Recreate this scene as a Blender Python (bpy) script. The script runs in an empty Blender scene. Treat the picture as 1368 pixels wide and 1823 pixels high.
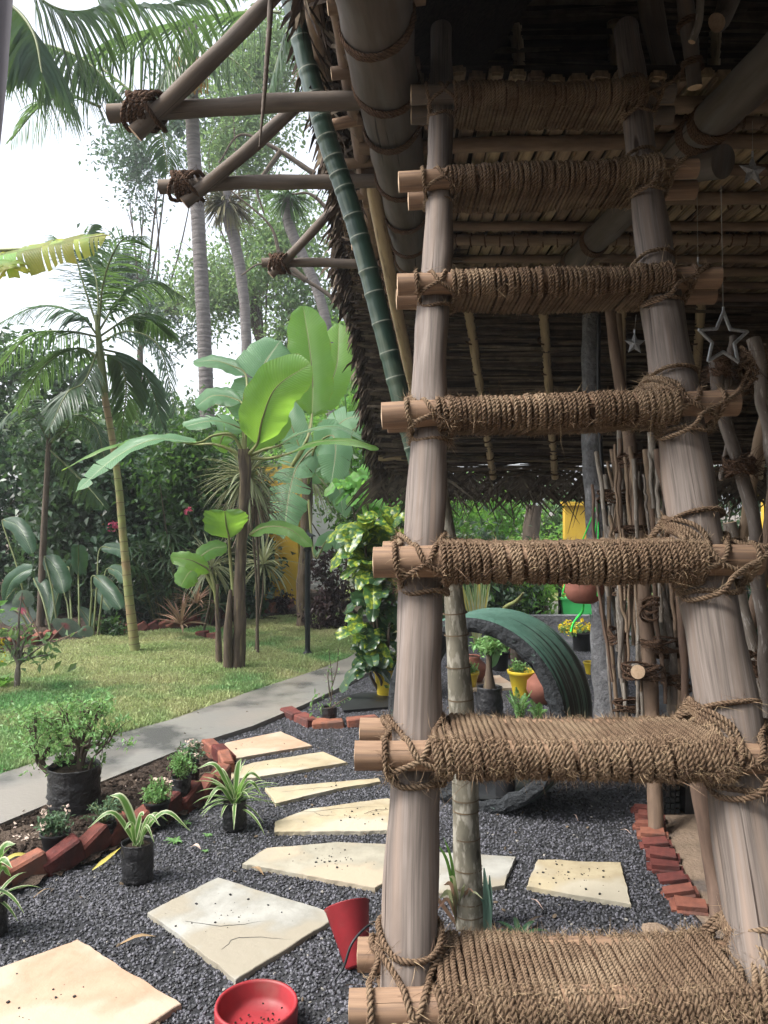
import bpy, math, random
import numpy as np
from mathutils import Vector
R = math.radians
rnd = random.Random(7)
C = bpy.context.scene.collection
S = bpy.context.scene
# ------------------------------------------------------------------ camera
CAM_H, FPX, HOR, CX, CY = 1.5, 1430.0, 900.0, 684.0, 911.5
PITCH = -math.atan((CY - HOR) / FPX)
cam_d = bpy.data.cameras.new('camera'); cam = bpy.data.objects.new('camera', cam_d); C.objects.link(cam)
cam.location = (0, 0, CAM_H); cam.rotation_euler = (R(90) + PITCH, 0, 0)
cam_d.sensor_fit = 'VERTICAL'; cam_d.sensor_height = 36; cam_d.lens = 36 * FPX / 1823.0
cam_d.clip_start = 0.05; cam_d.clip_end = 600
S.camera = cam
# ------------------------------------------------------------------ world, sun, exposure
SUN_EL, SUN_AZ = R(56), R(-105)          # azimuth from +Y, negative = from the left
w = bpy.data.worlds.new('World'); S.world = w; w.use_nodes = True
nt = w.node_tree; bg = nt.nodes['Background']
sky = nt.nodes.new('ShaderNodeTexSky'); sky.sky_type = 'NISHITA'; sky.sun_disc = False
sky.sun_elevation = SUN_EL; sky.sun_rotation = SUN_AZ; sky.air_density = 1.0; sky.dust_density = 4.0; sky.ozone_density = 1.0
hs = nt.nodes.new('ShaderNodeHueSaturation'); hs.inputs['Saturation'].default_value = 0.35; hs.inputs['Value'].default_value = 1.0
nt.links.new(sky.outputs[0], hs.inputs['Color']); nt.links.new(hs.outputs[0], bg.inputs['Color'])
bg.inputs['Strength'].default_value = 0.15
sl = bpy.data.lights.new('sun', 'SUN'); sl.energy = 1.5; sl.angle = R(14); sl.color = (1, 0.96, 0.9)
so = bpy.data.objects.new('sun', sl); C.objects.link(so)
sd = Vector((math.sin(SUN_AZ) * math.cos(SUN_EL), math.cos(SUN_AZ) * math.cos(SUN_EL), math.sin(SUN_EL)))
so.rotation_euler = sd.to_track_quat('Z', 'Y').to_euler(); so.location = (-8, 3, 14)
S.view_settings.view_transform = 'Standard'; S.view_settings.look = 'None'
S.view_settings.exposure = 1.5; S.view_settings.gamma = 1.0; S.view_settings.use_curve_mapping = False
S.render.engine = 'CYCLES'
try:
    S.cycles.max_bounces = 6; S.cycles.diffuse_bounces = 3; S.cycles.transparent_max_bounces = 8
    S.cycles.sample_clamp_indirect = 6; S.cycles.use_denoising = True
except Exception: pass
# ------------------------------------------------------------------ pixel -> place
_f = np.array([0, math.cos(PITCH), math.sin(PITCH)]); _u = np.array([0, -math.sin(PITCH), math.cos(PITCH)])
def ray(px, py):
    return _f * FPX + np.array([1., 0, 0]) * (px - CX) + _u * (CY - py)
def P(px, py, Y):
    r = ray(px, py); return np.array([0, 0, CAM_H]) + r * (Y / r[1])
def G(px, py, z=0.0):
    r = ray(px, py); return np.array([0, 0, CAM_H]) + r * ((z - CAM_H) / r[2])
def A(*v): return np.array(v, float)
def nrm(v):
    v = np.asarray(v, float); n = np.linalg.norm(v); return v / n if n > 1e-9 else v
# ------------------------------------------------------------------ mesh builder
class MB:
    def __init__(s): s.V = []; s.F = []; s.U = []; s.n = 0; s.Sm = []; s.M = []
    def add(s, V, F, uv=None, smooth=True, mi=0):
        V = np.asarray(V, float).reshape(-1, 3); F = np.asarray(F, int)
        if len(F) == 0: return
        s.V.append(V); s.F.append(F + s.n); s.Sm.append(smooth); s.M.append(mi)
        s.U.append(np.asarray(uv, float) if uv is not None else V[:, :2].copy()); s.n += len(V)
    def mesh(s, name, off=(0, 0, 0)):
        me = bpy.data.meshes.new(name)
        V = np.concatenate(s.V) - np.asarray(off, float); U = np.concatenate(s.U)
        me.vertices.add(len(V)); me.vertices.foreach_set('co', V.astype(np.float32).ravel())
        lv = np.concatenate([f.ravel() for f in s.F]); tot = np.concatenate([np.full(len(f), f.shape[1]) for f in s.F])
        st = np.concatenate([[0], np.cumsum(tot)[:-1]])
        me.loops.add(len(lv)); me.loops.foreach_set('vertex_index', lv.astype(np.int32))
        me.polygons.add(len(tot)); me.polygons.foreach_set('loop_start', st.astype(np.int32))
        me.polygons.foreach_set('loop_total', tot.astype(np.int32))
        me.polygons.foreach_set('use_smooth', np.concatenate([np.full(len(f), sm) for f, sm in zip(s.F, s.Sm)]))
        me.polygons.foreach_set('material_index', np.concatenate([np.full(len(f), m) for f, m in zip(s.F, s.M)]).astype(np.int32))
        ul = me.uv_layers.new(name='UVMap'); ul.data.foreach_set('uv', U[lv].astype(np.float32).ravel())
        me.update(); me.validate(); return me
def loc_of(o):
    l = np.zeros(3)
    while o is not None: l += np.array(o.location); o = o.parent
    return l
def obj(name, mb, m, parent=None, label=None, kind=None, loc=None):
    """mb in world coordinates; linked under parent or with its own origin at loc"""
    off = loc_of(parent) if parent is not None else (np.zeros(3) if loc is None else np.asarray(loc, float))
    me = mb.mesh(name, off) if isinstance(mb, MB) else mb
    o = bpy.data.objects.new(name, me); C.objects.link(o)
    for x in (m if isinstance(m, (list, tuple)) else [m]):
        if isinstance(mb, MB): me.materials.append(x)
    if parent is not None: o.parent = parent
    else: o.location = tuple(off)
    if label: o['label'] = label
    if kind: o['kind'] = kind
    return o
def tag(o, label, cat, group=None):
    o['label'] = label; o['category'] = cat
    if group: o['group'] = group
    return o
def thing(name, label, cat, loc, group=None):
    o = bpy.data.objects.new(name, None); C.objects.link(o); o.location = tuple(float(x) for x in loc)
    o.empty_display_size = 0.1
    return tag(o, label, cat, group)
# ------------------------------------------------------------------ shapes
def spline(pts, n):
    p = np.asarray(pts, float)
    if len(p) == 2: t = np.linspace(0, 1, n)[:, None]; return p[0] * (1 - t) + p[1] * t
    q = np.vstack([2 * p[0] - p[1], p, 2 * p[-1] - p[-2]]); out = []
    for t in np.linspace(0, len(p) - 1, n):
        i = min(int(t), len(p) - 2); f = t - i; a, b, c, d = q[i:i + 4]
        out.append(.5 * ((2 * b) + (-a + c) * f + (2 * a - 5 * b + 4 * c - d) * f * f + (-a + 3 * b - 3 * c + d) * f ** 3))
    return np.array(out)
def frames(p):
    T = np.gradient(p, axis=0); T /= np.maximum(np.linalg.norm(T, axis=1)[:, None], 1e-9)
    N = np.zeros_like(T); a = A(0, 1, 0) if abs(T[0][1]) < .8 else A(1, 0, 0)
    n = nrm(a - T[0] * a.dot(T[0]))
    for i in range(len(p)):
        n = nrm(n - T[i] * n.dot(T[i])); N[i] = n
    return T, N, np.cross(T, N)
def tube(mb, pts, rad, sides=8, n=None, caps=True, lobes=0, twist=0.0, amp=.25, wob=0.0, seed=0, mi=0, closed=False, flat=1.0):
    p = spline(pts, n) if n else np.asarray(pts, float)
    T, N, B = frames(p); m = len(p)
    r = np.interp(np.linspace(0, 1, m), np.linspace(0, 1, len(np.atleast_1d(rad))), np.atleast_1d(rad)) if np.ndim(rad) else np.full(m, rad)
    L = np.concatenate([[0], np.cumsum(np.linalg.norm(np.diff(p, axis=0), axis=1))])
    th = np.linspace(0, 2 * np.pi, sides + 1)
    rr = np.repeat(r[:, None], sides + 1, 1)
    if lobes: rr = rr * (1 + amp * np.abs(np.cos(.5 * lobes * (th[None] - twist * L[:, None]))) - amp * .6)
    if wob:
        g = np.random.RandomState(seed); ph = g.rand(6) * 6.3
        a = wob * (np.sin(L[:, None] * 9 + ph[0] + th[None]) + .7 * np.sin(L[:, None] * 23 + ph[1] - 2 * th[None]) + .5 * np.sin(L[:, None] * 4 + ph[2] + 3 * th[None]))
        rr = rr * (1 + a)
    ct, st = np.cos(th), np.sin(th)
    V = p[:, None] + rr[..., None] * (ct[None, :, None] * N[:, None] + flat * st[None, :, None] * B[:, None])
    idx = np.arange(m * (sides + 1)).reshape(m, sides + 1)
    F = np.stack([idx[:-1, :-1], idx[:-1, 1:], idx[1:, 1:], idx[1:, :-1]], -1).reshape(-1, 4)
    uv = np.stack([np.broadcast_to(th[None] * r.mean(), (m, sides + 1)), np.broadcast_to(L[:, None], (m, sides + 1))], -1).reshape(-1, 2)
    mb.add(V.reshape(-1, 3), F, uv, True, mi)
    if caps and not closed:
        for e, s in ((0, -1), (m - 1, 1)):
            ring = V[e, :-1]; c = ring.mean(0) + T[e] * s * r[e] * .06
            VV = np.vstack([ring, c]); k = sides
            F = [[i, (i + 1) % k, k] if s > 0 else [(i + 1) % k, i, k] for i in range(k)]
            q = np.stack([np.cos(th[:-1]), np.sin(th[:-1])], 1) * r[e]
            mb.add(VV, F, np.vstack([q + 5, [[5, 5]]]), False, mi if not getattr(mb, 'capmi', None) else mb.capmi)
def box(mb, c, s, rz=0, rx=0, ry=0, jit=0, mi=0, taper=1.0):
    v = np.array([[x, y, z] for x in (-.5, .5) for y in (-.5, .5) for z in (-.5, .5)], float)
    v[v[:, 2] > 0, :2] *= taper
    v = v * np.asarray(s, float)
    if jit: v += np.random.RandomState(int(abs(c[0] * 999 + c[1] * 77)) % 9999).randn(8, 3) * jit
    cx, sx = math.cos(rx), math.sin(rx); cy, sy = math.cos(ry), math.sin(ry); cz, sz = math.cos(rz), math.sin(rz)
    M = np.array([[cz, -sz, 0], [sz, cz, 0], [0, 0, 1]]) @ np.array([[cy, 0, sy], [0, 1, 0], [-sy, 0, cy]]) @ np.array([[1, 0, 0], [0, cx, -sx], [0, sx, cx]])
    mb.add(v @ M.T + np.asarray(c, float), [[0, 1, 3, 2], [4, 6, 7, 5], [0, 4, 5, 1], [2, 3, 7, 6], [0, 2, 6, 4], [1, 5, 7, 3]], None, False, mi)
def lathe(mb, c, prof, sides=24, wr=0.0, seed=0, axis=None, smooth=True, mi=0, lean=(0, 0)):
    """prof list of (r, z)"""
    p = np.asarray(prof, float); th = np.linspace(0, 2 * np.pi, sides, endpoint=False); g = np.random.RandomState(seed); ph = g.rand(8) * 6.3
    m = len(p); rr = np.repeat(p[:, :1], sides, 1)
    if wr: rr = rr * (1 + wr * (np.sin(3 * th + ph[0])[None] * .5 + np.sin(7 * th[None] + p[:, 1:2] * 40 + ph[1]) + .6 * np.sin(2 * th[None] + p[:, 1:2] * 70 + ph[2]) + g.randn(m, sides) * .35))
    V = np.stack([rr * np.cos(th) + p[:, 1:2] * lean[0], rr * np.sin(th) + p[:, 1:2] * lean[1], np.repeat(p[:, 1:2], sides, 1)], -1)
    i = np.arange(m * sides).reshape(m, sides); j = np.roll(i, -1, 1)
    F = np.stack([i[:-1], j[:-1], j[1:], i[1:]], -1).reshape(-1, 4)
    uv = np.stack([np.repeat(th[None], m, 0) * .1, np.repeat(p[:, 1:2], sides, 1)], -1).reshape(-1, 2)
    V = V.reshape(-1, 3)
    if axis is not None:
        a = nrm(axis); s1 = nrm(np.cross(a, A(0, 0, 1) if abs(a[2]) < .9 else A(1, 0, 0))); s2 = np.cross(a, s1)
        V = V[:, :1] * s1 + V[:, 1:2] * s2 + V[:, 2:] * a
    mb.add(V + np.asarray(c, float), F, uv, smooth, mi)
def sheet(mb, pts, z, mi=0):
    """flat polygon from ground points, ear-clipped by blender"""
    from mathutils.geometry import tessellate_polygon
    v = [Vector((p[0], p[1], z)) for p in pts]; t = tessellate_polygon([v])
    F = []
    for a, b, c in t:
        ar = (v[b] - v[a]).cross(v[c] - v[a]).z
        F.append([a, b, c] if ar > 0 else [a, c, b])
    mb.add([tuple(p) for p in v], F, None, False, mi)
def strap(mb, base, d, L, wd, droop=.5, segs=5, fold=.25, up=None, tipw=.05, mid=.35, mi=0, twist=0):
    d = nrm(d); pts = []; p = np.asarray(base, float).copy(); cur = d.copy()
    for i in range(segs + 1):
        pts.append(p.copy()); p = p + cur * L / segs; cur = nrm(cur + A(0, 0, -droop / segs))
    ribbon(mb, np.array(pts), wd, fold, up, tipw, mid, mi, twist)
def ribbon(mb, pts, wd, fold=.25, up=None, tipw=.05, mid=.35, mi=0, twist=0, wave=0, seed=0, basew=.35):
    n = len(pts); T = np.gradient(pts, axis=0); T /= np.maximum(np.linalg.norm(T, axis=1)[:, None], 1e-9)
    U = A(0, 0, 1) if up is None else np.asarray(up, float)
    Sd = np.cross(T, U); ln = np.linalg.norm(Sd, axis=1)[:, None]
    Sd = np.where(ln < .05, np.cross(T, A(.3, .9, .2)), Sd); Sd /= np.maximum(np.linalg.norm(Sd, axis=1)[:, None], 1e-9)
    Nn = np.cross(Sd, T)
    if twist:
        a = np.linspace(0, twist, n)[:, None]; Sd, Nn = Sd * np.cos(a) + Nn * np.sin(a), Nn * np.cos(a) - Sd * np.sin(a)
    t = np.linspace(0, 1, n); w_ = np.interp(t, [0, mid, .7, 1], [basew, 1, .75, tipw]) * wd * .5
    l = pts + Sd * w_[:, None] + Nn * (w_ * fold)[:, None]; r = pts - Sd * w_[:, None] + Nn * (w_ * fold)[:, None]
    V = np.stack([l, pts, r], 1).reshape(-1, 3); i = np.arange(n - 1) * 3
    F = np.concatenate([np.stack([i, i + 1, i + 4, i + 3], 1), np.stack([i + 1, i + 2, i + 5, i + 4], 1)])
    uv = np.stack([np.tile([-1., 0, 1.], n), np.repeat(t, 3)], 1)
    mb.add(V, F, uv, True, mi)
def big_leaf(mb, mid, width, up, fold=.25, wave=.03, tears=0, seed=0, nx=5, ny=26, droop=.35, tip=.12, wmid=.42):
    """broad leaf: mid = midrib points, width, up = face direction; tears cut the blade between side veins"""
    g = np.random.RandomState(seed); p = spline(mid, ny); T, _, _ = frames(p); U = nrm(up)
    Sd = np.cross(T, U); Sd /= np.maximum(np.linalg.norm(Sd, axis=1)[:, None], 1e-6); Nn = np.cross(Sd, T)
    t = np.linspace(0, 1, ny); W = width * .5 * np.interp(t, [0, .06, .2, wmid, .75, .93, 1], [.15, .68, .93, 1, .93, .60, tip])
    cut = set(g.choice(np.arange(3, ny - 2), min(tears, ny - 6), False).tolist()) if tears else set()
    ph = g.rand(4) * 6.3
    for sgn in (1, -1):
        rows = []
        for i in range(ny):
            q = []
            for k in range(nx + 1):
                f = k / nx; wv = wave * width * math.sin(t[i] * 17 + ph[0] + sgn) * f * f + .5 * wave * width * math.sin(t[i] * 41 + ph[1] + 2 * sgn) * f ** 3
                h = fold * W[i] * f - droop * W[i] * f * f + wv
                q.append(p[i] + sgn * Sd[i] * W[i] * f * (1 + .04 * math.sin(t[i] * 33 + ph[2])) + Nn[i] * h + T[i] * W[i] * f * .28)
            rows.append(q)
        seg = [0]
        for c in sorted(cut): seg.append(c)
        seg.append(ny - 1)
        for a, b in zip(seg[:-1], seg[1:]):
            if b <= a: continue
            rr = np.array(rows[a:b + 1]); m = len(rr); sw = g.randn() * .10 * width if tears else 0
            f = np.linspace(0, 1, nx + 1)[None, :, None]
            rr = rr + f * f * sw * A(0, 0, -abs(1)) * .8
            if tears:
                rr[-1] = rr[-1] - (T[b] * .3 * width * .2)[None] * (f[0] ** 1.5)
            V = rr.reshape(-1, 3); i = np.arange(m * (nx + 1)).reshape(m, nx + 1)
            F = np.stack([i[:-1, :-1], i[:-1, 1:], i[1:, 1:], i[1:, :-1]], -1).reshape(-1, 4)
            if sgn < 0: F = F[:, ::-1]
            uv = np.stack([np.tile(np.linspace(0, 1, nx + 1) * sgn, m), np.repeat(t[a:b + 1] * 1.0, nx + 1)], 1)
            mb.add(V, F, uv, True, 0)
    return p
def leaves(mb, Cn, size, aspect=.5, rs=None, down=.3, flat=0.0, jit=.35, mi=0, fold=.25):
    """many small folded leaves at centres Cn"""
    g = rs or np.random.RandomState(1); Cn = np.asarray(Cn, float); n = len(Cn)
    d = g.randn(n, 3); d[:, 2] = d[:, 2] * (1 - flat) - down; d /= np.linalg.norm(d, axis=1)[:, None]
    u = g.randn(n, 3) * .6 + A(0, 0, 1); s = np.cross(d, u); s /= np.maximum(np.linalg.norm(s, axis=1)[:, None], 1e-6); nn = np.cross(s, d)
    L = size * (1 + jit * (g.rand(n, 1) * 2 - 1)); Wd = L * aspect * .5
    b = Cn - d * L * .5; t = Cn + d * L * .5 - nn * L * .12
    m = Cn - d * L * .05; l = m + s * Wd + nn * Wd * fold; r = m - s * Wd + nn * Wd * fold
    V = np.stack([b, l, t, r], 1).reshape(-1, 3); i = np.arange(n) * 4
    F = np.concatenate([np.stack([i, i + 2, i + 1], 1), np.stack([i, i + 3, i + 2], 1)])
    mb.add(V, F, np.tile([[0, 0], [.5, .5], [0, 1], [-.5, .5]], (n, 1)), False, mi)
def clumps(c, rad, ncl, per, cr, rs, shell=.55):
    """points gathered in clumps spread through an ellipsoid"""
    d = rs.randn(ncl, 3); d /= np.linalg.norm(d, axis=1)[:, None]
    cc = np.asarray(c) + d * (shell + (1 - shell) * rs.rand(ncl, 1)) * np.asarray(rad)
    p = cc[:, None] + rs.randn(ncl, per, 3) * cr * (0.5 + rs.rand(ncl, 1, 1))
    return p.reshape(-1, 3)
def frond(parent, path, ll, lw, n, mleaf, mr, hang=.5, fwd=.5, droop=.8, seed=0, rr=.012, name='frond', segs=4, t0=.12, vee=.2, upv=(0, 0, 1), sides=(1, -1), label=None):
    g = np.random.RandomState(seed); m = 40; p = spline(path, m); T = np.gradient(p, axis=0); T /= np.linalg.norm(T, axis=1)[:, None]
    a = MB()
    for i in range(n):
        t = t0 + (1 - t0) * (i + .5) / n; k = t * (m - 1); j = min(int(k), m - 2); f = k - j; q = p[j] * (1 - f) + p[j + 1] * f; tt = T[j]
        s = np.cross(tt, A(*upv)); s = nrm(s) if np.linalg.norm(s) > .1 else A(1, 0, 0)
        prof = (.55 + .45 * math.sin(math.pi * min(1, t * 1.15))) * (1 - .55 * max(0, t - .7) / .3)
        for sg in sides:
            d = sg * s + tt * (fwd + .5 * t) + A(0, 0, vee - hang) + g.randn(3) * .09
            strap(a, q, d, ll * prof * (.9 + .2 * g.rand()), lw * (.7 + .5 * g.rand()), droop * (.7 + .6 * g.rand()), segs, .35, up=nrm(np.cross(d, s * sg + A(0, 0, .01)) + A(0, 0, .6)), tipw=.06, mid=.3)
    o = obj(name, a, mleaf, parent, label)
    b = MB(); tube(b, p, [rr, rr * .8, rr * .3], 5); obj('leaf_stalk', b, mr, o)
    return o
# ------------------------------------------------------------------ materials
def mat(name, c1, c2=None, scale=6.0, rough=.8, bump=.0, bscale=None, stretch=(1, 1, 1), coord='Object', c3=None, s3=1.5, t3=(.5, .65), island=0.0,
        trans=0.0, tcol=None, spec=.3, detail=5, metal=0, dist=0.02, ramp=(.3, .7), alpha=None, ior=None, objr=0.0, coat=0.0):
    m = bpy.data.materials.new(name); m.use_nodes = True; t = m.node_tree; N = t.nodes; L = t.links
    b = N['Principled BSDF']; out = N['Material Output']
    tc = N.new('ShaderNodeTexCoord'); mp = N.new('ShaderNodeMapping'); mp.inputs['Scale'].default_value = stretch
    L.new(tc.outputs[coord], mp.inputs[0])
    def noise(sc, det=detail):
        n = N.new('ShaderNodeTexNoise'); n.inputs['Scale'].default_value = sc; n.inputs['Detail'].default_value = det; n.inputs['Roughness'].default_value = .6
        L.new(mp.outputs[0], n.inputs['Vector']); return n.outputs['Fac']
    def mix(a, bb, fac):
        x = N.new('ShaderNodeMix'); x.data_type = 'RGBA'
        for s, v in ((6, a), (7, bb)):
            if isinstance(v, (tuple, list)): x.inputs[s].default_value = (*v[:3], 1)
            else: L.new(v, x.inputs[s])
        if isinstance(fac, (int, float)): x.inputs[0].default_value = fac
        else: L.new(fac, x.inputs[0])
        return x.outputs[2]
    def mr(v, a, bb, c=0, d=1):
        x = N.new('ShaderNodeMapRange'); x.inputs[1].default_value = a; x.inputs[2].default_value = bb; x.inputs[3].default_value = c; x.inputs[4].default_value = d
        L.new(v, x.inputs[0]); return x.outputs[0]
    c2 = c2 or tuple(x * .7 for x in c1)
    col = mix(c1, c2, mr(noise(scale), *ramp))
    if c3: col = mix(col, c3, mr(noise(s3, 3), *t3))
    def vary(col, src, amt):
        h = N.new('ShaderNodeHueSaturation'); L.new(col, h.inputs['Color']); L.new(mr(src, 0, 1, 1 - amt, 1 + amt), h.inputs['Value'])
        L.new(mr(src, 0, 1, .5 - amt * .035, .5 + amt * .035), h.inputs['Hue']); return h.outputs[0]
    if island: gm = N.new('ShaderNodeNewGeometry'); col = vary(col, gm.outputs['Random Per Island'], island)
    if objr: oi = N.new('ShaderNodeObjectInfo'); col = vary(col, oi.outputs['Random'], objr)
    L.new(col, b.inputs['Base Color']); b.inputs['Roughness'].default_value = rough; b.inputs['Specular IOR Level'].default_value = spec
    b.inputs['Metallic'].default_value = metal
    if coat: b.inputs['Coat Weight'].default_value = coat; b.inputs['Coat Roughness'].default_value = .15
    if bump:
        bp = N.new('ShaderNodeBump'); bp.inputs['Strength'].default_value = bump; bp.inputs['Distance'].default_value = dist
        L.new(noise(bscale or scale * 3), bp.inputs['Height']); L.new(bp.outputs[0], b.inputs['Normal'])
    if trans:
        tr = N.new('ShaderNodeBsdfTranslucent'); ms = N.new('ShaderNodeMixShader'); ms.inputs[0].default_value = trans
        if tcol: L.new(mix(col, tcol, .7), tr.inputs[0])
        else: L.new(col, tr.inputs[0])
        L.new(b.outputs[0], ms.inputs[1]); L.new(tr.outputs[0], ms.inputs[2]); L.new(ms.outputs[0], out.inputs[0])
    return m
def leafmat(name, c1, c2, tcol=None, tr=.4, rough=.45, isl=.35, **k):
    return mat(name, c1, c2, scale=k.pop('scale', 3), rough=rough, island=isl, trans=tr, tcol=tcol, spec=.4, **k)
def twisted(m, r=.0057, lobes=3, tw=2 * math.pi / .027, dark=.55):
    """the lay of a twisted rope, from the tube's own UVs"""
    t = m.node_tree; N = t.nodes; L = t.links; b = N['Principled BSDF']
    def mth(op, a, c=None, d=None):
        x = N.new('ShaderNodeMath'); x.operation = op
        for i, v in enumerate((a, c, d)):
            if v is None: continue
            if isinstance(v, (int, float)): x.inputs[i].default_value = v
            else: L.new(v, x.inputs[i])
        return x.outputs[0]
    tc = N.new('ShaderNodeTexCoord'); sp = N.new('ShaderNodeSeparateXYZ'); L.new(tc.outputs['UV'], sp.inputs[0])
    x = mth('MULTIPLY', mth('SUBTRACT', mth('DIVIDE', sp.outputs[0], r), mth('MULTIPLY', sp.outputs[1], tw)), .5 * lobes)
    h = mth('POWER', mth('ABSOLUTE', mth('COSINE', x)), .6)
    nb = [n for n in N if n.type == 'BUMP']
    bp = N.new('ShaderNodeBump'); bp.inputs['Strength'].default_value = 1.0; bp.inputs['Distance'].default_value = .0035; L.new(h, bp.inputs['Height'])
    if nb: L.new(nb[0].outputs[0], bp.inputs['Normal'])
    L.new(bp.outputs[0], b.inputs['Normal'])
    src = b.inputs['Base Color'].links[0].from_socket; mx = N.new('ShaderNodeMix'); mx.data_type = 'RGBA'; mx.blend_type = 'MULTIPLY'; mx.inputs[0].default_value = 1
    mr = N.new('ShaderNodeMapRange'); L.new(h, mr.inputs[0]); mr.inputs[1].default_value = .2; mr.inputs[2].default_value = .75; mr.inputs[3].default_value = dark; mr.inputs[4].default_value = 1
    L.new(src, mx.inputs[6]); L.new(mr.outputs[0], mx.inputs[7]); L.new(mx.outputs[2], b.inputs['Base Color']); return m
def weather(m, cr=(150, 1.3), kn=(9, 1.6), dark=(.05, .035, .028)):
    """drying cracks and small knots in the wood's own UVs"""
    t = m.node_tree; N = t.nodes; L = t.links; b = N['Principled BSDF']; tc = N.new('ShaderNodeTexCoord')
    def mp(s): x = N.new('ShaderNodeMapping'); x.inputs['Scale'].default_value = (s[0], s[1], 1); L.new(tc.outputs['UV'], x.inputs[0]); return x.outputs[0]
    n = N.new('ShaderNodeTexNoise'); n.inputs['Scale'].default_value = 1; n.inputs['Detail'].default_value = 3; L.new(mp(cr), n.inputs['Vector'])
    r1 = N.new('ShaderNodeMapRange'); L.new(n.outputs['Fac'], r1.inputs[0]); r1.inputs[1].default_value = .66; r1.inputs[2].default_value = .72
    v = N.new('ShaderNodeTexVoronoi'); v.inputs['Scale'].default_value = 1; L.new(mp(kn), v.inputs['Vector'])
    r2 = N.new('ShaderNodeMapRange'); L.new(v.outputs['Distance'], r2.inputs[0]); r2.inputs[1].default_value = .10; r2.inputs[2].default_value = .05
    n2 = N.new('ShaderNodeTexNoise'); n2.inputs['Scale'].default_value = 1; n2.inputs['Detail'].default_value = 4; L.new(mp((14, 5)), n2.inputs['Vector'])
    r3 = N.new('ShaderNodeMapRange'); L.new(n2.outputs['Fac'], r3.inputs[0]); r3.inputs[1].default_value = .52; r3.inputs[2].default_value = .72; r3.inputs[4].default_value = .55
    a = N.new('ShaderNodeMath'); a.operation = 'MAXIMUM'; L.new(r1.outputs[0], a.inputs[0]); L.new(r2.outputs[0], a.inputs[1])
    src = b.inputs['Base Color'].links[0].from_socket
    x0 = N.new('ShaderNodeMix'); x0.data_type = 'RGBA'; L.new(r3.outputs[0], x0.inputs[0]); L.new(src, x0.inputs[6]); x0.inputs[7].default_value = (dark[0] * 2.2, dark[1] * 2.4, dark[2] * 2.5, 1)
    x = N.new('ShaderNodeMix'); x.data_type = 'RGBA'; L.new(a.outputs[0], x.inputs[0]); L.new(x0.outputs[2], x.inputs[6]); x.inputs[7].default_value = (*dark, 1); L.new(x.outputs[2], b.inputs['Base Color'])
    iv = N.new('ShaderNodeMath'); iv.operation = 'SUBTRACT'; iv.inputs[0].default_value = 1; L.new(a.outputs[0], iv.inputs[1])
    bp = N.new('ShaderNodeBump'); bp.inputs['Strength'].default_value = .9; bp.inputs['Distance'].default_value = .003; L.new(iv.outputs[0], bp.inputs['Height'])
    for q in N:
        if q.type == 'BUMP' and q is not bp: L.new(q.outputs[0], bp.inputs['Normal'])
    L.new(bp.outputs[0], b.inputs['Normal']); return m
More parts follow.
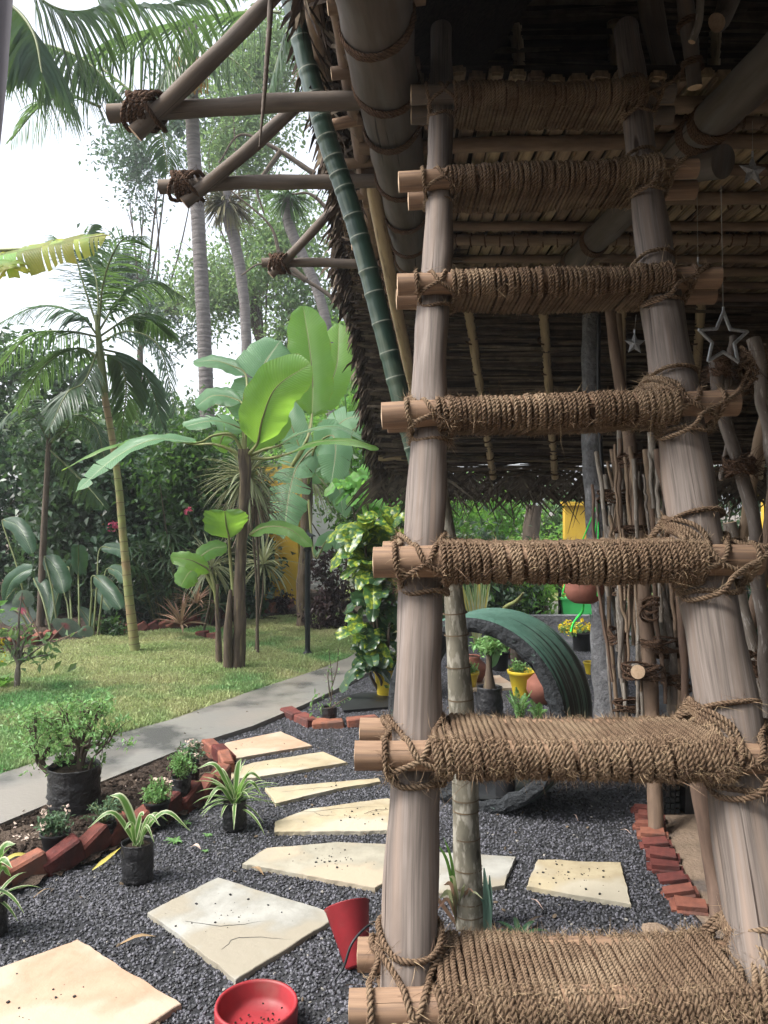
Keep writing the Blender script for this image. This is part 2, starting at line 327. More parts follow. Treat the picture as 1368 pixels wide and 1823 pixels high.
def veins(m, freq=90.0, strength=.35, stripe=None, midcol=None):
    """side veins and pale midrib from the leaf's own UVs (u across, v along)"""
    t = m.node_tree; N = t.nodes; L = t.links; b = N['Principled BSDF']
    tc = N.new('ShaderNodeTexCoord'); sp = N.new('ShaderNodeSeparateXYZ'); L.new(tc.outputs['UV'], sp.inputs[0])
    ab = N.new('ShaderNodeMath'); ab.operation = 'ABSOLUTE'; L.new(sp.outputs[0], ab.inputs[0])
    ma = N.new('ShaderNodeMath'); ma.operation = 'MULTIPLY_ADD'; L.new(ab.outputs[0], ma.inputs[0]); ma.inputs[1].default_value = -.06; L.new(sp.outputs[1], ma.inputs[2])
    mu = N.new('ShaderNodeMath'); mu.operation = 'MULTIPLY'; L.new(ma.outputs[0], mu.inputs[0]); mu.inputs[1].default_value = freq * 6.283
    sn = N.new('ShaderNodeMath'); sn.operation = 'SINE'; L.new(mu.outputs[0], sn.inputs[0])
    bp = N.new('ShaderNodeBump'); bp.inputs['Strength'].default_value = strength; bp.inputs['Distance'].default_value = .004; L.new(sn.outputs[0], bp.inputs['Height'])
    L.new(bp.outputs[0], b.inputs['Normal'])
    if midcol:
        mu.inputs[1].default_value = freq * .62 * 6.283
        s0 = b.inputs['Base Color'].links[0].from_socket; sm = N.new('ShaderNodeMapRange'); L.new(sn.outputs[0], sm.inputs[0]); sm.inputs[1].default_value = -1; sm.inputs[3].default_value = .86; sm.inputs[4].default_value = 1.05
        hv = N.new('ShaderNodeHueSaturation'); L.new(s0, hv.inputs['Color']); L.new(sm.outputs[0], hv.inputs['Value'])
        for l in list(t.links):
            if l.from_socket == s0 and l.to_node != hv: L.new(hv.outputs[0], l.to_socket)
    if midcol:      # dry brown margin
        s0 = b.inputs['Base Color'].links[0].from_socket; nz = N.new('ShaderNodeTexNoise'); nz.inputs['Scale'].default_value = 9; nz.inputs['Detail'].default_value = 4; L.new(tc.outputs['Object'], nz.inputs['Vector'])
        ad = N.new('ShaderNodeMath'); ad.operation = 'MULTIPLY_ADD'; L.new(nz.outputs['Fac'], ad.inputs[0]); ad.inputs[1].default_value = .45; L.new(ab.outputs[0], ad.inputs[2])
        me_ = N.new('ShaderNodeMapRange'); L.new(ad.outputs[0], me_.inputs[0]); me_.inputs[1].default_value = 1.22; me_.inputs[2].default_value = 1.27
        xb = N.new('ShaderNodeMix'); xb.data_type = 'RGBA'; xb.inputs[7].default_value = (.22, .15, .06, 1); L.new(me_.outputs[0], xb.inputs[0]); L.new(s0, xb.inputs[6])
        for l in list(t.links):
            if l.from_socket == s0 and l.to_node != xb: L.new(xb.outputs[2], l.to_socket)
    if midcol or stripe:
        src = b.inputs['Base Color'].links[0].from_socket
        x = N.new('ShaderNodeMix'); x.data_type = 'RGBA'; L.new(src, x.inputs[6])
        mr = N.new('ShaderNodeMapRange'); L.new(ab.outputs[0], mr.inputs[0])
        if midcol: mr.inputs[1].default_value = .03; mr.inputs[2].default_value = .05; mr.inputs[3].default_value = 1; mr.inputs[4].default_value = 0; c = midcol
        else: mr.inputs[1].default_value = .55; mr.inputs[2].default_value = .7; mr.inputs[3].default_value = 0; mr.inputs[4].default_value = 1; c = stripe
        x.inputs[7].default_value = (*c, 1); L.new(mr.outputs[0], x.inputs[0]); L.new(x.outputs[2], b.inputs['Base Color'])
        for n in N:
            if n.type == 'BSDF_TRANSLUCENT' and n.inputs[0].links and n.inputs[0].links[0].from_socket == src: L.new(x.outputs[2], n.inputs[0])
    return m
# ------------------------------------------------------------------ materials of the place
WOODG = (130, 3.2, 1)
m_pole = mat('weathered_pole', (.225, .188, .165), (.10, .082, .072), 1.0, .75, .6, 1.6, WOODG, 'UV', ramp=(.36, .64), c3=(.27, .205, .165), s3=.25, t3=(.5, .72), dist=.005)
weather(m_pole)
m_log = mat('peeled_log', (.38, .25, .16), (.21, .13, .085), 1.0, .7, .4, 1.8, (90, 4, 1), 'UV', c3=(.20, .135, .10), s3=.8, t3=(.5, .66), dist=.003)
weather(m_log, (120, 2.2), (10, 4), (.07, .042, .03))
m_logend = mat('log_end', (.66, .50, .34), (.50, .34, .22), 60, .8, .2, 90)
m_rope = mat('coir_rope', (.235, .16, .105), (.13, .085, .057), 55, .95, .6, 500, c3=(.29, .21, .14), s3=7, t3=(.45, .65), dist=.003, spec=.1)
m_ropedark = mat('old_coir_rope', (.14, .085, .055), (.08, .05, .035), 60, .95, .5, 400, dist=.003, spec=.1)
m_rope = twisted(m_rope); m_ropedark = twisted(m_ropedark, .006, 3, 170)
m_fibre = mat('coir_fibre', (.36, .255, .165), (.20, .135, .088), 30, .9, island=.5, spec=.2)
m_olog = mat('grey_roof_pole', (.17, .14, .115), (.085, .068, .057), 1.0, .8, .3, 1.7, (36, 2.4, 1), 'UV', c3=(.21, .155, .11), s3=.5, t3=(.5, .7), dist=.003)
weather(m_olog, dark=(.03, .024, .02))
m_stick = mat('bare_branch', (.27, .235, .20), (.11, .09, .075), 1.0, .85, .5, 2.5, (30, 7, 1), 'UV', c3=(.40, .37, .335), s3=2.2, t3=(.58, .68), dist=.004, objr=.35)
m_stickbrown = mat('brown_stick', (.23, .16, .11), (.12, .082, .06), 1.0, .85, .4, 2.5, (30, 5, 1), 'UV', dist=.003, objr=.3)
m_beam = mat('great_beam', (.125, .10, .083), (.06, .048, .04), 1.0, .8, .4, 2.0, (20, 2.2, 1), 'UV', c3=(.12, .11, .10), s3=.7, t3=(.45, .7), dist=.006)
weather(m_beam, (60, 1.2), (4, 1.2), (.03, .025, .02))
m_bamboo = mat('green_bamboo', (.032, .07, .048), (.018, .04, .032), 1.0, .28, .1, 3, (14, 1.6, 1), 'UV', c3=(.10, .13, .09), s3=1.8, t3=(.5, .7), spec=.6, dist=.002)
m_node = mat('bamboo_node', (.36, .38, .32), (.15, .18, .14), 40, .6)
m_drybam = mat('dry_bamboo', (.46, .36, .22), (.28, .20, .12), 1.0, .6, .2, 2, (20, 2, 1), 'UV', c3=(.16, .12, .08), s3=2.5, t3=(.55, .7), dist=.002)
m_slat = mat('split_areca_slat', (.33, .24, .15), (.16, .115, .075), 1.0, .8, .3, 2, (60, 4, 40), 'Object', c3=(.20, .14, .09), s3=.5, t3=(.5, .7), objr=.35, dist=.004)
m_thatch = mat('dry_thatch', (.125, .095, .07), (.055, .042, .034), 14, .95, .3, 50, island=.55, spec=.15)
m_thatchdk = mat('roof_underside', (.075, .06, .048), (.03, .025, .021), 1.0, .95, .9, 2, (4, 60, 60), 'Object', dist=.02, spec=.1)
m_mat = mat('woven_palm_mat', (.13, .105, .08), (.07, .056, .044), 22, .9, .3, 60, island=.45, spec=.15)
m_gravel = mat('dark_gravel', (.06, .063, .07), (.02, .021, .024), 90, .7, .9, 260, c3=(.10, .10, .105), s3=2, dist=.02, spec=.4)
m_pebble = mat('gravel_chip', (.062, .065, .073), (.022, .023, .027), 30, .55, objr=.9, island=.7, spec=.5)
m_soil = mat('garden_soil', (.085, .062, .048), (.04, .03, .024), 30, .95, 1.0, 60, c3=(.12, .09, .07), s3=4, dist=.04, spec=.1)
m_sand = mat('bare_sand', (.30, .225, .165), (.20, .15, .11), 9, .95, .6, 60, c3=(.13, .11, .10), s3=5, t3=(.5, .65), dist=.02, spec=.1)
m_lawn = mat('lawn_turf', (.18, .24, .08), (.28, .26, .12), 1.3, .95, .6, 80, c3=(.08, .17, .05), s3=.8, dist=.03, spec=.1)
m_blade = mat('grass_blade', (.27, .37, .14), (.48, .46, .25), 1.0, .6, c3=(.16, .32, .12), s3=.6, t3=(.5, .62), island=.35, trans=.35, spec=.25)
m_path = mat('wet_concrete', (.22, .215, .20), (.085, .085, .083), 1.3, .26, .35, 45, c3=(.25, .23, .205), s3=.9, t3=(.45, .6), dist=.006, spec=.5, ramp=(.46, .56))
m_ground = mat('bare_ground', (.16, .13, .10), (.10, .085, .065), 3, .95, .5, 30, spec=.1)
def slabmat(n, a, b, c): return mat(n, a, b, 5, .62, .5, 18, c3=c, s3=2.4, t3=(.46, .56), dist=.008, spec=.4, ramp=(.4, .62))
m_sw = slabmat('white_sandstone', (.37, .365, .33), (.25, .245, .215), (.30, .27, .21))
m_so = slabmat('orange_sandstone', (.44, .31, .215), (.37, .235, .155), (.44, .36, .27))
m_sy = slabmat('yellow_sandstone', (.42, .36, .24), (.30, .245, .155), (.44, .40, .31))
m_sg = slabmat('grey_sandstone', (.36, .335, .265), (.24, .225, .175), (.40, .34, .25))
m_brick = mat('red_brick', (.22, .082, .06), (.135, .048, .038), 22, .9, .7, 70, c3=(.12, .06, .05), s3=9, t3=(.46, .62), objr=.4, dist=.006, spec=.15)
m_green1 = leafmat('leaf_green', (.045, .10, .035), (.03, .07, .028), (.12, .25, .04))
m_hedge = leafmat('hedge_leaf', (.035, .075, .038), (.02, .048, .026), (.05, .12, .03), .25, .38, .5)
m_hedge2 = leafmat('hedge_leaf_pale', (.06, .105, .055), (.04, .075, .04), (.10, .20, .05), .3, .38, .45)
m_tree = leafmat('tree_leaf', (.07, .13, .055), (.045, .09, .04), (.20, .34, .09), .5, .5, .5)
m_bright = leafmat('bright_leaf', (.14, .30, .06), (.09, .22, .045), (.34, .62, .10), .5, .45, .4)
m_banana = veins(leafmat('banana_leaf', (.12, .28, .07), (.09, .22, .06), (.42, .72, .07), .55, .38, .1, c3=(.20, .36, .12), s3=2.0), 75, .5, midcol=(.42, .5, .22))
m_bananap = veins(leafmat('pale_banana_leaf', (.20, .36, .20), (.14, .29, .16), (.35, .62, .22), .45, .3, .1), 75, .5, midcol=(.55, .62, .42))
m_stalk = mat('banana_stalk', (.22, .27, .09), (.16, .12, .07), 1, .5, stretch=(20, 3, 1), coord='UV')
m_btrunk = mat('banana_trunk', (.13, .095, .065), (.05, .038, .03), 1.0, .85, .6, 2, (30, 3, 1), 'UV', c3=(.20, .17, .09), s3=.9, t3=(.55, .7), dist=.01)
weather(m_btrunk, (50, 1.4), (6, 3), (.022, .017, .014))
m_palmleaf = leafmat('palm_leaflet', (.05, .10, .05), (.035, .075, .04), (.16, .28, .06), .45, .35, .35)
m_palmdry = leafmat('dry_palm_leaflet', (.42, .24, .06), (.30, .16, .05), (.6, .35, .05), .4, .6, .5)
m_rachis = mat('palm_rachis', (.14, .17, .06), (.09, .11, .045), 8, .5)
m_ptrunk = mat('tall_palm_trunk', (.23, .21, .20), (.10, .09, .09), 1.0, .9, .8, 1.5, (3, 28, 1), 'UV', dist=.02)
m_atrunk = mat('ringed_green_trunk', (.26, .27, .10), (.17, .19, .08), 1.0, .6, .3, 2, (6, 9, 1), 'UV', c3=(.24, .17, .09), s3=.35, t3=(.45, .6), dist=.004)
m_ring = mat('trunk_ring', (.14, .10, .06), (.09, .065, .04), 30, .8)
m_spiky = leafmat('striped_strap_leaf', (.26, .27, .17), (.14, .17, .09), (.4, .42, .2), .35, .5, .5)
m_spikyred = leafmat('reddish_strap_leaf', (.26, .13, .11), (.18, .15, .09), (.4, .25, .15), .3, .5, .5)
m_spider = veins(leafmat('spider_plant_leaf', (.10, .22, .05), (.08, .18, .04), (.25, .45, .10), .4, .4, .15), 2, .0, stripe=(.62, .66, .42))
m_croton = leafmat('croton_leaf', (.36, .40, .04), (.035, .10, .03), (.35, .48, .06), .3, .3, .3, scale=30, ramp=(.36, .52)); m_croton.node_tree
m_crotondk = leafmat('dark_croton_leaf', (.025, .06, .025), (.26, .28, .04), (.1, .2, .03), .2, .28, .3, scale=34, ramp=(.58, .7))
m_dark = leafmat('dark_bronze_leaf', (.05, .022, .025), (.03, .02, .02), None, .15, .4, .4)
m_bark = mat('brown_bark', (.13, .10, .075), (.07, .055, .042), 1, .9, .6, 2, (20, 5, 1), 'UV', dist=.01)
m_bag = mat('black_polybag', (.018, .018, .02), (.012, .012, .013), 30, .38, .9, 26, dist=.02, spec=.5)
m_blackp = mat('black_plastic', (.02, .021, .023), (.015, .015, .016), 30, .45, .2, 60, dist=.003)
m_yellowp = mat('yellow_plastic', (.62, .47, .04), (.52, .38, .03), 6, .45, .15, 20, c3=(.40, .30, .05), s3=4, t3=(.6, .75), dist=.004)
m_greenp = mat('green_plastic', (.08, .60, .16), (.06, .50, .13), 6, .4)
m_redp = mat('red_painted_clay', (.34, .022, .03), (.22, .018, .022), 11, .55, .2, 25, c3=(.24, .07, .06), s3=6, t3=(.55, .7), dist=.003, spec=.5)
m_clay = mat('terracotta', (.30, .12, .085), (.22, .085, .06), 9, .75, .3, 30, dist=.004)
m_concrete = mat('rough_granite_post', (.22, .22, .225), (.11, .11, .115), 22, .9, 1.0, 45, c3=(.36, .36, .37), s3=4, t3=(.55, .7), dist=.03)
m_yellow = mat('yellow_wall_paint', (.62, .40, .05), (.55, .35, .045), 4, .8, .2, 40, dist=.003)
m_white = mat('white_siding', (.62, .64, .66), (.55, .57, .59), 4, .7)
m_iron = mat('black_iron', (.015, .02, .022), (.01, .012, .014), 20, .4)
m_lime = mat('lime_cord', (.05, .80, .12), (.05, .70, .10), 40, .6)
m_glit = mat('silver_tinsel', (.55, .57, .6), (.30, .31, .33), 120, .35, .8, 200, metal=.6, dist=.004)
m_cord = mat('thin_cord', (.35, .32, .28), (.2, .18, .15), 60, .8)
m_pink = leafmat('pink_petal', (.60, .12, .20), (.50, .08, .16), None, .3, .6, .3)
m_yflow = leafmat('yellow_petal', (.75, .60, .03), (.65, .5, .03), None, .3, .6, .3)
m_wflow = leafmat('cream_petal', (.72, .62, .52), (.6, .42, .36), None, .3, .6, .3)
m_drylf = leafmat('dry_leaf', (.35, .24, .13), (.22, .14, .08), None, .2, .7, .5)
m_ylf = leafmat('yellow_leaf', (.62, .50, .12), (.45, .42, .10), None, .3, .5, .3)
# ------------------------------------------------------------------ ground sheets
def gp(l): return [G(*p)[:2] for p in l]
def struct(name, mb, m, **k): return obj(name, mb, m, kind='structure', **k)
a = MB(); n = 40; xs = np.linspace(-150, 150, n); ys = np.linspace(-60, 240, n)
V = np.array([[x, y, -.03] for y in ys for x in xs]); i = np.arange(n * n).reshape(n, n)
a.add(V, np.stack([i[:-1, :-1], i[:-1, 1:], i[1:, 1:], i[1:, :-1]], -1).reshape(-1, 4), None, False)
struct('ground', a, m_ground)
path_l = [(-260, 1520), (0, 1387), (60, 1368), (150, 1330), (300, 1290), (450, 1236), (560, 1200), (620, 1176), (660, 1150), (700, 1132)]
path_r = [(790, 1140), (720, 1172), (660, 1200), (600, 1233), (540, 1262), (450, 1300), (340, 1335), (160, 1410), (0, 1478), (-200, 1580)]
lawn_far = [(800, 1092), (560, 1096), (520, 1098), (440, 1108), (360, 1122), (280, 1128), (200, 1134), (130, 1144), (60, 1158), (0, 1168), (-300, 1200)]
lawn_poly = gp(path_l + lawn_far); path_poly = gp(path_l + path_r)
bed_edge = [(-60, 1618), (0, 1592), (60, 1572), (130, 1546), (210, 1508), (290, 1470), (350, 1438), (395, 1402), (412, 1378), (395, 1350), (352, 1330)]
bed_poly = gp([(-200, 1580), (0, 1478), (160, 1410), (340, 1335)] + bed_edge[::-1])
a = MB(); sheet(a, lawn_poly, .012); struct('lawn', a, m_lawn)
a = MB()
pp = [tuple(p) for p in path_poly]
from mathutils.geometry import tessellate_polygon
sheet(a, pp, .03)
for p, q in zip(pp, pp[1:] + pp[:1]):
    a.add([(p[0], p[1], -.05), (q[0], q[1], -.05), (q[0], q[1], .03), (p[0], p[1], .03)], [[0, 1, 2, 3]], None, False)
struct('garden_path', a, m_path)
grav_poly = gp([(-400, 1760), (-60, 1618)] + bed_edge[1:] + [(450, 1300), (540, 1262), (600, 1233), (660, 1200), (720, 1172), (800, 1135), (1000, 1112), (1500, 1112), (1700, 1180), (1420, 1290), (1180, 1400), (1160, 1500), (1180, 1560), (1262, 1660)]) + [A(1.0, 2.0), A(.9, 1.2), A(-1.6, 1.2)]
def grid_in(poly, step, z, amp, rs):
    """a bumpy sheet over a polygon"""
    poly = np.array(poly); x0, y0 = poly.min(0); x1, y1 = poly.max(0)
    nx = int((x1 - x0) / step) + 2; ny = int((y1 - y0) / step) + 2
    X, Y = np.meshgrid(x0 + np.arange(nx) * step, y0 + np.arange(ny) * step)
    ins = inside(poly, np.stack([X.ravel(), Y.ravel()], 1)).reshape(ny, nx)
    V = np.stack([X, Y, z + amp * rs.rand(ny, nx)], -1).reshape(-1, 3); i = np.arange(nx * ny).reshape(ny, nx)
    F = np.stack([i[:-1, :-1], i[:-1, 1:], i[1:, 1:], i[1:, :-1]], -1).reshape(-1, 4)
    ok = (ins[:-1, :-1] | ins[:-1, 1:] | ins[1:, 1:] | ins[1:, :-1]).ravel()
    return V, F[ok]
def inside(poly, pts):
    poly = np.array(poly); x, y = pts[:, 0], pts[:, 1]; c = np.zeros(len(pts), bool); j = len(poly) - 1
    for i in range(len(poly)):
        xi, yi = poly[i]; xj, yj = poly[j]
        cr = ((yi > y) != (yj > y)) & (x < (xj - xi) * (y - yi) / ((yj - yi) if yj != yi else 1e-9) + xi); c ^= cr; j = i
    return c
a = MB(); sheet(a, grav_poly, 0.0); gravel_base = struct('gravel_bed', a, m_gravel)
V, F = grid_in(bed_poly, .05, .006, .028, np.random.RandomState(3)); a = MB(); a.add(V, F, None, True); struct('planting_soil', a, m_soil)
sand_poly = gp([(1180, 1400), (1160, 1500), (1180, 1560), (1262, 1660), (1420, 1840), (1900, 1840), (1900, 1290), (1420, 1290)])
a = MB(); sheet(a, sand_poly, .004); struct('sandy_floor', a, m_sand)
V, F = grid_in(gp(lawn_far[1:] + [(-300, 1040), (600, 1040)]), .2, .0, .07, np.random.RandomState(4)); a = MB(); a.add(V, F, None, True); struct('border_soil', a, m_soil)
# chips of gravel: one scattered object
def scatter_stuff(name, poly, z, dens, smin, smax, m, flat=.6, sub=1, seed=1, falloff=True):
    me = bpy.data.meshes.new(name); a = MB(); sheet(a, poly, z); me = a.mesh(name); o = bpy.data.objects.new(name, me); C.objects.link(o); o['kind'] = 'stuff'
    ng = bpy.data.node_groups.new(name, 'GeometryNodeTree')
    ng.interface.new_socket('Geometry', in_out='INPUT', socket_type='NodeSocketGeometry'); ng.interface.new_socket('Geometry', in_out='OUTPUT', socket_type='NodeSocketGeometry')
    N = ng.nodes; L = ng.links; gi = N.new('NodeGroupInput'); go = N.new('NodeGroupOutput')
    d = N.new('GeometryNodeDistributePointsOnFaces'); d.inputs['Density'].default_value = dens; d.inputs['Seed'].default_value = seed
    ico = N.new('GeometryNodeMeshIcoSphere'); ico.inputs['Radius'].default_value = 1; ico.inputs['Subdivisions'].default_value = sub
    def rv(lo, hi, sd, typ='FLOAT_VECTOR'):
        r = N.new('FunctionNodeRandomValue'); r.data_type = typ
        k = 0 if typ == 'FLOAT_VECTOR' else 2
        r.inputs[k].default_value = lo; r.inputs[k + 1].default_value = hi; r.inputs['Seed'].default_value = sd; return r.outputs[0 if k == 0 else 1]
    ins = N.new('GeometryNodeInstanceOnPoints'); L.new(gi.outputs[0], d.inputs['Mesh'])
    L.new(rv((smin, smin, smin * flat), (smax, smax, smax * flat), 1), ins.inputs['Scale']); L.new(rv((-.7, -.7, 0), (.7, .7, 6.28), 2), ins.inputs['Rotation'])
    if falloff:   # fewer, larger chips far away
        ps = N.new('GeometryNodeInputPosition'); sx = N.new('ShaderNodeSeparateXYZ'); L.new(ps.outputs[0], sx.inputs[0])
        mr = N.new('ShaderNodeMapRange'); mr.inputs[1].default_value = 2.2; mr.inputs[2].default_value = 7; mr.inputs[3].default_value = dens; mr.inputs[4].default_value = dens * .2
        L.new(sx.outputs[1], mr.inputs[0]); L.new(mr.outputs[0], d.inputs['Density'])
    sm = N.new('GeometryNodeSetMaterial'); sm.inputs['Material'].default_value = m
    L.new(d.outputs['Points'], ins.inputs['Points']); L.new(ico.outputs[0], ins.inputs['Instance']); L.new(ins.outputs[0], sm.inputs[0]); L.new(sm.outputs[0], go.inputs[0])
    md = o.modifiers.new('scatter', 'NODES'); md.node_group = ng; return o
near_poly = [p for p in gp([(-460, 1850), (-400, 1700), (-60, 1618)] + bed_edge[1:] + [(450, 1302), (540, 1264), (600, 1235), (660, 1202), (720, 1174), (800, 1150), (1160, 1150), (1160, 1500), (1180, 1560), (1250, 1650), (1300, 1870)])] + [A(.9, 1.5), A(-1.5, 1.5)]
scatter_stuff('gravel', near_poly, .002, 9000, .0035, .0085, m_pebble, .7)
m_chip = mat('pale_chip', (.34, .33, .31), (.22, .20, .17), 30, .7)
scatter_stuff('pale_gravel_chips', near_poly, .006, 45, .003, .008, m_chip, .6, seed=9)
m_litter = mat('litter', (.16, .12, .08), (.08, .06, .04), 30, .9)
scatter_stuff('leaf_litter', near_poly, .009, 22, .003, .012, m_litter, .25, seed=11)
scatter_stuff('lawn_litter', lawn_poly, .035, 4, .006, .02, m_litter, .25, seed=12, falloff=False)
scatter_stuff('path_litter', path_poly, .033, 7, .003, .012, m_litter, .3, seed=13, falloff=False)
scatter_stuff('soil_crumbs', bed_poly, .02, 1500, .005, .016, m_soil, .7, seed=4, falloff=False)
# grass blades
def grass(poly, n, h, seed):
    g = np.random.RandomState(seed); poly = np.array(poly); lo, hi = poly.min(0), poly.max(0)
    p = lo + g.rand(n * 3, 2) * (hi - lo); p = p[inside(poly, p)]
    vis = (p[:, 0] > -.62 * p[:, 1] - 1.0) & (p[:, 1] < 16); p = p[vis][:n]; n = len(p)
    cl = np.sin(p[:, 0] * 5.1 + np.sin(p[:, 1] * 3.3) * 2) * np.cos(p[:, 1] * 4.3 + p[:, 0] * 2) + np.sin(p[:, 0] * 13 + p[:, 1] * 9) * .6
    H = h * (.7 + .35 * cl.clip(-1, 1.4) + .7 * g.rand(n)); H = H.clip(.012, None)
    az = g.rand(n) * 6.283; wd = .0022 + .0011 * p[:, 1] * .45; L = np.stack([np.cos(az), np.sin(az)], 1); ln = g.rand(n)[:, None] * .9 * H[:, None]; az2 = g.rand(n) * 6.283
    D = np.stack([np.cos(az2), np.sin(az2)], 1) * ln
    z = np.full((n, 1), .012)
    b1 = np.hstack([p - L * wd[:, None], z]); b2 = np.hstack([p + L * wd[:, None], z])
    m1 = np.hstack([p - L * wd[:, None] * .8 + D * .4, z + H[:, None] * .6]); m2 = np.hstack([p + L * wd[:, None] * .8 + D * .4, z + H[:, None] * .6]); t = np.hstack([p + D, z + H[:, None]])
    V = np.stack([b1, b2, m2, m1, t], 1).reshape(-1, 3); i = np.arange(n) * 5; a = MB()
    a.add(V, np.stack([i, i + 1, i + 2, i + 3], 1), None, False); a.F.append(np.stack([i + 3, i + 2, i + 4], 1)); a.Sm.append(False); a.M.append(0)
    return a
a = grass(lawn_poly, 215000, .032, 5)
obj('lawn_grass', a, m_blade, kind='stuff')
# ------------------------------------------------------------------ stepping stones
def slab(name, pts, m, label, th=.028, seed=0, cat='stepping stone', group='flat sandstone stepping stones in the gravel'):
    g = np.random.RandomState(seed); P2 = [G(x, y, .02)[:2] for x, y in pts]; c = np.mean(P2, 0)
    out = []
    for p, q in zip(P2, P2[1:] + P2[:1]):     # chipped edges
        d = q - p; L = np.linalg.norm(d); k = max(2, int(L / .022)); nn = A(d[1], -d[0]) / L; r = 0
        for i in range(k):
            r = .8 * r + g.randn() * .0016; out.append(p + d * i / k + nn * r)
    out = np.array(out); n = len(out)
    a = MB(); top = np.hstack([out, np.full((n, 1), .018)]); ins = np.hstack([c + (out - c) * .992, np.full((n, 1), .0205)]); bot = np.hstack([c + (out - c) * 1.003 + g.randn(n, 2) * .0015, np.full((n, 1), .018 - th)])
    V = np.vstack([bot, top, ins]); i = np.arange(n); j = (i + 1) % n
    ar = sum(p[0] * q[1] - q[0] * p[1] for p, q in zip(out, np.roll(out, -1, 0)))
    F = np.vstack([np.stack([i, j, j + n, i + n], 1), np.stack([i + n, j + n, j + 2 * n, i + 2 * n], 1)])
    if ar < 0: F = F[:, ::-1]
    a.add(V, F, None, False); b = [tuple(x) for x in ins[:, :2]]; sheet(a, b, .0205)
    o = obj(name, a, m, loc=(c[0], c[1], 0)); tag(o, label, cat, group); return P2
slabs = []
for nm, pts, m, lb in [
    ('stepping_stone', [(-70, 1765), (0, 1722), (138, 1672), (322, 1786), (168, 1885), (-60, 1880)], m_so, 'large orange sandstone slab in the bottom left corner of the gravel'),
    ('stepping_stone', [(262, 1624), (388, 1562), (606, 1629), (420, 1745), (318, 1662)], m_sw, 'white kite-shaped stone slab beside the red bowl'),
    ('stepping_stone', [(432, 1537), (475, 1510), (600, 1499), (720, 1505), (705, 1560), (668, 1580), (540, 1556)], m_sg, 'grey beige slab with a blunt left tip, just beyond the white slab'),
    ('stepping_stone', [(490, 1462), (550, 1440), (690, 1421), (760, 1440), (730, 1478), (489, 1481)], m_sy, 'yellow slab with a long crack, fifth from the nearest along the path'),
    ('stepping_stone', [(472, 1403), (675, 1385), (678, 1391), (600, 1404), (491, 1430)], m_sy, 'thinnest pale yellow wedge-shaped slab in the row beside the ladder'),
    ('stepping_stone', [(408, 1370), (450, 1358), (576, 1338), (619, 1357), (455, 1384), (415, 1386)], m_sy, 'golden narrow slab just beyond the thin wedge slab'),
    ('stepping_stone', [(368, 1348), (402, 1322), (500, 1302), (556, 1327), (400, 1353)], m_so, 'peach slab at the far end of the row, touching the brick border tip'),
    ('stepping_stone', [(770, 1516), (918, 1525), (898, 1575), (820, 1590), (770, 1590)], m_sw, 'cream slab with a dark chipped edge behind the ringed palm stem'),
    ('stepping_stone', [(958, 1530), (1105, 1535), (1124, 1609), (940, 1578)], m_sy, 'sandy yellow four-sided slab under the lower ladder treads'),
    ('stepping_stone', [(838, 1206), (890, 1202), (925, 1224), (835, 1228)], m_so, 'small pinkish slab seen through the green ring'),
    ]:
    slabs.append(slab(nm, pts, m, lb, seed=len(slabs)))
g = np.random.RandomState(8); a = MB()
for s, k in zip(slabs[:9], (10, 16, 24, 18, 4, 3, 5, 6, 22)):
    c = np.mean(s, 0); w_ = g.dirichlet(np.ones(len(s)) * .8, k * 2) @ np.array(s); w_[:k] = w_[0] * .3 + c * .7 + g.randn(k, 2) * A(.09, .04)
    for q in w_:
        r = .001 + .0036 * g.rand() ** 3; box(a, (q[0], q[1], .021 + r * .3), (r * 2, r * 1.6, r), g.rand() * 3, 0, 0)
obj_ = None
for x0, pts in enumerate([[(492, 1448), (560, 1444), (620, 1438), (690, 1436)], [(560, 1446), (575, 1452), (600, 1450)], [(330, 1640), (400, 1648), (470, 1640)], [(395, 1690), (430, 1668), (520, 1672)], [(500, 1410), (560, 1403), (620, 1398)]]):
    q = [G(x, y, .0212) for x, y in pts]; r_ = spline(q, 16); r_[1:-1, :2] += g.randn(14, 2) * .003; r_[:, 2] = .0213; ribbon(a, r_, .0035, 0, mid=.5)
obj('gravel_crumbs_on_slabs', a, m_pebble, kind='stuff')
# litter: dry leaves and twigs, each lying on the gravel
for k, (x, y, x2, y2, wd, m, lb) in enumerate([(215, 1681, 278, 1667, .022, m_drylf, 'brown dry leaf strip on gravel between the orange and white slabs'), (640, 1452, 700, 1441, .006, m_bark, 'thin dark twig on the yellow cracked slab'),
        (928, 1655, 972, 1630, .014, m_bark, 'dark split stick on gravel in front of the sandy yellow slab'), (945, 1600, 968, 1620, .006, m_wflow, 'pale thin twig beside the dark split stick'),
        (1105, 1477, 1125, 1486, .006, m_wflow, 'pale splinter on gravel near the red brick row'), (448, 1545, 470, 1558, .02, m_drylf, 'small curled leaf below the tip of the grey beige slab'),
        (340, 1508, 358, 1512, .022, m_wflow, 'pale fallen leaf on gravel right of the spider plant bag'), (60, 1598, 95, 1582, .006, m_drylf, 'thin brown twig in front of the left bricks'),
        (1020, 1450, 1030, 1462, .006, m_wflow, 'short white splinter on the dark gravel under the ring')]):
    p, q = G(x, y, .016), G(x2, y2, .016); a = MB(); ribbon(a, spline([p, (p + q) / 2 + A(0, 0, .012), q], 6), wd, .5, mid=.5)
    o = obj('dry_leaf' if wd > .012 and m is not m_bark else 'twig', a, m, loc=p); tag(o, lb, 'leaf' if wd > .012 and m is not m_bark else 'twig')
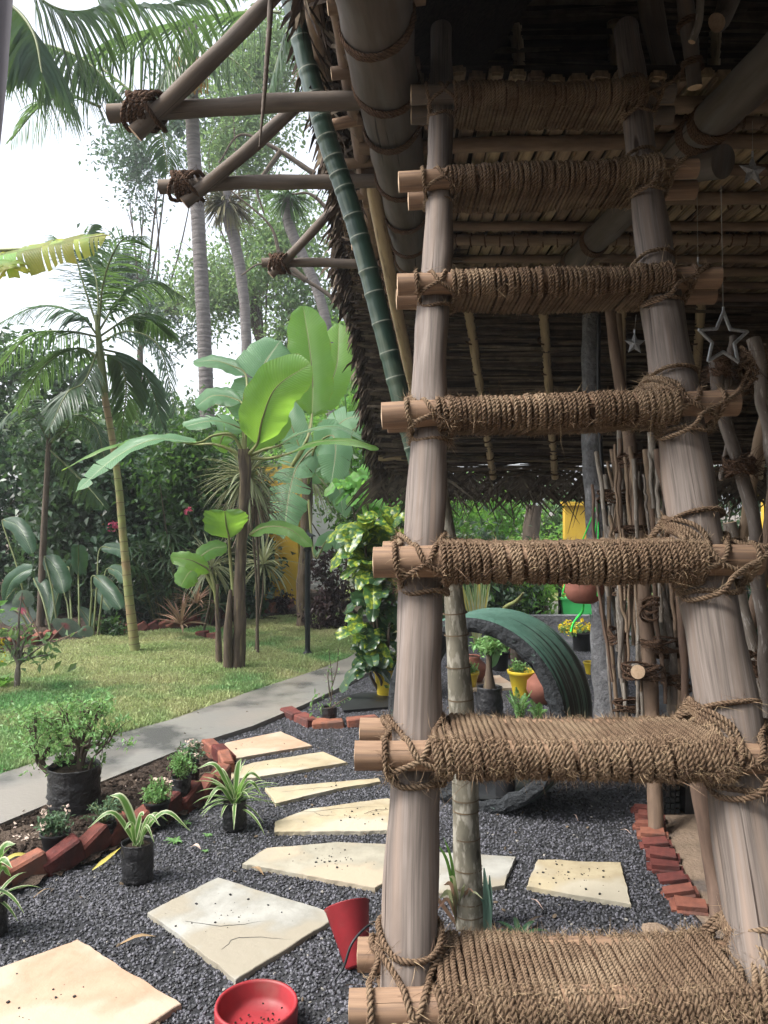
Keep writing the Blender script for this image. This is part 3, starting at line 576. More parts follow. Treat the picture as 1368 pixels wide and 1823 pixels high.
# ------------------------------------------------------------------ bricks
def brick_mesh(seed, s=(.175, .075, .105), bv=.009, sg=1):
    import bmesh
    g = np.random.RandomState(seed); bm = bmesh.new(); bmesh.ops.create_cube(bm, size=1)
    for v in bm.verts: v.co = Vector((v.co.x * s[0], v.co.y * s[1], v.co.z * s[2])) + Vector(g.randn(3) * .005)
    bmesh.ops.bevel(bm, geom=bm.edges[:], offset=bv, segments=sg, affect='EDGES')
    me = bpy.data.meshes.new('brick'); bm.to_mesh(me); bm.free(); me.materials.append(m_brick); me.polygons.foreach_set('use_smooth', [False] * len(me.polygons)); return me
bricks = [brick_mesh(k) for k in range(4)]; worn = [brick_mesh(k + 9, (.14, .092, .06), .017, 2) for k in range(3)]; long_ = [brick_mesh(k + 20, (.21, .10, .065), .008) for k in range(3)]; kinds_ = [bricks, worn, long_]
def brick_row(label, line, step, tilt=.5, dims_z=.045, group=None, thick=1.0, seed=0, z0=0, yaw=0, kd=0):
    g = np.random.RandomState(seed); p = np.array(line); L = np.concatenate([[0], np.cumsum(np.linalg.norm(np.diff(p, axis=0), axis=1))])
    t = thing('brick_border', label, 'brick border', (p[0][0], p[0][1], 0), group); n = int(L[-1] / step)
    for k in range(n):
        s = (k + .5) * step; x = np.interp(s, L, p[:, 0]); y = np.interp(s, L, p[:, 1]); x2 = np.interp(s + .02, L, p[:, 0]); y2 = np.interp(s + .02, L, p[:, 1])
        o = bpy.data.objects.new('brick', kinds_[kd][g.randint(len(kinds_[kd]))]); C.objects.link(o); o.parent = t
        o.location = (x - p[0][0] + g.randn() * .004, y - p[0][1] + g.randn() * .004, z0 + dims_z + g.randn() * .005)
        o.rotation_euler = (g.randn() * .05, -tilt + g.randn() * .06, math.atan2(y2 - y, x2 - x) + yaw + g.randn() * .06)
    return t
L2 = lambda pts, z=0: [G(x, y, z)[:2] for x, y in pts]
brick_row('red brick edging of leaning bricks between the planting soil and the gravel', L2([(-60, 1612), (0, 1586), (60, 1566), (130, 1540), (210, 1502), (290, 1464), (350, 1432), (393, 1400), (408, 1380)]), .152, .30, .045, seed=1)
brick_row('bright red flat bricks at the tip of the planting bed', L2([(408, 1382), (398, 1362), (356, 1336)]), .14, .12, .05, seed=2)
brick_row('row of worn round-edged red bricks between gravel and sand', L2([(1150, 1440), (1160, 1490), (1178, 1530), (1200, 1575), (1228, 1615), (1255, 1660)]), .106, .0, .002, seed=3, yaw=1.45, kd=1)
brick_row('short row of flat red bricks beyond the stepping stones', L2([(508, 1270), (556, 1294), (700, 1290)]), .215, .0, .02, seed=4, kd=2)
brick_row('long low brick edging along the back of the lawn, left part', L2([(-120, 1186), (0, 1158), (60, 1150), (130, 1136), (200, 1128), (300, 1124), (372, 1114)]), .13, .5, .06, seed=5)
brick_row('dark brick edging curving in front of the yellow wall', L2([(372, 1114), (420, 1106), (480, 1098), (527, 1090)]), .115, .5, .11, seed=6)
brick_row('two loose red bricks lying on the lawn by the banana trunk', L2([(352, 1136), (402, 1145)]), .2, .1, .04, seed=7)
# ------------------------------------------------------------------ the ladder (foreground)
def rope(mb, pts, r=.0056, n=None, closed=False, lod=1.0, mi=0):
    p = np.asarray(pts, float)
    if closed: p = np.vstack([p, p[:2]])
    L = np.sum(np.linalg.norm(np.diff(p, axis=0), axis=1)); n = n or max(8, int(L / (.0038 / lod)))
    tube(mb, p, r, 8 if lod > .7 else 6, n, not closed, 3, 2 * math.pi / .027, .42, mi=mi)
def fuzz(mb, pts, n, L, w, rs, nb=None):
    """loose coir fibres standing off a rope"""
    p = np.asarray(pts); i = rs.randint(0, len(p), n); q = p[i] + rs.randn(n, 3) * .0035
    d = rs.randn(n, 3)
    if nb is not None: d = d + nb[i] * 1.2
    d /= np.linalg.norm(d, axis=1)[:, None]; e = rs.randn(n, 3) * .6; ln = L * (.35 + rs.rand(n, 1) ** 2 * 1.6)
    s = np.cross(d, rs.randn(n, 3)); s /= np.linalg.norm(s, axis=1)[:, None]; s *= w
    m = q + d * ln * .5 + e * ln * .12; t = q + d * ln + e * ln * .45
    V = np.stack([q - s, q + s, m + s, m - s, t], 1).reshape(-1, 3); k = np.arange(n) * 5
    mb.add(V, np.stack([k, k + 1, k + 2, k + 3], 1), None, False); mb.F.append(np.stack([k + 3, k + 2, k + 4], 1) + mb.n - len(V)); mb.Sm.append(False); mb.M.append(0)
def plane_D(py, off=0.0):      # depth of the ladder plane at an image height
    u = (900 - py) / 1430; z = (1.5 + u * (1.0 - off)) / (1 - .58 * u); return 1.0 + .58 * z
root = thing('wooden_ladder', 'large rustic pole ladder with coir rope wrapped treads leaning up to the hut loft', 'ladder', (.05, 1.0, 0))
def pole_pts(l):
    return np.array([P(x, y, plane_D(y)) for x, y in l])
lp = [(787, 52), (785, 230), (780, 420), (769, 610), (760, 850), (746, 1150), (735, 1500), (731, 1750), (729, 2150)]
rp = [(1116, 50), (1142, 260), (1160, 420), (1188, 600), (1222, 830), (1276, 1150), (1338, 1550), (1372, 1750), (1450, 2150)]
lw_, rw_ = [.036, .039, .042, .0435, .046, .048, .050, .051, .052], [.042, .046, .050, .056, .058, .060, .060, .061, .062]
for pts, rr, sd in ((lp, lw_, 1), (rp, rw_, 2)):
    q = pole_pts(pts); a = MB(); a.capmi = 1
    q = np.vstack([q, [[q[-1][0], q[-1][1] - .0, q[-1][2]]]])[:-1]
    e = q[-1] + (q[-1] - q[-2]) / (q[-2][2] - q[-1][2]) * q[-1][2]; q = np.vstack([q, e])      # down to the ground
    tube(a, q, rr + [rr[-1]], 28, 120, True, wob=.05, seed=sd)
    # old branch stubs
    obj('side_pole', a, [m_pole, m_logend], root)
LPx = lambda y: np.interp(y, [p[1] for p in lp], [p[0] for p in lp]); RPx = lambda y: np.interp(y, [p[1] for p in rp], [p[0] for p in rp])
LPr = lambda y: np.interp(y, [p[1] for p in lp], lw_); RPr = lambda y: np.interp(y, [p[1] for p in rp], rw_)
#        front left(x,y), front right(x,y), r, rear left x, rear right x, wrap x0, x1
treads = [((622, 1795), (1480, 1795), .030, 637, 1470, 776, 1338),
          ((632, 1345), (1470, 1352), .028, 641, 1465, 768, 1300),
          ((665, 1002), (1352, 998), .034, 682, 1320, 786, 1246),
          ((680, 741), (1312, 718), .032, 690, 1270, 778, 1206),
          ((708, 508), (1281, 494), .029, 706, 1270, 806, 1196),
          ((710, 324), (1240, 300), .030, 727, 1236, 800, 1176),
          ((732, 170), (1200, 166), .030, 732, 1195, 808, 1150)]
def stadium(c0, c1, r, n):
    """closed loop round two parallel logs (y, z) centres c0 front, c1 rear"""
    c0, c1 = np.array(c0), np.array(c1); d = nrm(c1 - c0); nn = A(-d[1], d[0]); o = []
    for k in range(n // 2): th = math.pi * k / (n // 2 - 1); o.append(c0 + r * (nn * math.cos(th) - d * math.sin(th)))
    for k in range(n // 2): th = math.pi * k / (n // 2 - 1); o.append(c1 + r * (-nn * math.cos(th) + d * math.sin(th)))
    return np.array(o)
for ti, (fl, fr, lr, rlx, rrx, w0, w1) in enumerate(treads):
    pr = .049 if ti < 3 else .044; gp_ = pr + lr * .85; yc = (fl[1] + fr[1]) / 2
    D = plane_D(yc, gp_); Df, Dr = D - gp_, D + gp_
    A0, A1 = P(fl[0], fl[1], Df), P(fr[0], fr[1], Df)
    b0, b1 = P(rlx, 900, Dr), P(rrx, 900, Dr); B0 = A(b0[0], Dr, A0[2] + .004); B1 = A(b1[0], Dr, A1[2] - .003)
    if ti in (4, 5): B0[2] -= .006; B1[2] -= .006
    for q0, q1, sd in ((A0, A1, ti * 2), (B0, B1, ti * 2 + 1)):
        a = MB(); a.capmi = 1; mid = (q0 + q1) / 2 + A(0, 0, .004)
        tube(a, [q0, mid, q1], [lr, lr * 1.02, lr * .97], 22, 60, True, wob=.03, seed=sd + 40); obj('crossbar', a, [m_log if ti < 6 else m_olog, m_logend], root)
    lod = 1.0 if ti < 3 else .6
    rr = .0056; X0, X1 = P(w0, yc, Df)[0], P(w1, yc, Df)[0]; pitch = .0116; turns = int((X1 - X0) / pitch); g = np.random.RandomState(ti + 5)
    pts = []; nb = []; per = 18
    for k in range(turns * per):
        t = k / per; f = t / turns; x = X0 + f * (X1 - X0)
        za = A0[2] + (A1[2] - A0[2]) * ((x - A0[0]) / (A1[0] - A0[0])); zb = B0[2] + (B1[2] - B0[2]) * ((x - B0[0]) / (B1[0] - B0[0]))
        if k % per == 0:
            st = stadium((Df, za), (Dr, zb), lr + rr * (1.0 + .22 * g.randn()), per); jx = g.randn() * .0016; sk = g.randn() * .002
        # a second layer swells the winding near the right pole
        sw = .007 * math.exp(-((f - 1) / .10) ** 2) + .003 * math.sin(f * 9 + ti)
        yz = st[k % per]; c = A((Df + Dr) / 2, (za + zb) / 2); o = nrm(yz - c)
        pts.append([x + jx + sk * math.sin(6.28 * k / per) + .012 * math.sin(3.14 * (k % per) / per) * (.6 if ti < 2 else .2), yz[0] + o[0] * sw, yz[1] + o[1] * sw - .006 * math.sin(math.pi * f) * (1 if k % per > per // 2 else .6)]); nb.append([0, o[0], o[1]])
    pts = np.array(pts); nb = np.array(nb); a = MB(); rope(a, pts, rr, None, lod=lod)
    rp_ = obj('rope_winding', a, m_rope, root, label='coir rope wound side by side round both bars of one tread' if ti == 0 else None)
    f_ = MB(); fuzz(f_, pts, [30000, 22000, 12000, 6000, 3000, 2000, 1200][ti], [.013, .012, .012, .012, .012, .012, .012][ti], .00035 if ti < 3 else .0005, g, nb)
    vis = nb[:, 1] < .5; fuzz(f_, pts[vis], 60 if ti < 4 else 20, .045, .00045, g, nb[vis]); obj('loose_fibres', f_, m_fibre, rp_, kind='stuff')
    # core under the winding, so no gaps show the far side
    a = MB(); cs = stadium((Df, 0), (Dr, 0), lr + .001, 20); n = 30; V = []
    for k in range(n):
        x = X0 + .004 + (X1 - X0 - .008) * k / (n - 1); za = A0[2] + (A1[2] - A0[2]) * ((x - A0[0]) / (A1[0] - A0[0]))
        for q in cs: V.append([x, q[0], za + q[1]])
    i = np.arange(n * 20).reshape(n, 20); j = np.roll(i, -1, 1); a.add(V, np.stack([i[:-1], j[:-1], j[1:], i[1:]], -1).reshape(-1, 4)); obj('winding_core', a, m_ropedark, rp_)
    # lashings round poles and bars
    for side in (0, 1):
        px = (LPx if side == 0 else RPx)(yc); R_ = (LPr if side == 0 else RPr)(yc) + .008; c = P(px, yc, D); zc = A0[2] + (A1[2] - A0[2]) * ((c[0] - A0[0]) / (A1[0] - A0[0]))
        Lr = lr + .008; s = 1 if side == 0 else -1; slope = .58
        def W(x, y, z): return A(c[0] + x * s, D + y + slope * z, zc + z)
        g = np.random.RandomState(ti * 7 + side)
        loops = [
            [W(-R_, .0, Lr * 1.4), W(-R_ * .6, -gp_ * .75, Lr * 1.02), W(0, -gp_ - Lr, .1 * Lr), W(R_ * .7, -gp_ - Lr * .7, -Lr * .75), W(R_ * 1.1, -gp_ * .2, -Lr * 1.5), W(R_ * .6, R_ * .9, -Lr * 1.5), W(-R_ * .7, R_ * .9, Lr * .4)],
            [W(R_ * 1.05, .0, Lr * 1.5), W(R_ * .7, -gp_ * .8, Lr * 1.05), W(.1 * R_, -gp_ - Lr * 1.15, .0), W(-R_ * .75, -gp_ - Lr * .6, -Lr * .85), W(-R_ * 1.12, -gp_ * .1, -Lr * 1.5), W(-R_ * .6, R_, -Lr * 1.6), W(R_ * .7, R_ * .9, Lr * .6)],
            [W(-R_ * 1.03, -.01, -Lr * 1.25), W(-R_ * .5, -R_ * .9, -Lr * 1.6), W(R_ * .5, -R_ * .9, -Lr * 1.45), W(R_ * 1.05, 0, -Lr * 1.7), W(0, R_ * 1.05, -Lr * 1.3)],
            [W(-R_ * 1.15, -gp_, Lr), W(-R_ * 1.1, -gp_ - Lr, 0), W(-R_ * .95, -gp_, -Lr), W(-R_ * .9, gp_, -Lr), W(-R_ * .95, gp_ + Lr, 0), W(-R_ * 1.1, gp_, Lr)],
            [W(R_ * 1.2, -gp_, Lr * 1.02), W(R_ * 1.25, -gp_ - Lr, 0), W(R_ * 1.05, -gp_, -Lr), W(R_ * 1.0, gp_, -Lr), W(R_ * 1.05, gp_ + Lr, 0), W(R_ * 1.2, gp_, Lr)]]
        if side == 1:
            loops.append([W(-R_ * 1.9, -gp_ - Lr * .8, Lr * .9), W(-R_ * .9, -gp_ - Lr * 1.25, -.1 * Lr), W(R_ * .3, -gp_ - Lr * 1.1, -Lr * 1.3), W(R_ * 1.3, -gp_ * .4, -Lr * 1.9), W(R_ * .2, R_ * 1.1, -Lr * 1.2), W(-R_ * 1.6, R_ * .9, Lr * .8)])
            loops.append([W(-R_ * 1.1, .0, Lr * 2.2), W(0, -R_ * 1.05, Lr * 2.6), W(R_ * 1.05, 0, Lr * 1.9), W(0, R_ * 1.05, Lr * 2.2)])
            # windings that run on over the pole side
            for k in range(4 if ti in (0, 1, 2, 3) else 2):
                o = .016 * k; loops.append([W(R_ * 1.2 - o, -gp_ - Lr * 1.1, Lr * .3), W(R_ * .9 - o, -gp_ * .9, Lr * 1.3), W(R_ * 1.15 - o * .3, gp_ * .2, Lr * 1.6 + o * .5), W(R_ * 1.3, gp_, Lr * 1.1), W(R_ * 1.3, gp_, -Lr), W(R_ * 1.25 - o, -gp_, -Lr * 1.05)])
        if ti == 0 and side == 0: loops[2] = [W(-R_ * 1.03, -.01, Lr * 1.9), W(-R_ * .5, -R_ * .95, Lr * 1.55), W(R_ * .5, -R_ * .95, Lr * 1.4), W(R_ * 1.15, -.01, Lr * 1.9), W(0, R_ * 1.05, Lr * 2.1)]
        a = MB(); f_ = MB()
        ax_ = [(c * A(1, 0, 0) + A(0, D, zc), nrm(A(0, .58, 1)), R_ - .008), (A(c[0], Df, zc), A(1, 0, 0), lr), (A(c[0], Dr, zc), A(1, 0, 0), lr)]
        for lpn in loops:
            q = np.array(lpn) + g.randn(len(lpn), 3) * .002; q = spline(np.vstack([q, q[:1]]), 70)[:-1]
            for it in range(6):      # pull the rope tight onto the poles
                for i_ in range(len(q)):
                    best = None
                    for o_, d_, r_ in ax_:
                        v = q[i_] - o_; v = v - d_ * v.dot(d_); n_ = np.linalg.norm(v); e_ = n_ - r_ - .005
                        if best is None or e_ < best[0]: best = (e_, v / max(n_, 1e-6))
                    e_, v = best; q[i_] = q[i_] - v * (e_ if e_ < 0 else min(e_, .006) * .5)
                if it < 5: q = .5 * q + .25 * (np.roll(q, 1, 0) + np.roll(q, -1, 0))
            rope(a, q, .0052, closed=True, lod=lod)
            qq = spline(np.vstack([q, q[:1]]), 80); fuzz(f_, qq, 320 if ti < 4 else 120, .02, .0004, g)
        o = obj('rope_lashing', a, m_rope, root); obj('loose_fibres', f_, m_fibre, o, kind='stuff')
# ------------------------------------------------------------------ the thatched hut
hut = thing('thatched_hut', 'dark palm-thatched pole hut with a slatted loft and jutting rafter ends', 'hut', (1.6, 4.2, 0))
def hpart(name, mb, m, parent=None, **k): return obj(name, mb, m, parent or hut, **k)
def logp(name, pts, r, m, n=24, sides=14, wob=.04, seed=0, ends=True, parent=None):
    a = MB(); a.capmi = 1; tube(a, pts, r, sides, n, True, wob=wob, seed=seed); return hpart(name, a, [m, m_logend], parent)
def rings(parent, p, q, r, ts, turns=3, m=None, rr=.005, sp=1.3):
    """rope bands round a pole from p to q at the fractions ts"""
    p, q = np.asarray(p, float), np.asarray(q, float); T = nrm(q - p); s = nrm(np.cross(T, A(.1, .2, 1))); u = np.cross(T, s)
    for t in ts:
        a = MB()
        c = p + (q - p) * t; rad = np.interp(t, [0, 1], r) if np.ndim(r) else r; rad += rr * .5
        th = np.linspace(0, 2 * math.pi * turns, 18 * turns); k = rnd.uniform(-.3, .3)
        pts = c + rad * (np.cos(th)[:, None] * s + np.sin(th)[:, None] * u) + T * ((th / 6.283 - turns / 2) * rr * sp * 1.6 + k * rad * np.cos(th))[:, None]
        tube(a, pts, rr, 5, None, False, 3, 170, .4)
        obj('rope_binding', a, m or m_ropedark, parent)
# great beams of the loft
B0, B1 = A(-.075, 1.75, 2.93), A(.19, 4.85, 2.90)
o = logp('beam', [B0, (B0 + B1) / 2 + A(.0, 0, .01), B1], [.112, .105, .098], m_beam, 50, 26, .03, 3)
rings(o, B0, B1, [.112, .098], [.05, .2, .31, .40, .55, .68, .80, .90, .97], 3, rr=.006)
B2, B3 = A(1.24, 1.9, 2.88), A(1.04, 5.2, 2.88)
o = logp('beam', [B2, B3], [.075, .065], m_beam, 40, 24, .05, 5); rings(o, B2, B3, [.075, .065], [.12, .30, .33, .5, .7, .8], 4, rr=.007)
B4, B5 = A(.30, 1.75, 2.75), A(2.9, 1.9, 2.86)
# outriggers with their struts: horizontal poles under the eave
for k, (x0, y0, x1, y1, Y, r, sx, sy, ex, ey) in enumerate([(194, 203, 800, 178, 2.82, .030, 240, 238, 500, -20), (284, 333, 720, 320, 3.48, .029, 328, 362, 572, 150), (467, 468, 760, 474, 4.66, .026, 482, 490, 640, 318)]):
    p, q = P(x0, y0, Y), P(x1, y1, Y); m_ = (p + q) / 2 + A(0, 0, .015 if k == 0 else .004)
    o = logp('outrigger', [p, p * .65 + q * .35 + A(0, 0, .01), m_, q], [r * 1.05, r, r * 1.08, r], m_olog, 40, 16, .05, k + 10)
    s0, s1 = P(sx, sy, Y - .055), P(ex, ey, Y - .045); dd = s0 + (s1 - s0) * 1.0
    o2 = logp('rafter', [s0, (s0 + dd) / 2 + A(.01, 0, .0), dd], [r * .98, r, r * .9], m_olog, 30, 14, .05, k + 20)
    c = p + (q - p) * (.10 if k < 2 else .09); a = MB(); g = np.random.RandomState(k)
    lash = []
    for j in range(7):
        e = .010 * (j - 3); th = np.linspace(0, 6.3, 22)[:-1]; tl = (-.7 if j % 2 else .55) + g.randn() * .12
        pts = c + np.stack([np.cos(th) * .01 + e + tl * np.sin(th) * .045 + .02, -.03 + np.sin(th + 1.5) * (r + .048), np.sin(th) * (r + .012) * 1.35 - .012], 1)
        tube(a, np.vstack([pts, pts[:2]]), .0085, 6, 44, False, 3, 150, .4)
        lash.append(pts)
    ol = hpart('rope_lashing', a, m_ropedark); f_ = MB(); fuzz(f_, np.vstack(lash), 500, .035, .0007, g); obj('loose_fibres', f_, m_ropedark, ol, kind='stuff')
# green bamboo is a thing of its own (below); two brown poles run along the eave
logp('purlin', [A(-.16, 1.8, 2.98), A(-.10, 3.2, 2.99), A(.0, 5.9, 2.93)], .035, m_stickbrown, 30, 12, .06, 31)
o = logp('purlin', [P(640, 215, 3.35), P(668, 350, 3.75), P(700, 520, 4.4), P(738, 700, 5.6)], .034, m_drybam, 30, 12, .03, 32); rings(o, P(680, 430, 4.05), P(738, 700, 5.6), .036, np.linspace(.1, .95, 12), 1, rr=.004)
logp('purlin', [A(-.24, 1.7, 3.12), A(-.22, 3.6, 3.14), A(-.2, 6.0, 3.1)], .03, m_stickbrown, 30, 10, .08, 33)
for k in range(11): # short cross sticks between the eave poles
    Y = 2.0 + k * .36; logp('cross_stick', [A(-.17 + rnd.uniform(-.03, .03), Y, 2.955), A(.12, Y + rnd.uniform(-.05, .05), 2.995)], .022, m_log if k % 3 == 0 else m_stickbrown, 6, 10, .05, 60 + k)
# loft floor: slats running away from the viewer on cross joists
zl = 3.0; g = np.random.RandomState(11)
a0 = MB(); box(a0, (0, 0, 0), (.058, 1, .03)); 
import bmesh
def bev_box(name, s, bev, m):
    bm = bmesh.new(); bmesh.ops.create_cube(bm, size=1)
    for v in bm.verts: v.co = Vector((v.co.x * s[0], v.co.y * s[1], v.co.z * s[2]))
    bmesh.ops.bevel(bm, geom=bm.edges[:], offset=bev, segments=2, affect='EDGES'); me = bpy.data.meshes.new(name); bm.to_mesh(me); bm.free(); me.materials.append(m); return me
slat_me = [bev_box('slat', (w_, .96, .034), .009, m_slat) for w_ in (.050, .056, .062)]
hl = np.array(hut.location)
rowsY = [(2.80, 3.52), (3.56, 4.40), (4.44, 5.25), (5.28, 6.05)]
for ri, (ya, yb) in enumerate(rowsY):
    x = .02 if ri < 3 else .1; xe = 1.95 + .45 * ri
    while x < xe:
        w_ = g.choice(3); wd = (.050, .056, .062)[w_]; o = bpy.data.objects.new('slat', slat_me[w_]); C.objects.link(o); o.parent = hut
        ln = yb - ya + g.randn() * .02
        o.scale = (1, ln / .96, 1); o.location = tuple(A(x + wd / 2, (ya + yb) / 2 + g.randn() * .012, zl + g.randn() * .004 + .012 * (ri % 2)) - hl); o.rotation_euler = (g.randn() * .004, g.randn() * .05, g.randn() * .012)
        x += wd + .010 + g.rand() * .008
for k, Y in enumerate([2.86, 3.02, 3.26, 3.50, 3.86, 4.2, 4.42, 4.78, 5.05, 5.3, 5.6, 5.95]):
    z = zl - .045 + rnd.uniform(-.008, .004); o = logp('joist', [A(-.1, Y, z), A(1.4, Y + rnd.uniform(-.05, .05), z + rnd.uniform(-.01, .01)), A(3.4, Y, z)], .024 if k % 2 else .03, m_stickbrown, 30, 10, .06, 70 + k)
    if k in (1, 4, 6, 8): rings(o, A(.1, Y, z), A(2.2, Y, z), .034, np.linspace(.03, .97, 26), 1, rr=.004)
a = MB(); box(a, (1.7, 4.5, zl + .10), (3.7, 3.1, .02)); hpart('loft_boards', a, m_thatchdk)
# far slope
def farz(Y): return 1.85 + (7.25 - Y) * .88
def slope_sheet(name, q, n, m, amp=.02, seed=0):
    q = [np.asarray(v, float) for v in q]; rs = np.random.RandomState(seed); s, t = np.meshgrid(np.linspace(0, 1, n), np.linspace(0, 1, n)); s = s[..., None]; t = t[..., None]
    V = (q[0] * (1 - s) + q[1] * s) * (1 - t) + (q[3] * (1 - s) + q[2] * s) * t; V = V + rs.randn(n, n, 1) * A(0, 0, amp)
    i = np.arange(n * n).reshape(n, n); a = MB(); a.add(V.reshape(-1, 3), np.stack([i[:-1, :-1], i[:-1, 1:], i[1:, 1:], i[1:, :-1]], -1).reshape(-1, 4), None, False); return a
RY, RZ = 4.1, farz(4.1)
def strips(mb, O, U, Vv, nrow, L, wd, rs, per, lift=.03, sag=0.0, ang=.06, kinks=0):
    """rows of long dry leaf strips lying along U on the plane O + s U + t V"""
    O, U, Vv = (np.asarray(x, float) for x in (O, U, Vv)); LU = np.linalg.norm(U); LV = np.linalg.norm(Vv); u, v = U / LU, Vv / LV; nn = nrm(np.cross(u, v))
    for r in range(nrow):
        t = (r + .5) / nrow * LV
        for k in range(per):
            s = rs.rand() * LU; l = L * (.5 + rs.rand()); an = rs.randn() * ang; d = u * math.cos(an) + v * math.sin(an)
            c = O + u * s + v * (t + rs.randn() * LV / nrow * .4) + nn * (rs.rand() - .5) * lift; w_ = wd * (.5 + rs.rand())
            side = nrm(np.cross(d, nn) + nn * rs.randn() * .5) * w_ * .5
            p0, p1, p2 = c - d * l / 2, c + nn * rs.randn() * .01, c + d * l / 2 - A(0, 0, sag)
            mb.add([p0 - side * .6, p0 + side * .6, p1 + side, p1 - side, p2 + side * .4, p2 - side * .4], [[0, 1, 2, 3], [3, 2, 4, 5]], None, False)
rs = np.random.RandomState(21)
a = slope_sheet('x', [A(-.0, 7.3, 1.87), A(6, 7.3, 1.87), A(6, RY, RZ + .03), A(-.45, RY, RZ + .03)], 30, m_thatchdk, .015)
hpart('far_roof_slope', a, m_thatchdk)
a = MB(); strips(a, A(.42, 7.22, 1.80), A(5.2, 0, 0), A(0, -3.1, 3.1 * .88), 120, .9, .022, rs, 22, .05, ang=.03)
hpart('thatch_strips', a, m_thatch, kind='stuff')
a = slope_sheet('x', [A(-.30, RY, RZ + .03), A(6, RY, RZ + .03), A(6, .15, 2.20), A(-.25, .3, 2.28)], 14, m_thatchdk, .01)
hpart('near_roof_slope', a, m_thatchdk)  # out of view; carried out over the camera to shade the upper ladder
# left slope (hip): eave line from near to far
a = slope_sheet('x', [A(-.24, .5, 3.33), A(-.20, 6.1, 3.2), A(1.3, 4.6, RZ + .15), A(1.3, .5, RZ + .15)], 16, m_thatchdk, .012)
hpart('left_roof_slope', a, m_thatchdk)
a = MB(); rs = np.random.RandomState(22)
def eave(mb, pts, n, L, wd, hangd, spread, rs, back):
    """ragged stacked leaf ends along a line: strips point outwards and droop"""
    p = spline(pts, 200); p = p + np.cumsum(rs.randn(200, 1), 0) * .004 * -back + (np.sin(np.arange(200) * .9) * .02)[:, None] * back
    for k in range(n):
        c = p[rs.randint(200)] + back * rs.rand() * .42 + A(0, 0, rs.rand() * spread); d = nrm(-back + A(rs.randn() * .25, rs.randn() * .5, -hangd * (.3 + rs.rand())))
        l = L * (.3 + rs.rand() ** 2 * .9); w_ = wd * (.5 + rs.rand()); side = nrm(np.cross(d, A(rs.randn() * .5, rs.randn() * .5, 1))) * w_ / 2; q = c + d * l * .6; e = q + nrm(d + A(0, 0, -.5)) * l * .4
        mb.add([c - side, c + side, q + side * .9, q - side * .9, e + side * .2, e - side * .2], [[0, 1, 2, 3], [3, 2, 4, 5]], None, False)
bk = nrm(A(1, 0, .55))
eave(a, [A(-.29, 1.3, 3.24), A(-.31, 3.0, 3.22), A(-.27, 4.4, 3.16), A(-.26, 6.1, 3.05)], 11000, .15, .024, 1.1, .20, rs, bk)
eave(a, [A(-.26, 6.0, 3.0), A(-.17, 6.6, 2.5), A(-.06, 7.2, 1.95), A(.04, 7.3, 1.75)], 8000, .16, .026, 1.4, .24, rs, bk)
strips(a, A(-.12, 6.02, 2.95), A(.5, .15, 0), A(.24, 1.25, -1.15), 50, .22, .03, rs, 26, .12, ang=.12)
strips(a, A(-.10, 4.6, 3.0), A(.5, 0, .0), A(.02, 1.5, -.1), 40, .22, .03, rs, 26, .22, ang=.2)
for k in range(60):   # woven leaf ends fold over each other like scales
    Y = 2.2 + k * .068; 
    for j in range(10):
        c = A(-.26 + .05 * rs.rand() + .03 * j * rs.rand(), Y + rs.rand() * .05, 3.2 - .0 * j - .16 * rs.rand()); dd = nrm(A(rs.randn() * .3 + .3, rs.randn(), -.5 + rs.randn() * .4)); s_ = A(0, 0, 1) * .011
        mb_ = a; mb_.add([c, c + dd * .13 + s_, c + dd * .17 - s_ * .5, c - s_], [[0, 1, 2, 3]], None, False)
hpart('eave_thatch', a, m_thatch, kind='stuff')
# rafters of the far slope
for k, (xa, xb) in enumerate([(.99, .24), (1.55, .78), (2.15, 1.33), (2.75, 1.9), (3.4, 2.45)]):
    p, q = A(xa, 7.28, farz(7.28) - .07), A(xb - .05, 4.5, farz(4.5) - .07)
    o = logp('rafter', [p, (p + q) / 2 + A(.02, 0, -.01), q], [.033, .036, .036], m_drybam, 40, 12, .04, 90 + k); rings(o, p, q, .036, [.02, .07, .13, .19, .26, .33, .41], 2, rr=.004)
for k, z_ in enumerate((7.15, 6.7, 6.3)):
    logp('batten', [A(-.05, z_, farz(z_) - .015), A(2, z_ + .01, farz(z_) - .03), A(5, z_, farz(z_) - .015)], .028 if k == 0 else .014, m_drybam if k == 0 else m_stickbrown, 30, 8, .05, 100 + k)
# hanging woven palm mats below the far eave
a = MB(); rs = np.random.RandomState(31)
for k in range(230):
    x0 = -.05 + 5.3 * rs.rand(); s = 1 if k % 2 else -1; an = .62 + rs.randn() * .07; L = .38 + .16 * rs.rand(); y = 7.3 + (.008 if k % 2 else -.008) + rs.randn() * .012; z0 = 1.86 - rs.rand() * .12
    d = A(s * math.cos(an), 0, -math.sin(an)); n2 = A(math.sin(an) * s, 0, math.cos(an)) * .014
    p = A(x0, y, z0); m_ = p + d * L * .55 + A(0, rs.randn() * .02, 0); e = p + d * L + A(0, rs.randn() * .05, -.05)
    a.add([p - n2, p + n2, m_ + n2, m_ - n2, e + n2 * .2, e - n2 * .2], [[0, 1, 2, 3], [3, 2, 4, 5]], None, False)
for r in range(13):   # dense weave near the eave
    for k in range(76):
        s = 1 if (r + k) % 2 else -1; p = A(-.05 + k * .07 + rs.randn() * .008, 7.3 + .006 * s, 1.86 - r * .021 + rs.randn() * .008); d = A(s * .74, .02 * s, -.6) * .115; n2 = nrm(A(.6, 0, .74 * s)) * .0125
        a.add([p - n2, p + n2, p + d + n2, p + d - n2], [[0, 1, 2, 3]], None, False)
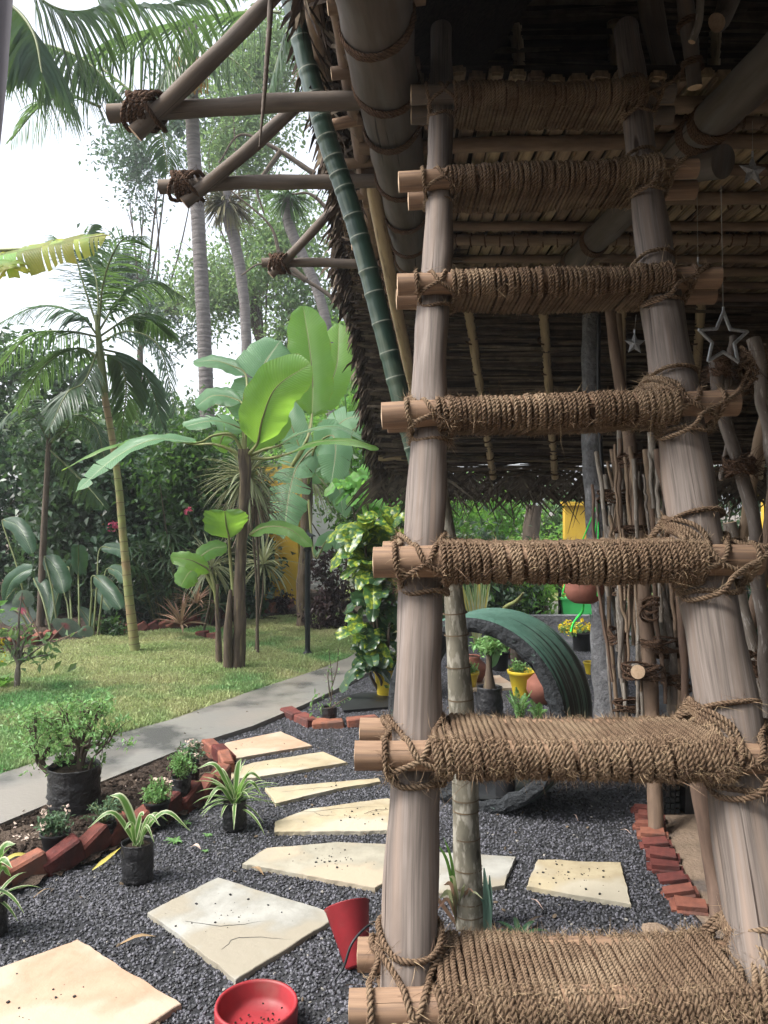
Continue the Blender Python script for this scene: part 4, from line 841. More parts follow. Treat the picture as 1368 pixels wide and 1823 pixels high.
for k in range(420):
    p = A(-.05 + 5.3 * rs.rand(), 7.3 + rs.randn() * .03, 1.60 + rs.rand() * .15); d = nrm(A(rs.randn() * .7, rs.randn() * .2, -1)); L = .12 + .28 * rs.rand(); n2 = A(.0045, 0, .001)
    a.add([p - n2 * 2, p + n2 * 2, p + d * L + n2 * .3, p + d * L - n2 * .3], [[0, 1, 2, 3]], None, False)
hpart('hanging_palm_mat', a, m_mat, kind='stuff')
# wall out of view, added to block light from the right
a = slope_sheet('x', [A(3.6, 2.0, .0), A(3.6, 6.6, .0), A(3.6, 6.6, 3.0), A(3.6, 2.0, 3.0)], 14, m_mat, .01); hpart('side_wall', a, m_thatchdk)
# granite post with a pipe
a = MB(); q = [P(1052, 560, 5.55), P(1058, 850, 5.55), P(1084, 1110, 5.5), P(1092, 1290, 5.45)]
p0 = spline(q, 26); g = np.random.RandomState(5)
for k in range(25):
    w0 = np.interp(k, [0, 12, 25], [.12, .16, .22]); c = (p0[k] + p0[k + 1]) / 2
    pass
tube(a, q, [.050, .062, .10, .115], 5, 60, True, wob=.06, seed=7, flat=1.2); hpart('stone_post', a, m_concrete)
logp('conduit', [P(1066, 560, 5.3), P(1070, 800, 5.3), P(1112, 1290, 5.1)], .014, m_blackp, 20, 8, 0)
# upper right poles of the loft frame
logp('loft_pole', [P(1152, -90, 3.0), P(1165, 40, 3.0), P(1186, 136, 3.0)], [.045, .043, .040], m_olog, 24, 14, .08, 41)
o = logp('loft_pole', [P(1212, -90, 2.75), P(1226, 50, 2.75), P(1237, 156, 2.75)], [.026, .028, .024], m_olog, 24, 14, .06, 42); rings(o, P(1212, -90, 2.75), P(1237, 156, 2.75), .03, [.55, .84], 2, rr=.006)
logp('loft_pole', [P(1248, -70, 2.72), P(1246, 30, 2.7), P(1232, 75, 2.7)], [.012, .014, .012], m_stick, 12, 8, .08, 43)
o = logp('loft_pole', [P(1330, -110, 3.0), P(1292, 20, 2.98), P(1277, 40, 2.96)], [.05, .036, .034], m_olog, 16, 14, .05, 44)
a = MB(); tube(a, [A(1.02, 3.4, 2.88), A(1.24, 2.95, 2.76)], .06, 20, 12, True, wob=.03); hpart('cross_beam', a, m_beam); 
# long pole from loft to ground
o = logp('standing_pole', [P(1068, 395, 4.9), P(1092, 600, 4.6), P(1130, 850, 4.3), P(1151, 1100, 4.0), P(1162, 1300, 3.85), P(1168, 1496, 3.62)], [.028, .030, .034, .036, .036, .034], m_stickbrown, 60, 14, .05, 45)
logp('standing_pole', [P(1100, 560, 5.0), P(1112, 760, 4.9), P(1130, 1000, 4.8)], .022, m_stickbrown, 20, 10, .06, 46)
logp('standing_pole', [P(1228, 1300, 3.05), P(1247, 1400, 3.02), P(1272, 1560, 2.98), P(1284, 1655, 2.84)], [.034, .034, .034, .036], m_stickbrown, 24, 14, .05, 47)
o = logp('cross_stub', [P(1136, 1196, 3.78), P(1132, 1192, 4.3)], .033, m_stick, 6, 16, .02, 48)
# ------------------------------------------------------------------ green bamboo pole (leans by itself)
t = thing('bamboo_pole', 'dark green bamboo pole slanting in front of the thatch eave, left of the ladder', 'bamboo pole', P(768, 900, 2.95))
p, q = P(506, -60, 2.95), P(768, 905, 2.95); pts = [p, P(572, 210, 2.95), P(640, 420, 2.95), P(722, 740, 2.95), q]
sp = spline(pts, 240); a = MB(); L = np.linspace(0, 1, 240); nodes = []
s = .0
rad = np.interp(L, [0, 1], [.0385, .0345]); kk = np.linspace(.01, .99, 25) + np.random.RandomState(3).randn(25) * .007
for n_ in kk: rad = rad * (1 + .055 * np.exp(-((L - n_) / .0028) ** 2) - .03 * np.exp(-((L - n_ - .008) / .004) ** 2))
tube(a, sp, rad, 24, None, True); obj('culm', a, m_bamboo, t)
a = MB()
for n_ in kk:
    i = min(max(int(n_ * 239), 1), 237); c = sp[i]; T = nrm(sp[i + 1] - sp[i - 1]); tube(a, [c - T * .0022, c + T * .0022], rad[i] * 1.012, 24, 2, False)
obj('node_band', a, m_node, t)
# ------------------------------------------------------------------ stick fence / branch rack on the right
def stick(parent, pts, r, m=None, seed=0, kink=.003, name='branch', label=None):
    g = np.random.RandomState(seed); p = spline(pts, 14); p[1:-1] += g.randn(12, 3) * kink; a = MB(); a.capmi = 1
    tube(a, p, [r * 1.05, r, r * 1.05, r * .85], 10, 40, True, wob=.07, seed=seed); return obj(name, a, [m or m_stick, m_logend], parent, label)
rack = thing('branch_screen', 'screen of grey branches tied with old rope between granite post and ladder', 'branch fence', G(1130, 1290))
rows = [((1078, 845), (1100, 1160), 4.7, .015), ((1090, 800), (1112, 1210), 4.6, .014), ((1104, 765), (1118, 1000), 4.55, .016), ((1122, 850), (1108, 1215), 4.5, .016), ((1138, 790), (1152, 1290), 4.4, .020),
        ((1150, 800), (1176, 1120), 4.2, .018), ((1160, 770), (1196, 1290), 4.1, .018), ((1172, 800), (1224, 1280), 3.9, .020), ((1185, 790), (1200, 1000), 4.3, .022), ((1196, 840), (1214, 1290), 4.2, .020),
        ((1176, 1040), (1202, 1290), 4.0, .016), ((1210, 1000), (1206, 1280), 4.4, .024), ((1098, 990), (1108, 1215), 4.4, .012), ((1068, 1030), (1092, 1190), 4.6, .014), ((1226, 1040), (1236, 1300), 4.3, .016), ((1145, 1010), (1136, 1220), 4.5, .018)]
gg = np.random.RandomState(77)
for k in range(54):
    x = gg.uniform(1076, 1245); y0 = gg.uniform(770, 960); rows.append(((x - 12 + gg.randn() * 8, y0), (x + 10 + gg.randn() * 8, y0 + gg.uniform(180, 420) if k % 4 else 1292), gg.uniform(3.9, 4.7), gg.uniform(.006, .012)))
for k, (p, q, Y, r) in enumerate(rows):
    g = np.random.RandomState(k); a_, b_ = P(*p, Y), P(*q, Y - .1); stick(rack, [a_, a_ * .6 + b_ * .4 + A(g.randn() * .02, 0, 0), b_], r, seed=k + 200, m=m_stickbrown if k in (5, 8, 11) or k % 2 == 1 else None, name='stick')
for k, (x, y, Y, rx, rz) in enumerate([(1095, 880, 4.5, .09, .03), (1120, 1050, 4.4, .10, .03), (1150, 945, 4.2, .16, .018), (1190, 1155, 3.95, .10, .04), (1145, 1195, 3.85, .10, .03), (1180, 850, 4.2, .08, .04), (1200, 1290, 4.0, .08, .03), (1160, 1080, 3.9, .05, .04), (1160, 1145, 3.85, .045, .015), (1100, 1130, 4.45, .06, .03), (1130, 820, 4.3, .10, .03), (1110, 960, 4.5, .08, .02), (1185, 1010, 4.0, .08, .03), (1205, 1215, 3.95, .07, .03), (1130, 1255, 4.3, .12, .02), (1215, 1080, 4.0, .06, .04)]):
    c = P(x, y, Y); g = np.random.RandomState(k + 50); a = MB(); al = []
    for j in range(6):
        th = np.linspace(0, 6.28, 16)[:-1]; ph = g.rand() * 6; q = c + np.stack([np.cos(th) * rx * (.7 + .4 * g.rand()), np.sin(th) * .055, rz * np.sin(th + ph) * (.4 + g.rand()) + g.randn() * rz * .4], 1); tube(a, np.vstack([q, q[:2]]), .006, 5, 36, False, 3, 150, .4); al.append(q)
    o = obj('rope_binding', a, m_ropedark, rack); f_ = MB(); fuzz(f_, np.vstack(al), 160, .05, .0008, g); obj('loose_fibres', f_, m_ropedark, o, kind='stuff')
rack2 = thing('driftwood_frame', 'crossed grey driftwood branches lashed together at the right edge, behind the ladder', 'branch frame', P(1340, 1290, 3.2))
for k, (l, Y, r) in enumerate([([(1275, 640), (1290, 740), (1330, 880), (1352, 1010), (1360, 1150), (1372, 1300)], 2.6, .021), ([(1342, 602), (1358, 700), (1376, 820), (1392, 960)], 2.55, .020), ([(1368, 720), (1345, 820), (1342, 830), (1318, 1010)], 2.9, .022), ([(1302, 745), (1284, 855)], 2.9, .008),
        ([(1300, 930), (1322, 1080), (1352, 1190), (1366, 1300)], 2.9, .022), ([(1360, 655), (1330, 680), (1300, 690), (1290, 668)], 2.65, .020), ([(1306, 600), (1300, 655), (1318, 690)], 2.7, .012), ([(1384, 840), (1350, 1060), (1300, 1240)], 3.1, .024), ([(1250, 880), (1300, 1290)], 3.3, .014), ([(1375, 1080), (1330, 1010), (1320, 950)], 3.0, .018),
        ([(1352, 1040), (1370, 1200), (1362, 1290)], 3.2, .02)]):
    stick(rack2, [P(x, y, Y) for x, y in l], r, seed=k + 300, m=m_stickbrown if k in (2, 7) else None)
for k, (x, y, Y, rx, rz) in enumerate([(1345, 650, 2.58, .05, .05), (1318, 830, 2.58, .055, .02), (1345, 1190, 2.75, .04, .03), (1282, 655, 2.6, .03, .025)]):
    c = P(x, y, Y); g = np.random.RandomState(k + 80); a = MB(); al = []
    for j in range(9):
        th = np.linspace(0, 6.28, 16)[:-1]; ph = g.rand() * 6; q = c + np.stack([np.cos(th) * rx * (.6 + .4 * g.rand()), np.sin(th) * .04, rz * np.sin(th + ph) * (.4 + g.rand()) + g.randn() * rz * .4], 1); tube(a, np.vstack([q, q[:2]]), .006, 5, 36, False, 3, 150, .4); al.append(q)
    o = obj('rope_binding', a, m_ropedark if k else m_rope, rack2); f_ = MB(); fuzz(f_, np.vstack(al), 300, .06, .0008, g); obj('loose_fibres', f_, m_ropedark, o, kind='stuff')
# ------------------------------------------------------------------ hanging stars
def star_pts(c, R_, r_, n=5): return [c + A(math.sin(k * math.pi / n) * (R_ if k % 2 == 0 else r_), 0, math.cos(k * math.pi / n) * (R_ if k % 2 == 0 else r_)) for k in range(2 * n)]
def star(name, label, px, py, Y, R_, tubed, top, yaw=0):
    c = P(px, py, Y); t = thing(name, label, 'hanging star', c); a = MB(); s = star_pts(np.zeros(3), R_, R_ * .46)
    cy, sy = math.cos(yaw), math.sin(yaw); rot = lambda p: A(p[0] * cy, p[0] * sy, p[2]) + c
    s = [rot(p) for p in s]
    if tubed:
        for p, q in zip(s, s[1:] + s[:1]): tube(a, [p + (p - q) * .03, q], R_ * .065, 8, 6, True)
        obj('tube_outline', a, m_glit, t)
    else:
        f = c + A(0, -R_ * .18, 0); b = c + A(0, R_ * .18, 0); V = s + [f, b]; F = []
        for k in range(10): F += [[k, (k + 1) % 10, 10], [(k + 1) % 10, k, 11]]
        a.add(V, F, None, False); obj('star_body', a, m_glit, t)
    b = MB(); tube(b, [s[0], P(top[0], top[1], Y)], .0012, 5, 8, False); obj('cord', b, m_cord, t)
    b = MB(); g = np.random.RandomState(3)
    tube(b, [s[0] - A(0, 0, .005), s[0] + A(0, 0, .014)], .004, 8, 3); obj('cap', b, m_glit, t)
    return t
star('hanging_star', 'large clear outline star hanging on a cord right of the ladder', 1288, 604, 2.35, .080, True, (1284, 330), .15)
star('hanging_star', 'small solid tinsel star near the right edge under the loft', 1340, 305, 2.9, .058, False, (1340, 215), .2)
star('hanging_star', 'faint small star hanging in the dark behind the right ladder pole', 1130, 612, 3.9, .055, False, (1133, 560), .1)
star('hanging_star', 'tiny star tip hanging above the third ladder tread from the top', 1243, 474, 3.2, .022, False, (1241, 330), .3)
# ------------------------------------------------------------------ boundary walls and houses beyond
a = MB(); p, q = G(505, 1080), G(533, 1078); w0 = A(q[0], q[1], 0)
t = thing('boundary_wall', 'mustard yellow painted garden wall end behind the lamp post', 'wall', w0)
a = MB(); box(a, (w0[0] - 1.75, w0[1] + .5, 1.05), (3.5, .14, 2.1), rz=-.0); obj('wall_panel', a, m_yellow, t)
a = MB(); box(a, (w0[0] - .12, w0[1] - .02, 1.08), (.24, .24, 2.16)); obj('pillar', a, m_yellow, t)
c = P(590, 900, 14.0); t = thing('white_shed', 'pale house wall clad in white horizontal boards behind the croton', 'shed', (c[0], 14, 0))
a = MB(); box(a, (c[0] + .6, 14.3, 1.2), (2.4, .2, 2.4)); obj('wall', a, m_white, t)
for k in range(22):
    a = MB(); box(a, (c[0] + .6, 14.18, .06 + k * .11), (2.42, .02, .1), rx=.10); obj('board', a, m_white, t)
for (x, w_, z1, Y, lb) in [(2.8, .55, 1.5, 12.5, 'yellow painted wall glimpsed through the palm mats behind the hut'), (5.2, .9, 1.6, 11.0, 'yellow wall glimpsed between the branches at the right edge')]:
    a = MB(); box(a, (x + w_ / 2, Y, z1 / 2), (w_, .16, z1)); box(a, (x + w_ / 2, Y - .02, z1 + .03), (w_ + .06, .26, .06)); o = obj('yellow_wall', a, m_yellow, loc=(x + w_ / 2, Y, 0)); tag(o, lb, 'wall')
# ------------------------------------------------------------------ tall palms and trees
def trunk(parent, pts, rad, m, n=80, sides=16, wob=.03, seed=0, name='trunk', ringstep=0, ringm=None, ramp=.03):
    a = MB(); p = spline(pts, n if not ringstep else n * 3); L = np.concatenate([[0], np.cumsum(np.linalg.norm(np.diff(p, axis=0), axis=1))])
    r = np.interp(L / L[-1], np.linspace(0, 1, len(rad)), rad)
    if ringstep: r = r * (1 + ramp * np.abs(np.sin(math.pi * L / ringstep)) ** .4)
    tube(a, p, r, sides, None, True, wob=wob, seed=seed); return obj(name, a, m, parent)
tp = thing('tall_palm', 'tall ringed coconut palm whose grey trunk rises behind the left outriggers', 'palm tree', G(372, 1100))
ctr = P(338, 60, 12.0)
trunk(tp, [P(372, 1060, 12), P(370, 780, 12), P(362, 560, 12), P(349, 330, 12), P(342, 200, 12), P(338, 40, 12)], [.125, .105, .10, .098, .095, .10], m_ptrunk, 300, 18, .015, 3, ringstep=.09, ramp=.07)
def fr(px, Y): return [P(x, y, Yy) for (x, y), Yy in zip(px, np.linspace(Y[0], Y[1], len(px)))]
FR = dict(mleaf=m_palmleaf, mr=m_rachis)
for k, (l, Y, ll, lw, n, hang, vee, kw) in enumerate([
    ([(500, 22), (450, 20), (358, 31), (276, 51), (205, 72), (150, 104)], (9.5, 10.2), .95, .055, 62, .95, .1, {}),
    ([(40, 70), (110, 88), (165, 118), (215, 172)], (9.0, 8.6), .95, .045, 60, .9, .1, {}),
    ([(-60, -30), (20, 10), (60, 60), (75, 130)], (6.0, 5.6), .75, .045, 40, 1.1, .0, {}),
    ([(-80, 60), (0, 70), (80, 110), (130, 190)], (7.5, 7.2), .85, .04, 50, .9, .0, {}),
    ([(180, 120), (240, 170), (285, 235), (300, 310)], (9.5, 9.0), .55, .03, 50, .35, .2, {}),
    ([(130, -30), (230, 10), (330, 5), (430, -30)], (8.5, 8.8), .8, .045, 44, .7, .2, {}),
    ([(30, -40), (90, 10), (150, 20), (230, -10)], (7.0, 7.2), .8, .05, 40, 1.0, .2, {}),
    ([(560, -20), (520, 40), (500, 90), (478, 170)], (7.5, 7.4), .55, .035, 34, .45, .2, {}),
    ([(180, 190), (120, 170), (70, 190), (20, 250)], (9, 9), .6, .03, 40, .6, .1, {}),
    ([(338, 40), (360, 80), (420, 110), (500, 200)], (12, 11.5), .9, .05, 40, 1.0, .0, {}),
    ([(338, 40), (320, 80), (300, 120), (270, 210)], (12, 11.5), .9, .04, 40, 1.0, .0, {})]):
    fo = frond(tp, fr(l, Y), ll, lw, n, m_palmleaf, m_rachis, hang=hang, fwd=.35, droop=.9, seed=k + 1, vee=vee, rr=.018)
for k in range(6): # orange dead leaflets under the crown
    x = 318 + 9 * k; frond(tp, fr([(x, 90), (x - 3, 120), (x + (k - 3) * 3, 165)], (11.7, 11.6)), .25, .05, 8, m_palmdry, m_rachis, hang=1.2, droop=1, seed=k + 60, rr=.01)
# second and third trunks with fan crowns
def fan_palm(label, tr, rad, c, Y, n, L, seed, m=None):
    t = thing('fan_palm', label, 'palm tree', tr[0] * A(1, 1, 0)); trunk(t, tr, rad, m_ptrunk, 120, 12, .03, seed, ringstep=.12)
    a = MB(); g = np.random.RandomState(seed)
    for k in range(n):
        d = nrm(A(g.randn(), g.randn(), g.randn() * .6 - .1)); 
        for j in range(4): strap(a, c + d * .05, nrm(d + g.randn(3) * .12), L * (.6 + .5 * g.rand()), .035, .9, 4, .3)
    obj('crown', a, m or m_palmleaf, t, kind='stuff'); return t
fan_palm('dark slim palm trunk in the middle distance, its shaggy head above the banana', [P(443, 1060, 16), P(440, 640, 16), P(428, 480, 16), P(405, 380, 16), P(402, 330, 16)], [.12, .11, .10, .12], P(402, 360, 16), 16, 90, .75, 5, leafmat('shaggy_palm_leaf', (.12, .14, .08), (.20, .16, .09), None, .3, .6, .4))
fan_palm('palm with a fan crown just left of the hut thatch', [P(604, 1080, 15), P(590, 760, 15), P(578, 560, 15), P(515, 400, 15), P(515, 350, 15)], [.10, .10, .09, .10], P(515, 350, 15), 15, 60, .65, 6)
def tree(name, label, base, fork, crowns, nl, ls, m, seed, tr=.12, per=60, cr=.28, dens=1.0, limbs=3, shell=.3):
    g = np.random.RandomState(seed); t = thing(name, label, 'tree', base); trunk(t, [base, (base + fork) / 2 + A(g.randn() * .1, 0, 0), fork], [tr, tr * .75, tr * .6], m_bark, 30, 10, .06, seed)
    lb = MB(); lf = MB()
    for c, rad in crowns:
        c = np.asarray(c, float); rad = np.asarray(rad, float)
        for k in range(limbs):
            d = nrm(g.randn(3)); e = c + d * rad * .9; mid = (fork + e) / 2 + g.randn(3) * rad * .25; tube(lb, [fork, mid, e], [tr * .4, tr * .2, tr * .06], 5, 16, False)
            for j in range(3):
                e2 = e + g.randn(3) * rad * .35; tube(lb, [mid * .4 + e * .6, (e + e2) / 2, e2], [tr * .1, tr * .05, tr * .03], 4, 8, False)
        v = rad[0] * rad[1] * rad[2]; leaves(lf, clumps(c, rad, int(nl / per), per, cr, g, shell), ls, .5, g, down=.3)
    obj('limbs', lb, m_bark, t, kind='stuff'); obj('crown', lf, m, t, kind='stuff'); return t
m_tree2 = leafmat('fine_tree_leaf', (.15, .24, .11), (.10, .17, .08), (.28, .42, .13), .5, .5, .5)
m_tree3 = leafmat('bluish_tree_leaf', (.08, .14, .10), (.055, .10, .075), (.14, .24, .10), .45, .45, .5)
tree('broadleaf_tree', 'airy light green tree filling the gap between the tall palm and the thatch', A(-2.9, 22, 0), P(470, 640, 22), [(P(430, 250, 22), (1.6, 1.6, 2.0)), (P(500, 450, 21), (1.5, 1.5, 1.5)), (P(400, 520, 22), (1.7, 1.6, 1.1)), (P(470, 120, 22), (1.5, 1.4, 1.6)), (P(560, 600, 21), (1.2, 1.3, 1.4))], 6400, .14, m_tree2, 11, .16, cr=.30, shell=.15)
tree('broadleaf_tree', 'dark bluish tree just left of the tall palm trunk', A(-7.5, 24, 0), P(250, 620, 24), [(P(250, 290, 23), (1.0, 1.2, 1.3)), (P(290, 560, 23), (1.3, 1.2, 1.6)), (P(225, 480, 24), (.8, 1.0, 1.0)), (P(330, 200, 23), (1.3, 1.2, 1.5))], 2000, .15, m_tree3, 12, .14, shell=.15)
tree('broadleaf_tree', 'hazy light green tree low on the left behind the small areca palm', A(-11, 26, 0), P(60, 760, 26), [(P(10, 760, 26), (1.8, 1.5, 1.0)), (P(210, 790, 25), (1.6, 1.2, .8)), (P(340, 780, 24), (1.8, 1.2, 1.1))], 4200, .16, m_tree2, 13, .15)
tree('broadleaf_tree', 'feathery tree with drooping sprays behind the big banana leaves', A(-2.0, 20, 0), P(540, 760, 20), [(P(600, 700, 20), (1.4, 1.3, 1.6)), (P(520, 780, 20), (1.6, 1.2, 1.1)), (P(640, 820, 19), (1.2, 1.2, 1.2)), (P(440, 820, 20), (1.4, 1.2, 1.0))], 9000, .13, m_bright, 14, .12)
# bare dark boughs across the sky gap
t = thing('tree_bough', 'bare dark crooked bough reaching out beside the thatch edge', 'tree', A(.6, 13, 0)); a = MB()
for l in ([(640, 620), (600, 540), (545, 500), (470, 470), (430, 490)], [(545, 500), (500, 455), (480, 400), (400, 330)], [(560, 310), (500, 270), (430, 240), (390, 290)], [(500, 270), (460, 330), (470, 380)], [(620, 420), (560, 350), (520, 345)]):
    tube(a, [P(x, y, 13) for x, y in l], [.05, .035, .02, .012], 7, 30, False, wob=.1)
tube(a, [A(.6, 13, 0), A(.2, 13, 2.5), P(640, 620, 13)], [.12, .1, .06], 8, 20); obj('boughs', a, m_bark, t, kind='stuff')
# ------------------------------------------------------------------ areca palm on the lawn
ap = thing('areca_palm', 'slender ringed green areca palm standing on the lawn at the left', 'palm tree', G(242, 1165))
Y0 = G(242, 1165)[1]
ap_pts = [P(x, y, Y0) for x, y in [(242, 1166), (232, 1080), (220, 960), (212, 870), (200, 780), (186, 700), (178, 620)]]
trunk(ap, ap_pts, [.052, .045, .040, .037, .033, .034, .03], m_atrunk, 60, 14, .02, 4)
sp_ = spline(ap_pts, 200); a = MB()
for k in range(24):
    i = min(3 + int(k * 5.2 + (k > 12) * (k - 12) * 3), 196); T = nrm(sp_[i + 1] - sp_[i]); tube(a, [sp_[i] - T * .003, sp_[i] + T * .003], np.interp(i, [0, 60, 200], [.056, .046, .036]), 14, 2, False)
obj('ring_band', a, m_ring, ap, kind='stuff')
a = MB(); tube(a, [P(188, 700, Y0), P(180, 640, Y0), P(172, 560, Y0)], [.036, .04, .02], 12, 20); obj('crownshaft', a, m_rachis, ap)
for k, (l, dz) in enumerate([([(176, 600), (140, 560), (70, 545), (-10, 580)], -.3), ([(176, 600), (120, 590), (50, 600), (-20, 680)], .3), ([(178, 640), (140, 620), (80, 650), (30, 730)], .5), ([(176, 590), (150, 510), (130, 450), (95, 420)], .3), ([(176, 590), (185, 500), (215, 430), (260, 420)], -.3),
        ([(176, 590), (215, 530), (270, 500), (330, 530)], .2), ([(178, 610), (230, 590), (285, 620), (312, 735)], -.2), ([(178, 630), (210, 640), (225, 690), (215, 780)], .5), ([(176, 590), (172, 500), (150, 440), (165, 400)], .6), ([(178, 620), (240, 640), (270, 690), (290, 760)], .6), ([(176, 620), (150, 680), (120, 700), (90, 760)], -.6), ([(176, 600), (240, 560), (270, 570), (310, 600)], .7)]):
    frond(ap, fr(l, (Y0, Y0 + dz)), .42, .028, 44, m_palmleaf if k % 3 else m_tree3, m_rachis, hang=.55, fwd=.55, droop=.8, seed=k + 100, rr=.012)
ap2 = thing('areca_palm', 'young dark areca palm growing inside the hedge at far left', 'palm tree', G(72, 1120)); Y1 = 9.6
trunk(ap2, [P(72, 1125, Y1), P(76, 1000, Y1), P(82, 880, Y1), P(88, 780, Y1)], [.05, .04, .035, .03], m_bark, 40, 10, .03, 6)
for k, l in enumerate([[(88, 790), (60, 740), (20, 735), (-20, 790)], [(88, 790), (130, 740), (170, 760), (190, 830)], [(88, 780), (90, 730), (60, 700), (30, 700)], [(88, 800), (130, 840), (160, 870), (185, 900)], [(88, 790), (120, 760), (130, 720), (160, 700)]]):
    frond(ap2, fr(l, (Y1, Y1 - .4)), .38, .028, 40, m_palmleaf, m_rachis, hang=.6, droop=.8, seed=k + 130)
# ------------------------------------------------------------------ old banana leaf at the far left
t = thing('banana_plant', 'banana plant mostly out of frame at left, one torn yellowing leaf reaching in', 'banana plant', A(-3.6, 6.2, 0)); a = MB(); tube(a, [A(-3.6, 6.2, 0), A(-3.55, 6.2, 1.6), A(-3.5, 6.2, 2.6)], [.12, .10, .07], 12, 20, wob=.06); obj('trunk', a, m_btrunk, t)
m_byel = veins(leafmat('yellowing_banana_leaf', (.12, .30, .07), (.50, .42, .07), (.6, .55, .1), .5, .5, .5, scale=2.2), 60, .4)
for k, (l, w_, tr_) in enumerate([([(-70, 470), (0, 455), (70, 440), (140, 425), (195, 418)], .34, 14), ([(-80, 520), (-40, 480), (0, 470), (20, 478)], .4, 4)]):
    a = MB(); big_leaf(a, fr(l, (6.2, 5.9)), w_, A(.1, -.75, .65), tears=tr_, seed=k + 4, wave=.05, droop=.9); obj('leaf', a, m_byel, t)
a = MB(); tube(a, [A(-3.5, 6.2, 2.6), P(-70, 470, 6.2), P(60, 441, 6.1), P(190, 418, 5.9)], [.03, .018, .012, .005], 6, 24, False); obj('leaf_stalk', a, m_stalk, t)
# ------------------------------------------------------------------ the main banana plant
bp = thing('banana_plant', 'banana plant with broad bright green leaves in the middle of the lawn', 'banana plant', G(425, 1195)); Yb = G(425, 1195)[1]
trunk(bp, [P(425, 1196, Yb), P(427, 1080, Yb), P(430, 960, Yb), P(436, 870, Yb), P(435, 800, Yb)], [.066, .056, .050, .046, .058], m_btrunk, 60, 16, .07, 8)
trunk(bp, [P(408, 1192, Yb - .05), P(406, 1120, Yb - .05), P(412, 1050, Yb)], [.045, .04, .02], m_btrunk, 20, 12, .08, 9, name='dry_sheath')
UPC = A(0, -.9, .45)
def bleaf(parent, l, Yr, w_, m, up=UPC, tears=0, seed=0, st=None, fold=.25, droop=.35, wave=.03, label=None):
    mid = fr(l, Yr); a = MB(); big_leaf(a, mid, w_, up, fold=fold, wave=wave, tears=tears, seed=seed, droop=droop); o = obj('leaf', a, m, parent, label)
    path = ([P(x, y, st[1]) for x, y in st[0]] if st else []) + mid; b = MB(); n_ = len(path); p = spline(path, 40)
    tube(b, p - nrm(up) * .004, np.interp(np.linspace(0, 1, 40), [0, .3, 1], [.019, .012, .003]), 7, None, False); obj('midrib', b, m_stalk, o); return o
cb = (436, 815)
B = [([(350, 788), (275, 783), (205, 815), (135, 876)], (Yb - .1, Yb - .6), .30, m_bananap, A(-.2, -.5, .9), 2, [cb, (415, 775), (380, 775)]),
     ([(345, 790), (280, 782), (190, 798), (110, 838)], (Yb + .1, Yb + .3), .20, m_banana, A(0, -.3, .95), 2, [cb, (410, 800), (380, 790)]),
     ([(446, 745), (452, 700), (470, 650), (500, 606)], (Yb + .1, Yb + .35), .50, m_bananap, A(.0, -1, .2), 3, [cb, (437, 780)]),
     ([(458, 790), (468, 745), (492, 690), (552, 648)], (Yb - .1, Yb - .4), .44, m_banana, A(.25, -1, .1), 0, [cb]),
     ([(556, 738), (557, 680), (551, 615), (540, 545)], (Yb + .3, Yb + .4), .42, m_banana, A(.1, -1, .0), 0, [(520, 830), (548, 780)]),
     ([(556, 742), (580, 700), (600, 650), (604, 575)], (Yb + .5, Yb + .8), .36, m_banana, A(.1, -1, .1), 2, [(520, 830), (545, 790)]),
     ([(438, 668), (410, 650), (380, 642), (345, 645)], (Yb + .2, Yb + .2), .20, m_bananap, A(0, -.7, .7), 0, [cb, (438, 730)]),
     ([(430, 716), (400, 705), (375, 706), (350, 724)], (Yb + .1, Yb + .1), .24, m_bananap, A(0, -.8, .6), 0, [cb, (432, 740)]),
     ([(432, 765), (400, 752), (370, 750), (326, 760)], (Yb, Yb - .3), .26, m_bananap, A(0, -.6, .8), 3, [cb, (434, 785)]),
     ([(440, 800), (460, 780), (490, 760), (506, 735)], (Yb + .1, Yb + .2), .26, m_banana, A(.1, -1, .1), 0, [cb]),
     ([(420, 780), (400, 775), (392, 790), (388, 800)], (Yb + .1, Yb + .2), .2, m_banana, A(0, -1, .3), 0, None),
     ([(498, 792), (540, 770), (600, 760), (660, 790)], (Yb - .1, Yb - .2), .17, m_bananap, A(0, -.5, .9), 1, [cb, (470, 800)]),
     ([(520, 805), (560, 788), (620, 785), (674, 800)], (Yb - .2, Yb - .4), .17, m_banana, A(0, -.4, .9), 0, [cb, (480, 815)]),
     ([(445, 952), (475, 938), (515, 942), (556, 972)], (Yb, Yb - .1), .19, m_banana, A(0, -.6, .8), 0, None),
     ([(408, 958), (404, 940), (402, 925), (400, 910)], (Yb - .1, Yb - .25), .40, m_banana, A(0, -.75, .65), 0, [(416, 1060), (410, 990)])]
for k, (l, Yr, w_, m, up, tr_, st) in enumerate(B): bleaf(bp, l, Yr, w_, m, up, tr_, k + 20, (st, Yb) if st else None)
bp2 = thing('banana_plant', 'small banana sucker with three low leaves left of the main banana trunk', 'banana plant', G(391, 1187)); Yc = G(391, 1187)[1]
trunk(bp2, [P(391, 1188, Yc), P(389, 1130, Yc), P(386, 1070, Yc), P(388, 1040, Yc)], [.036, .028, .02, .016], m_btrunk, 20, 10, .06, 10)
for k, (l, Yr, w_, up, st) in enumerate([([(374, 1018), (355, 1004), (335, 996), (304, 992)], (Yc, Yc - .2), .20, A(0, -.75, .65), [(387, 1060)]), ([(350, 1000), (365, 985), (382, 976), (404, 974)], (Yc, Yc + .1), .2, A(0, -.8, .6), [(387, 1060), (360, 1010)]), ([(362, 1012), (350, 1012), (335, 1022), (322, 1044)], (Yc + .1, Yc), .24, A(0, -.9, .3), [(387, 1080), (378, 1030)])]):
    bleaf(bp2, l, Yr, w_, m_banana, up, 0, k + 50, (st, Yc))
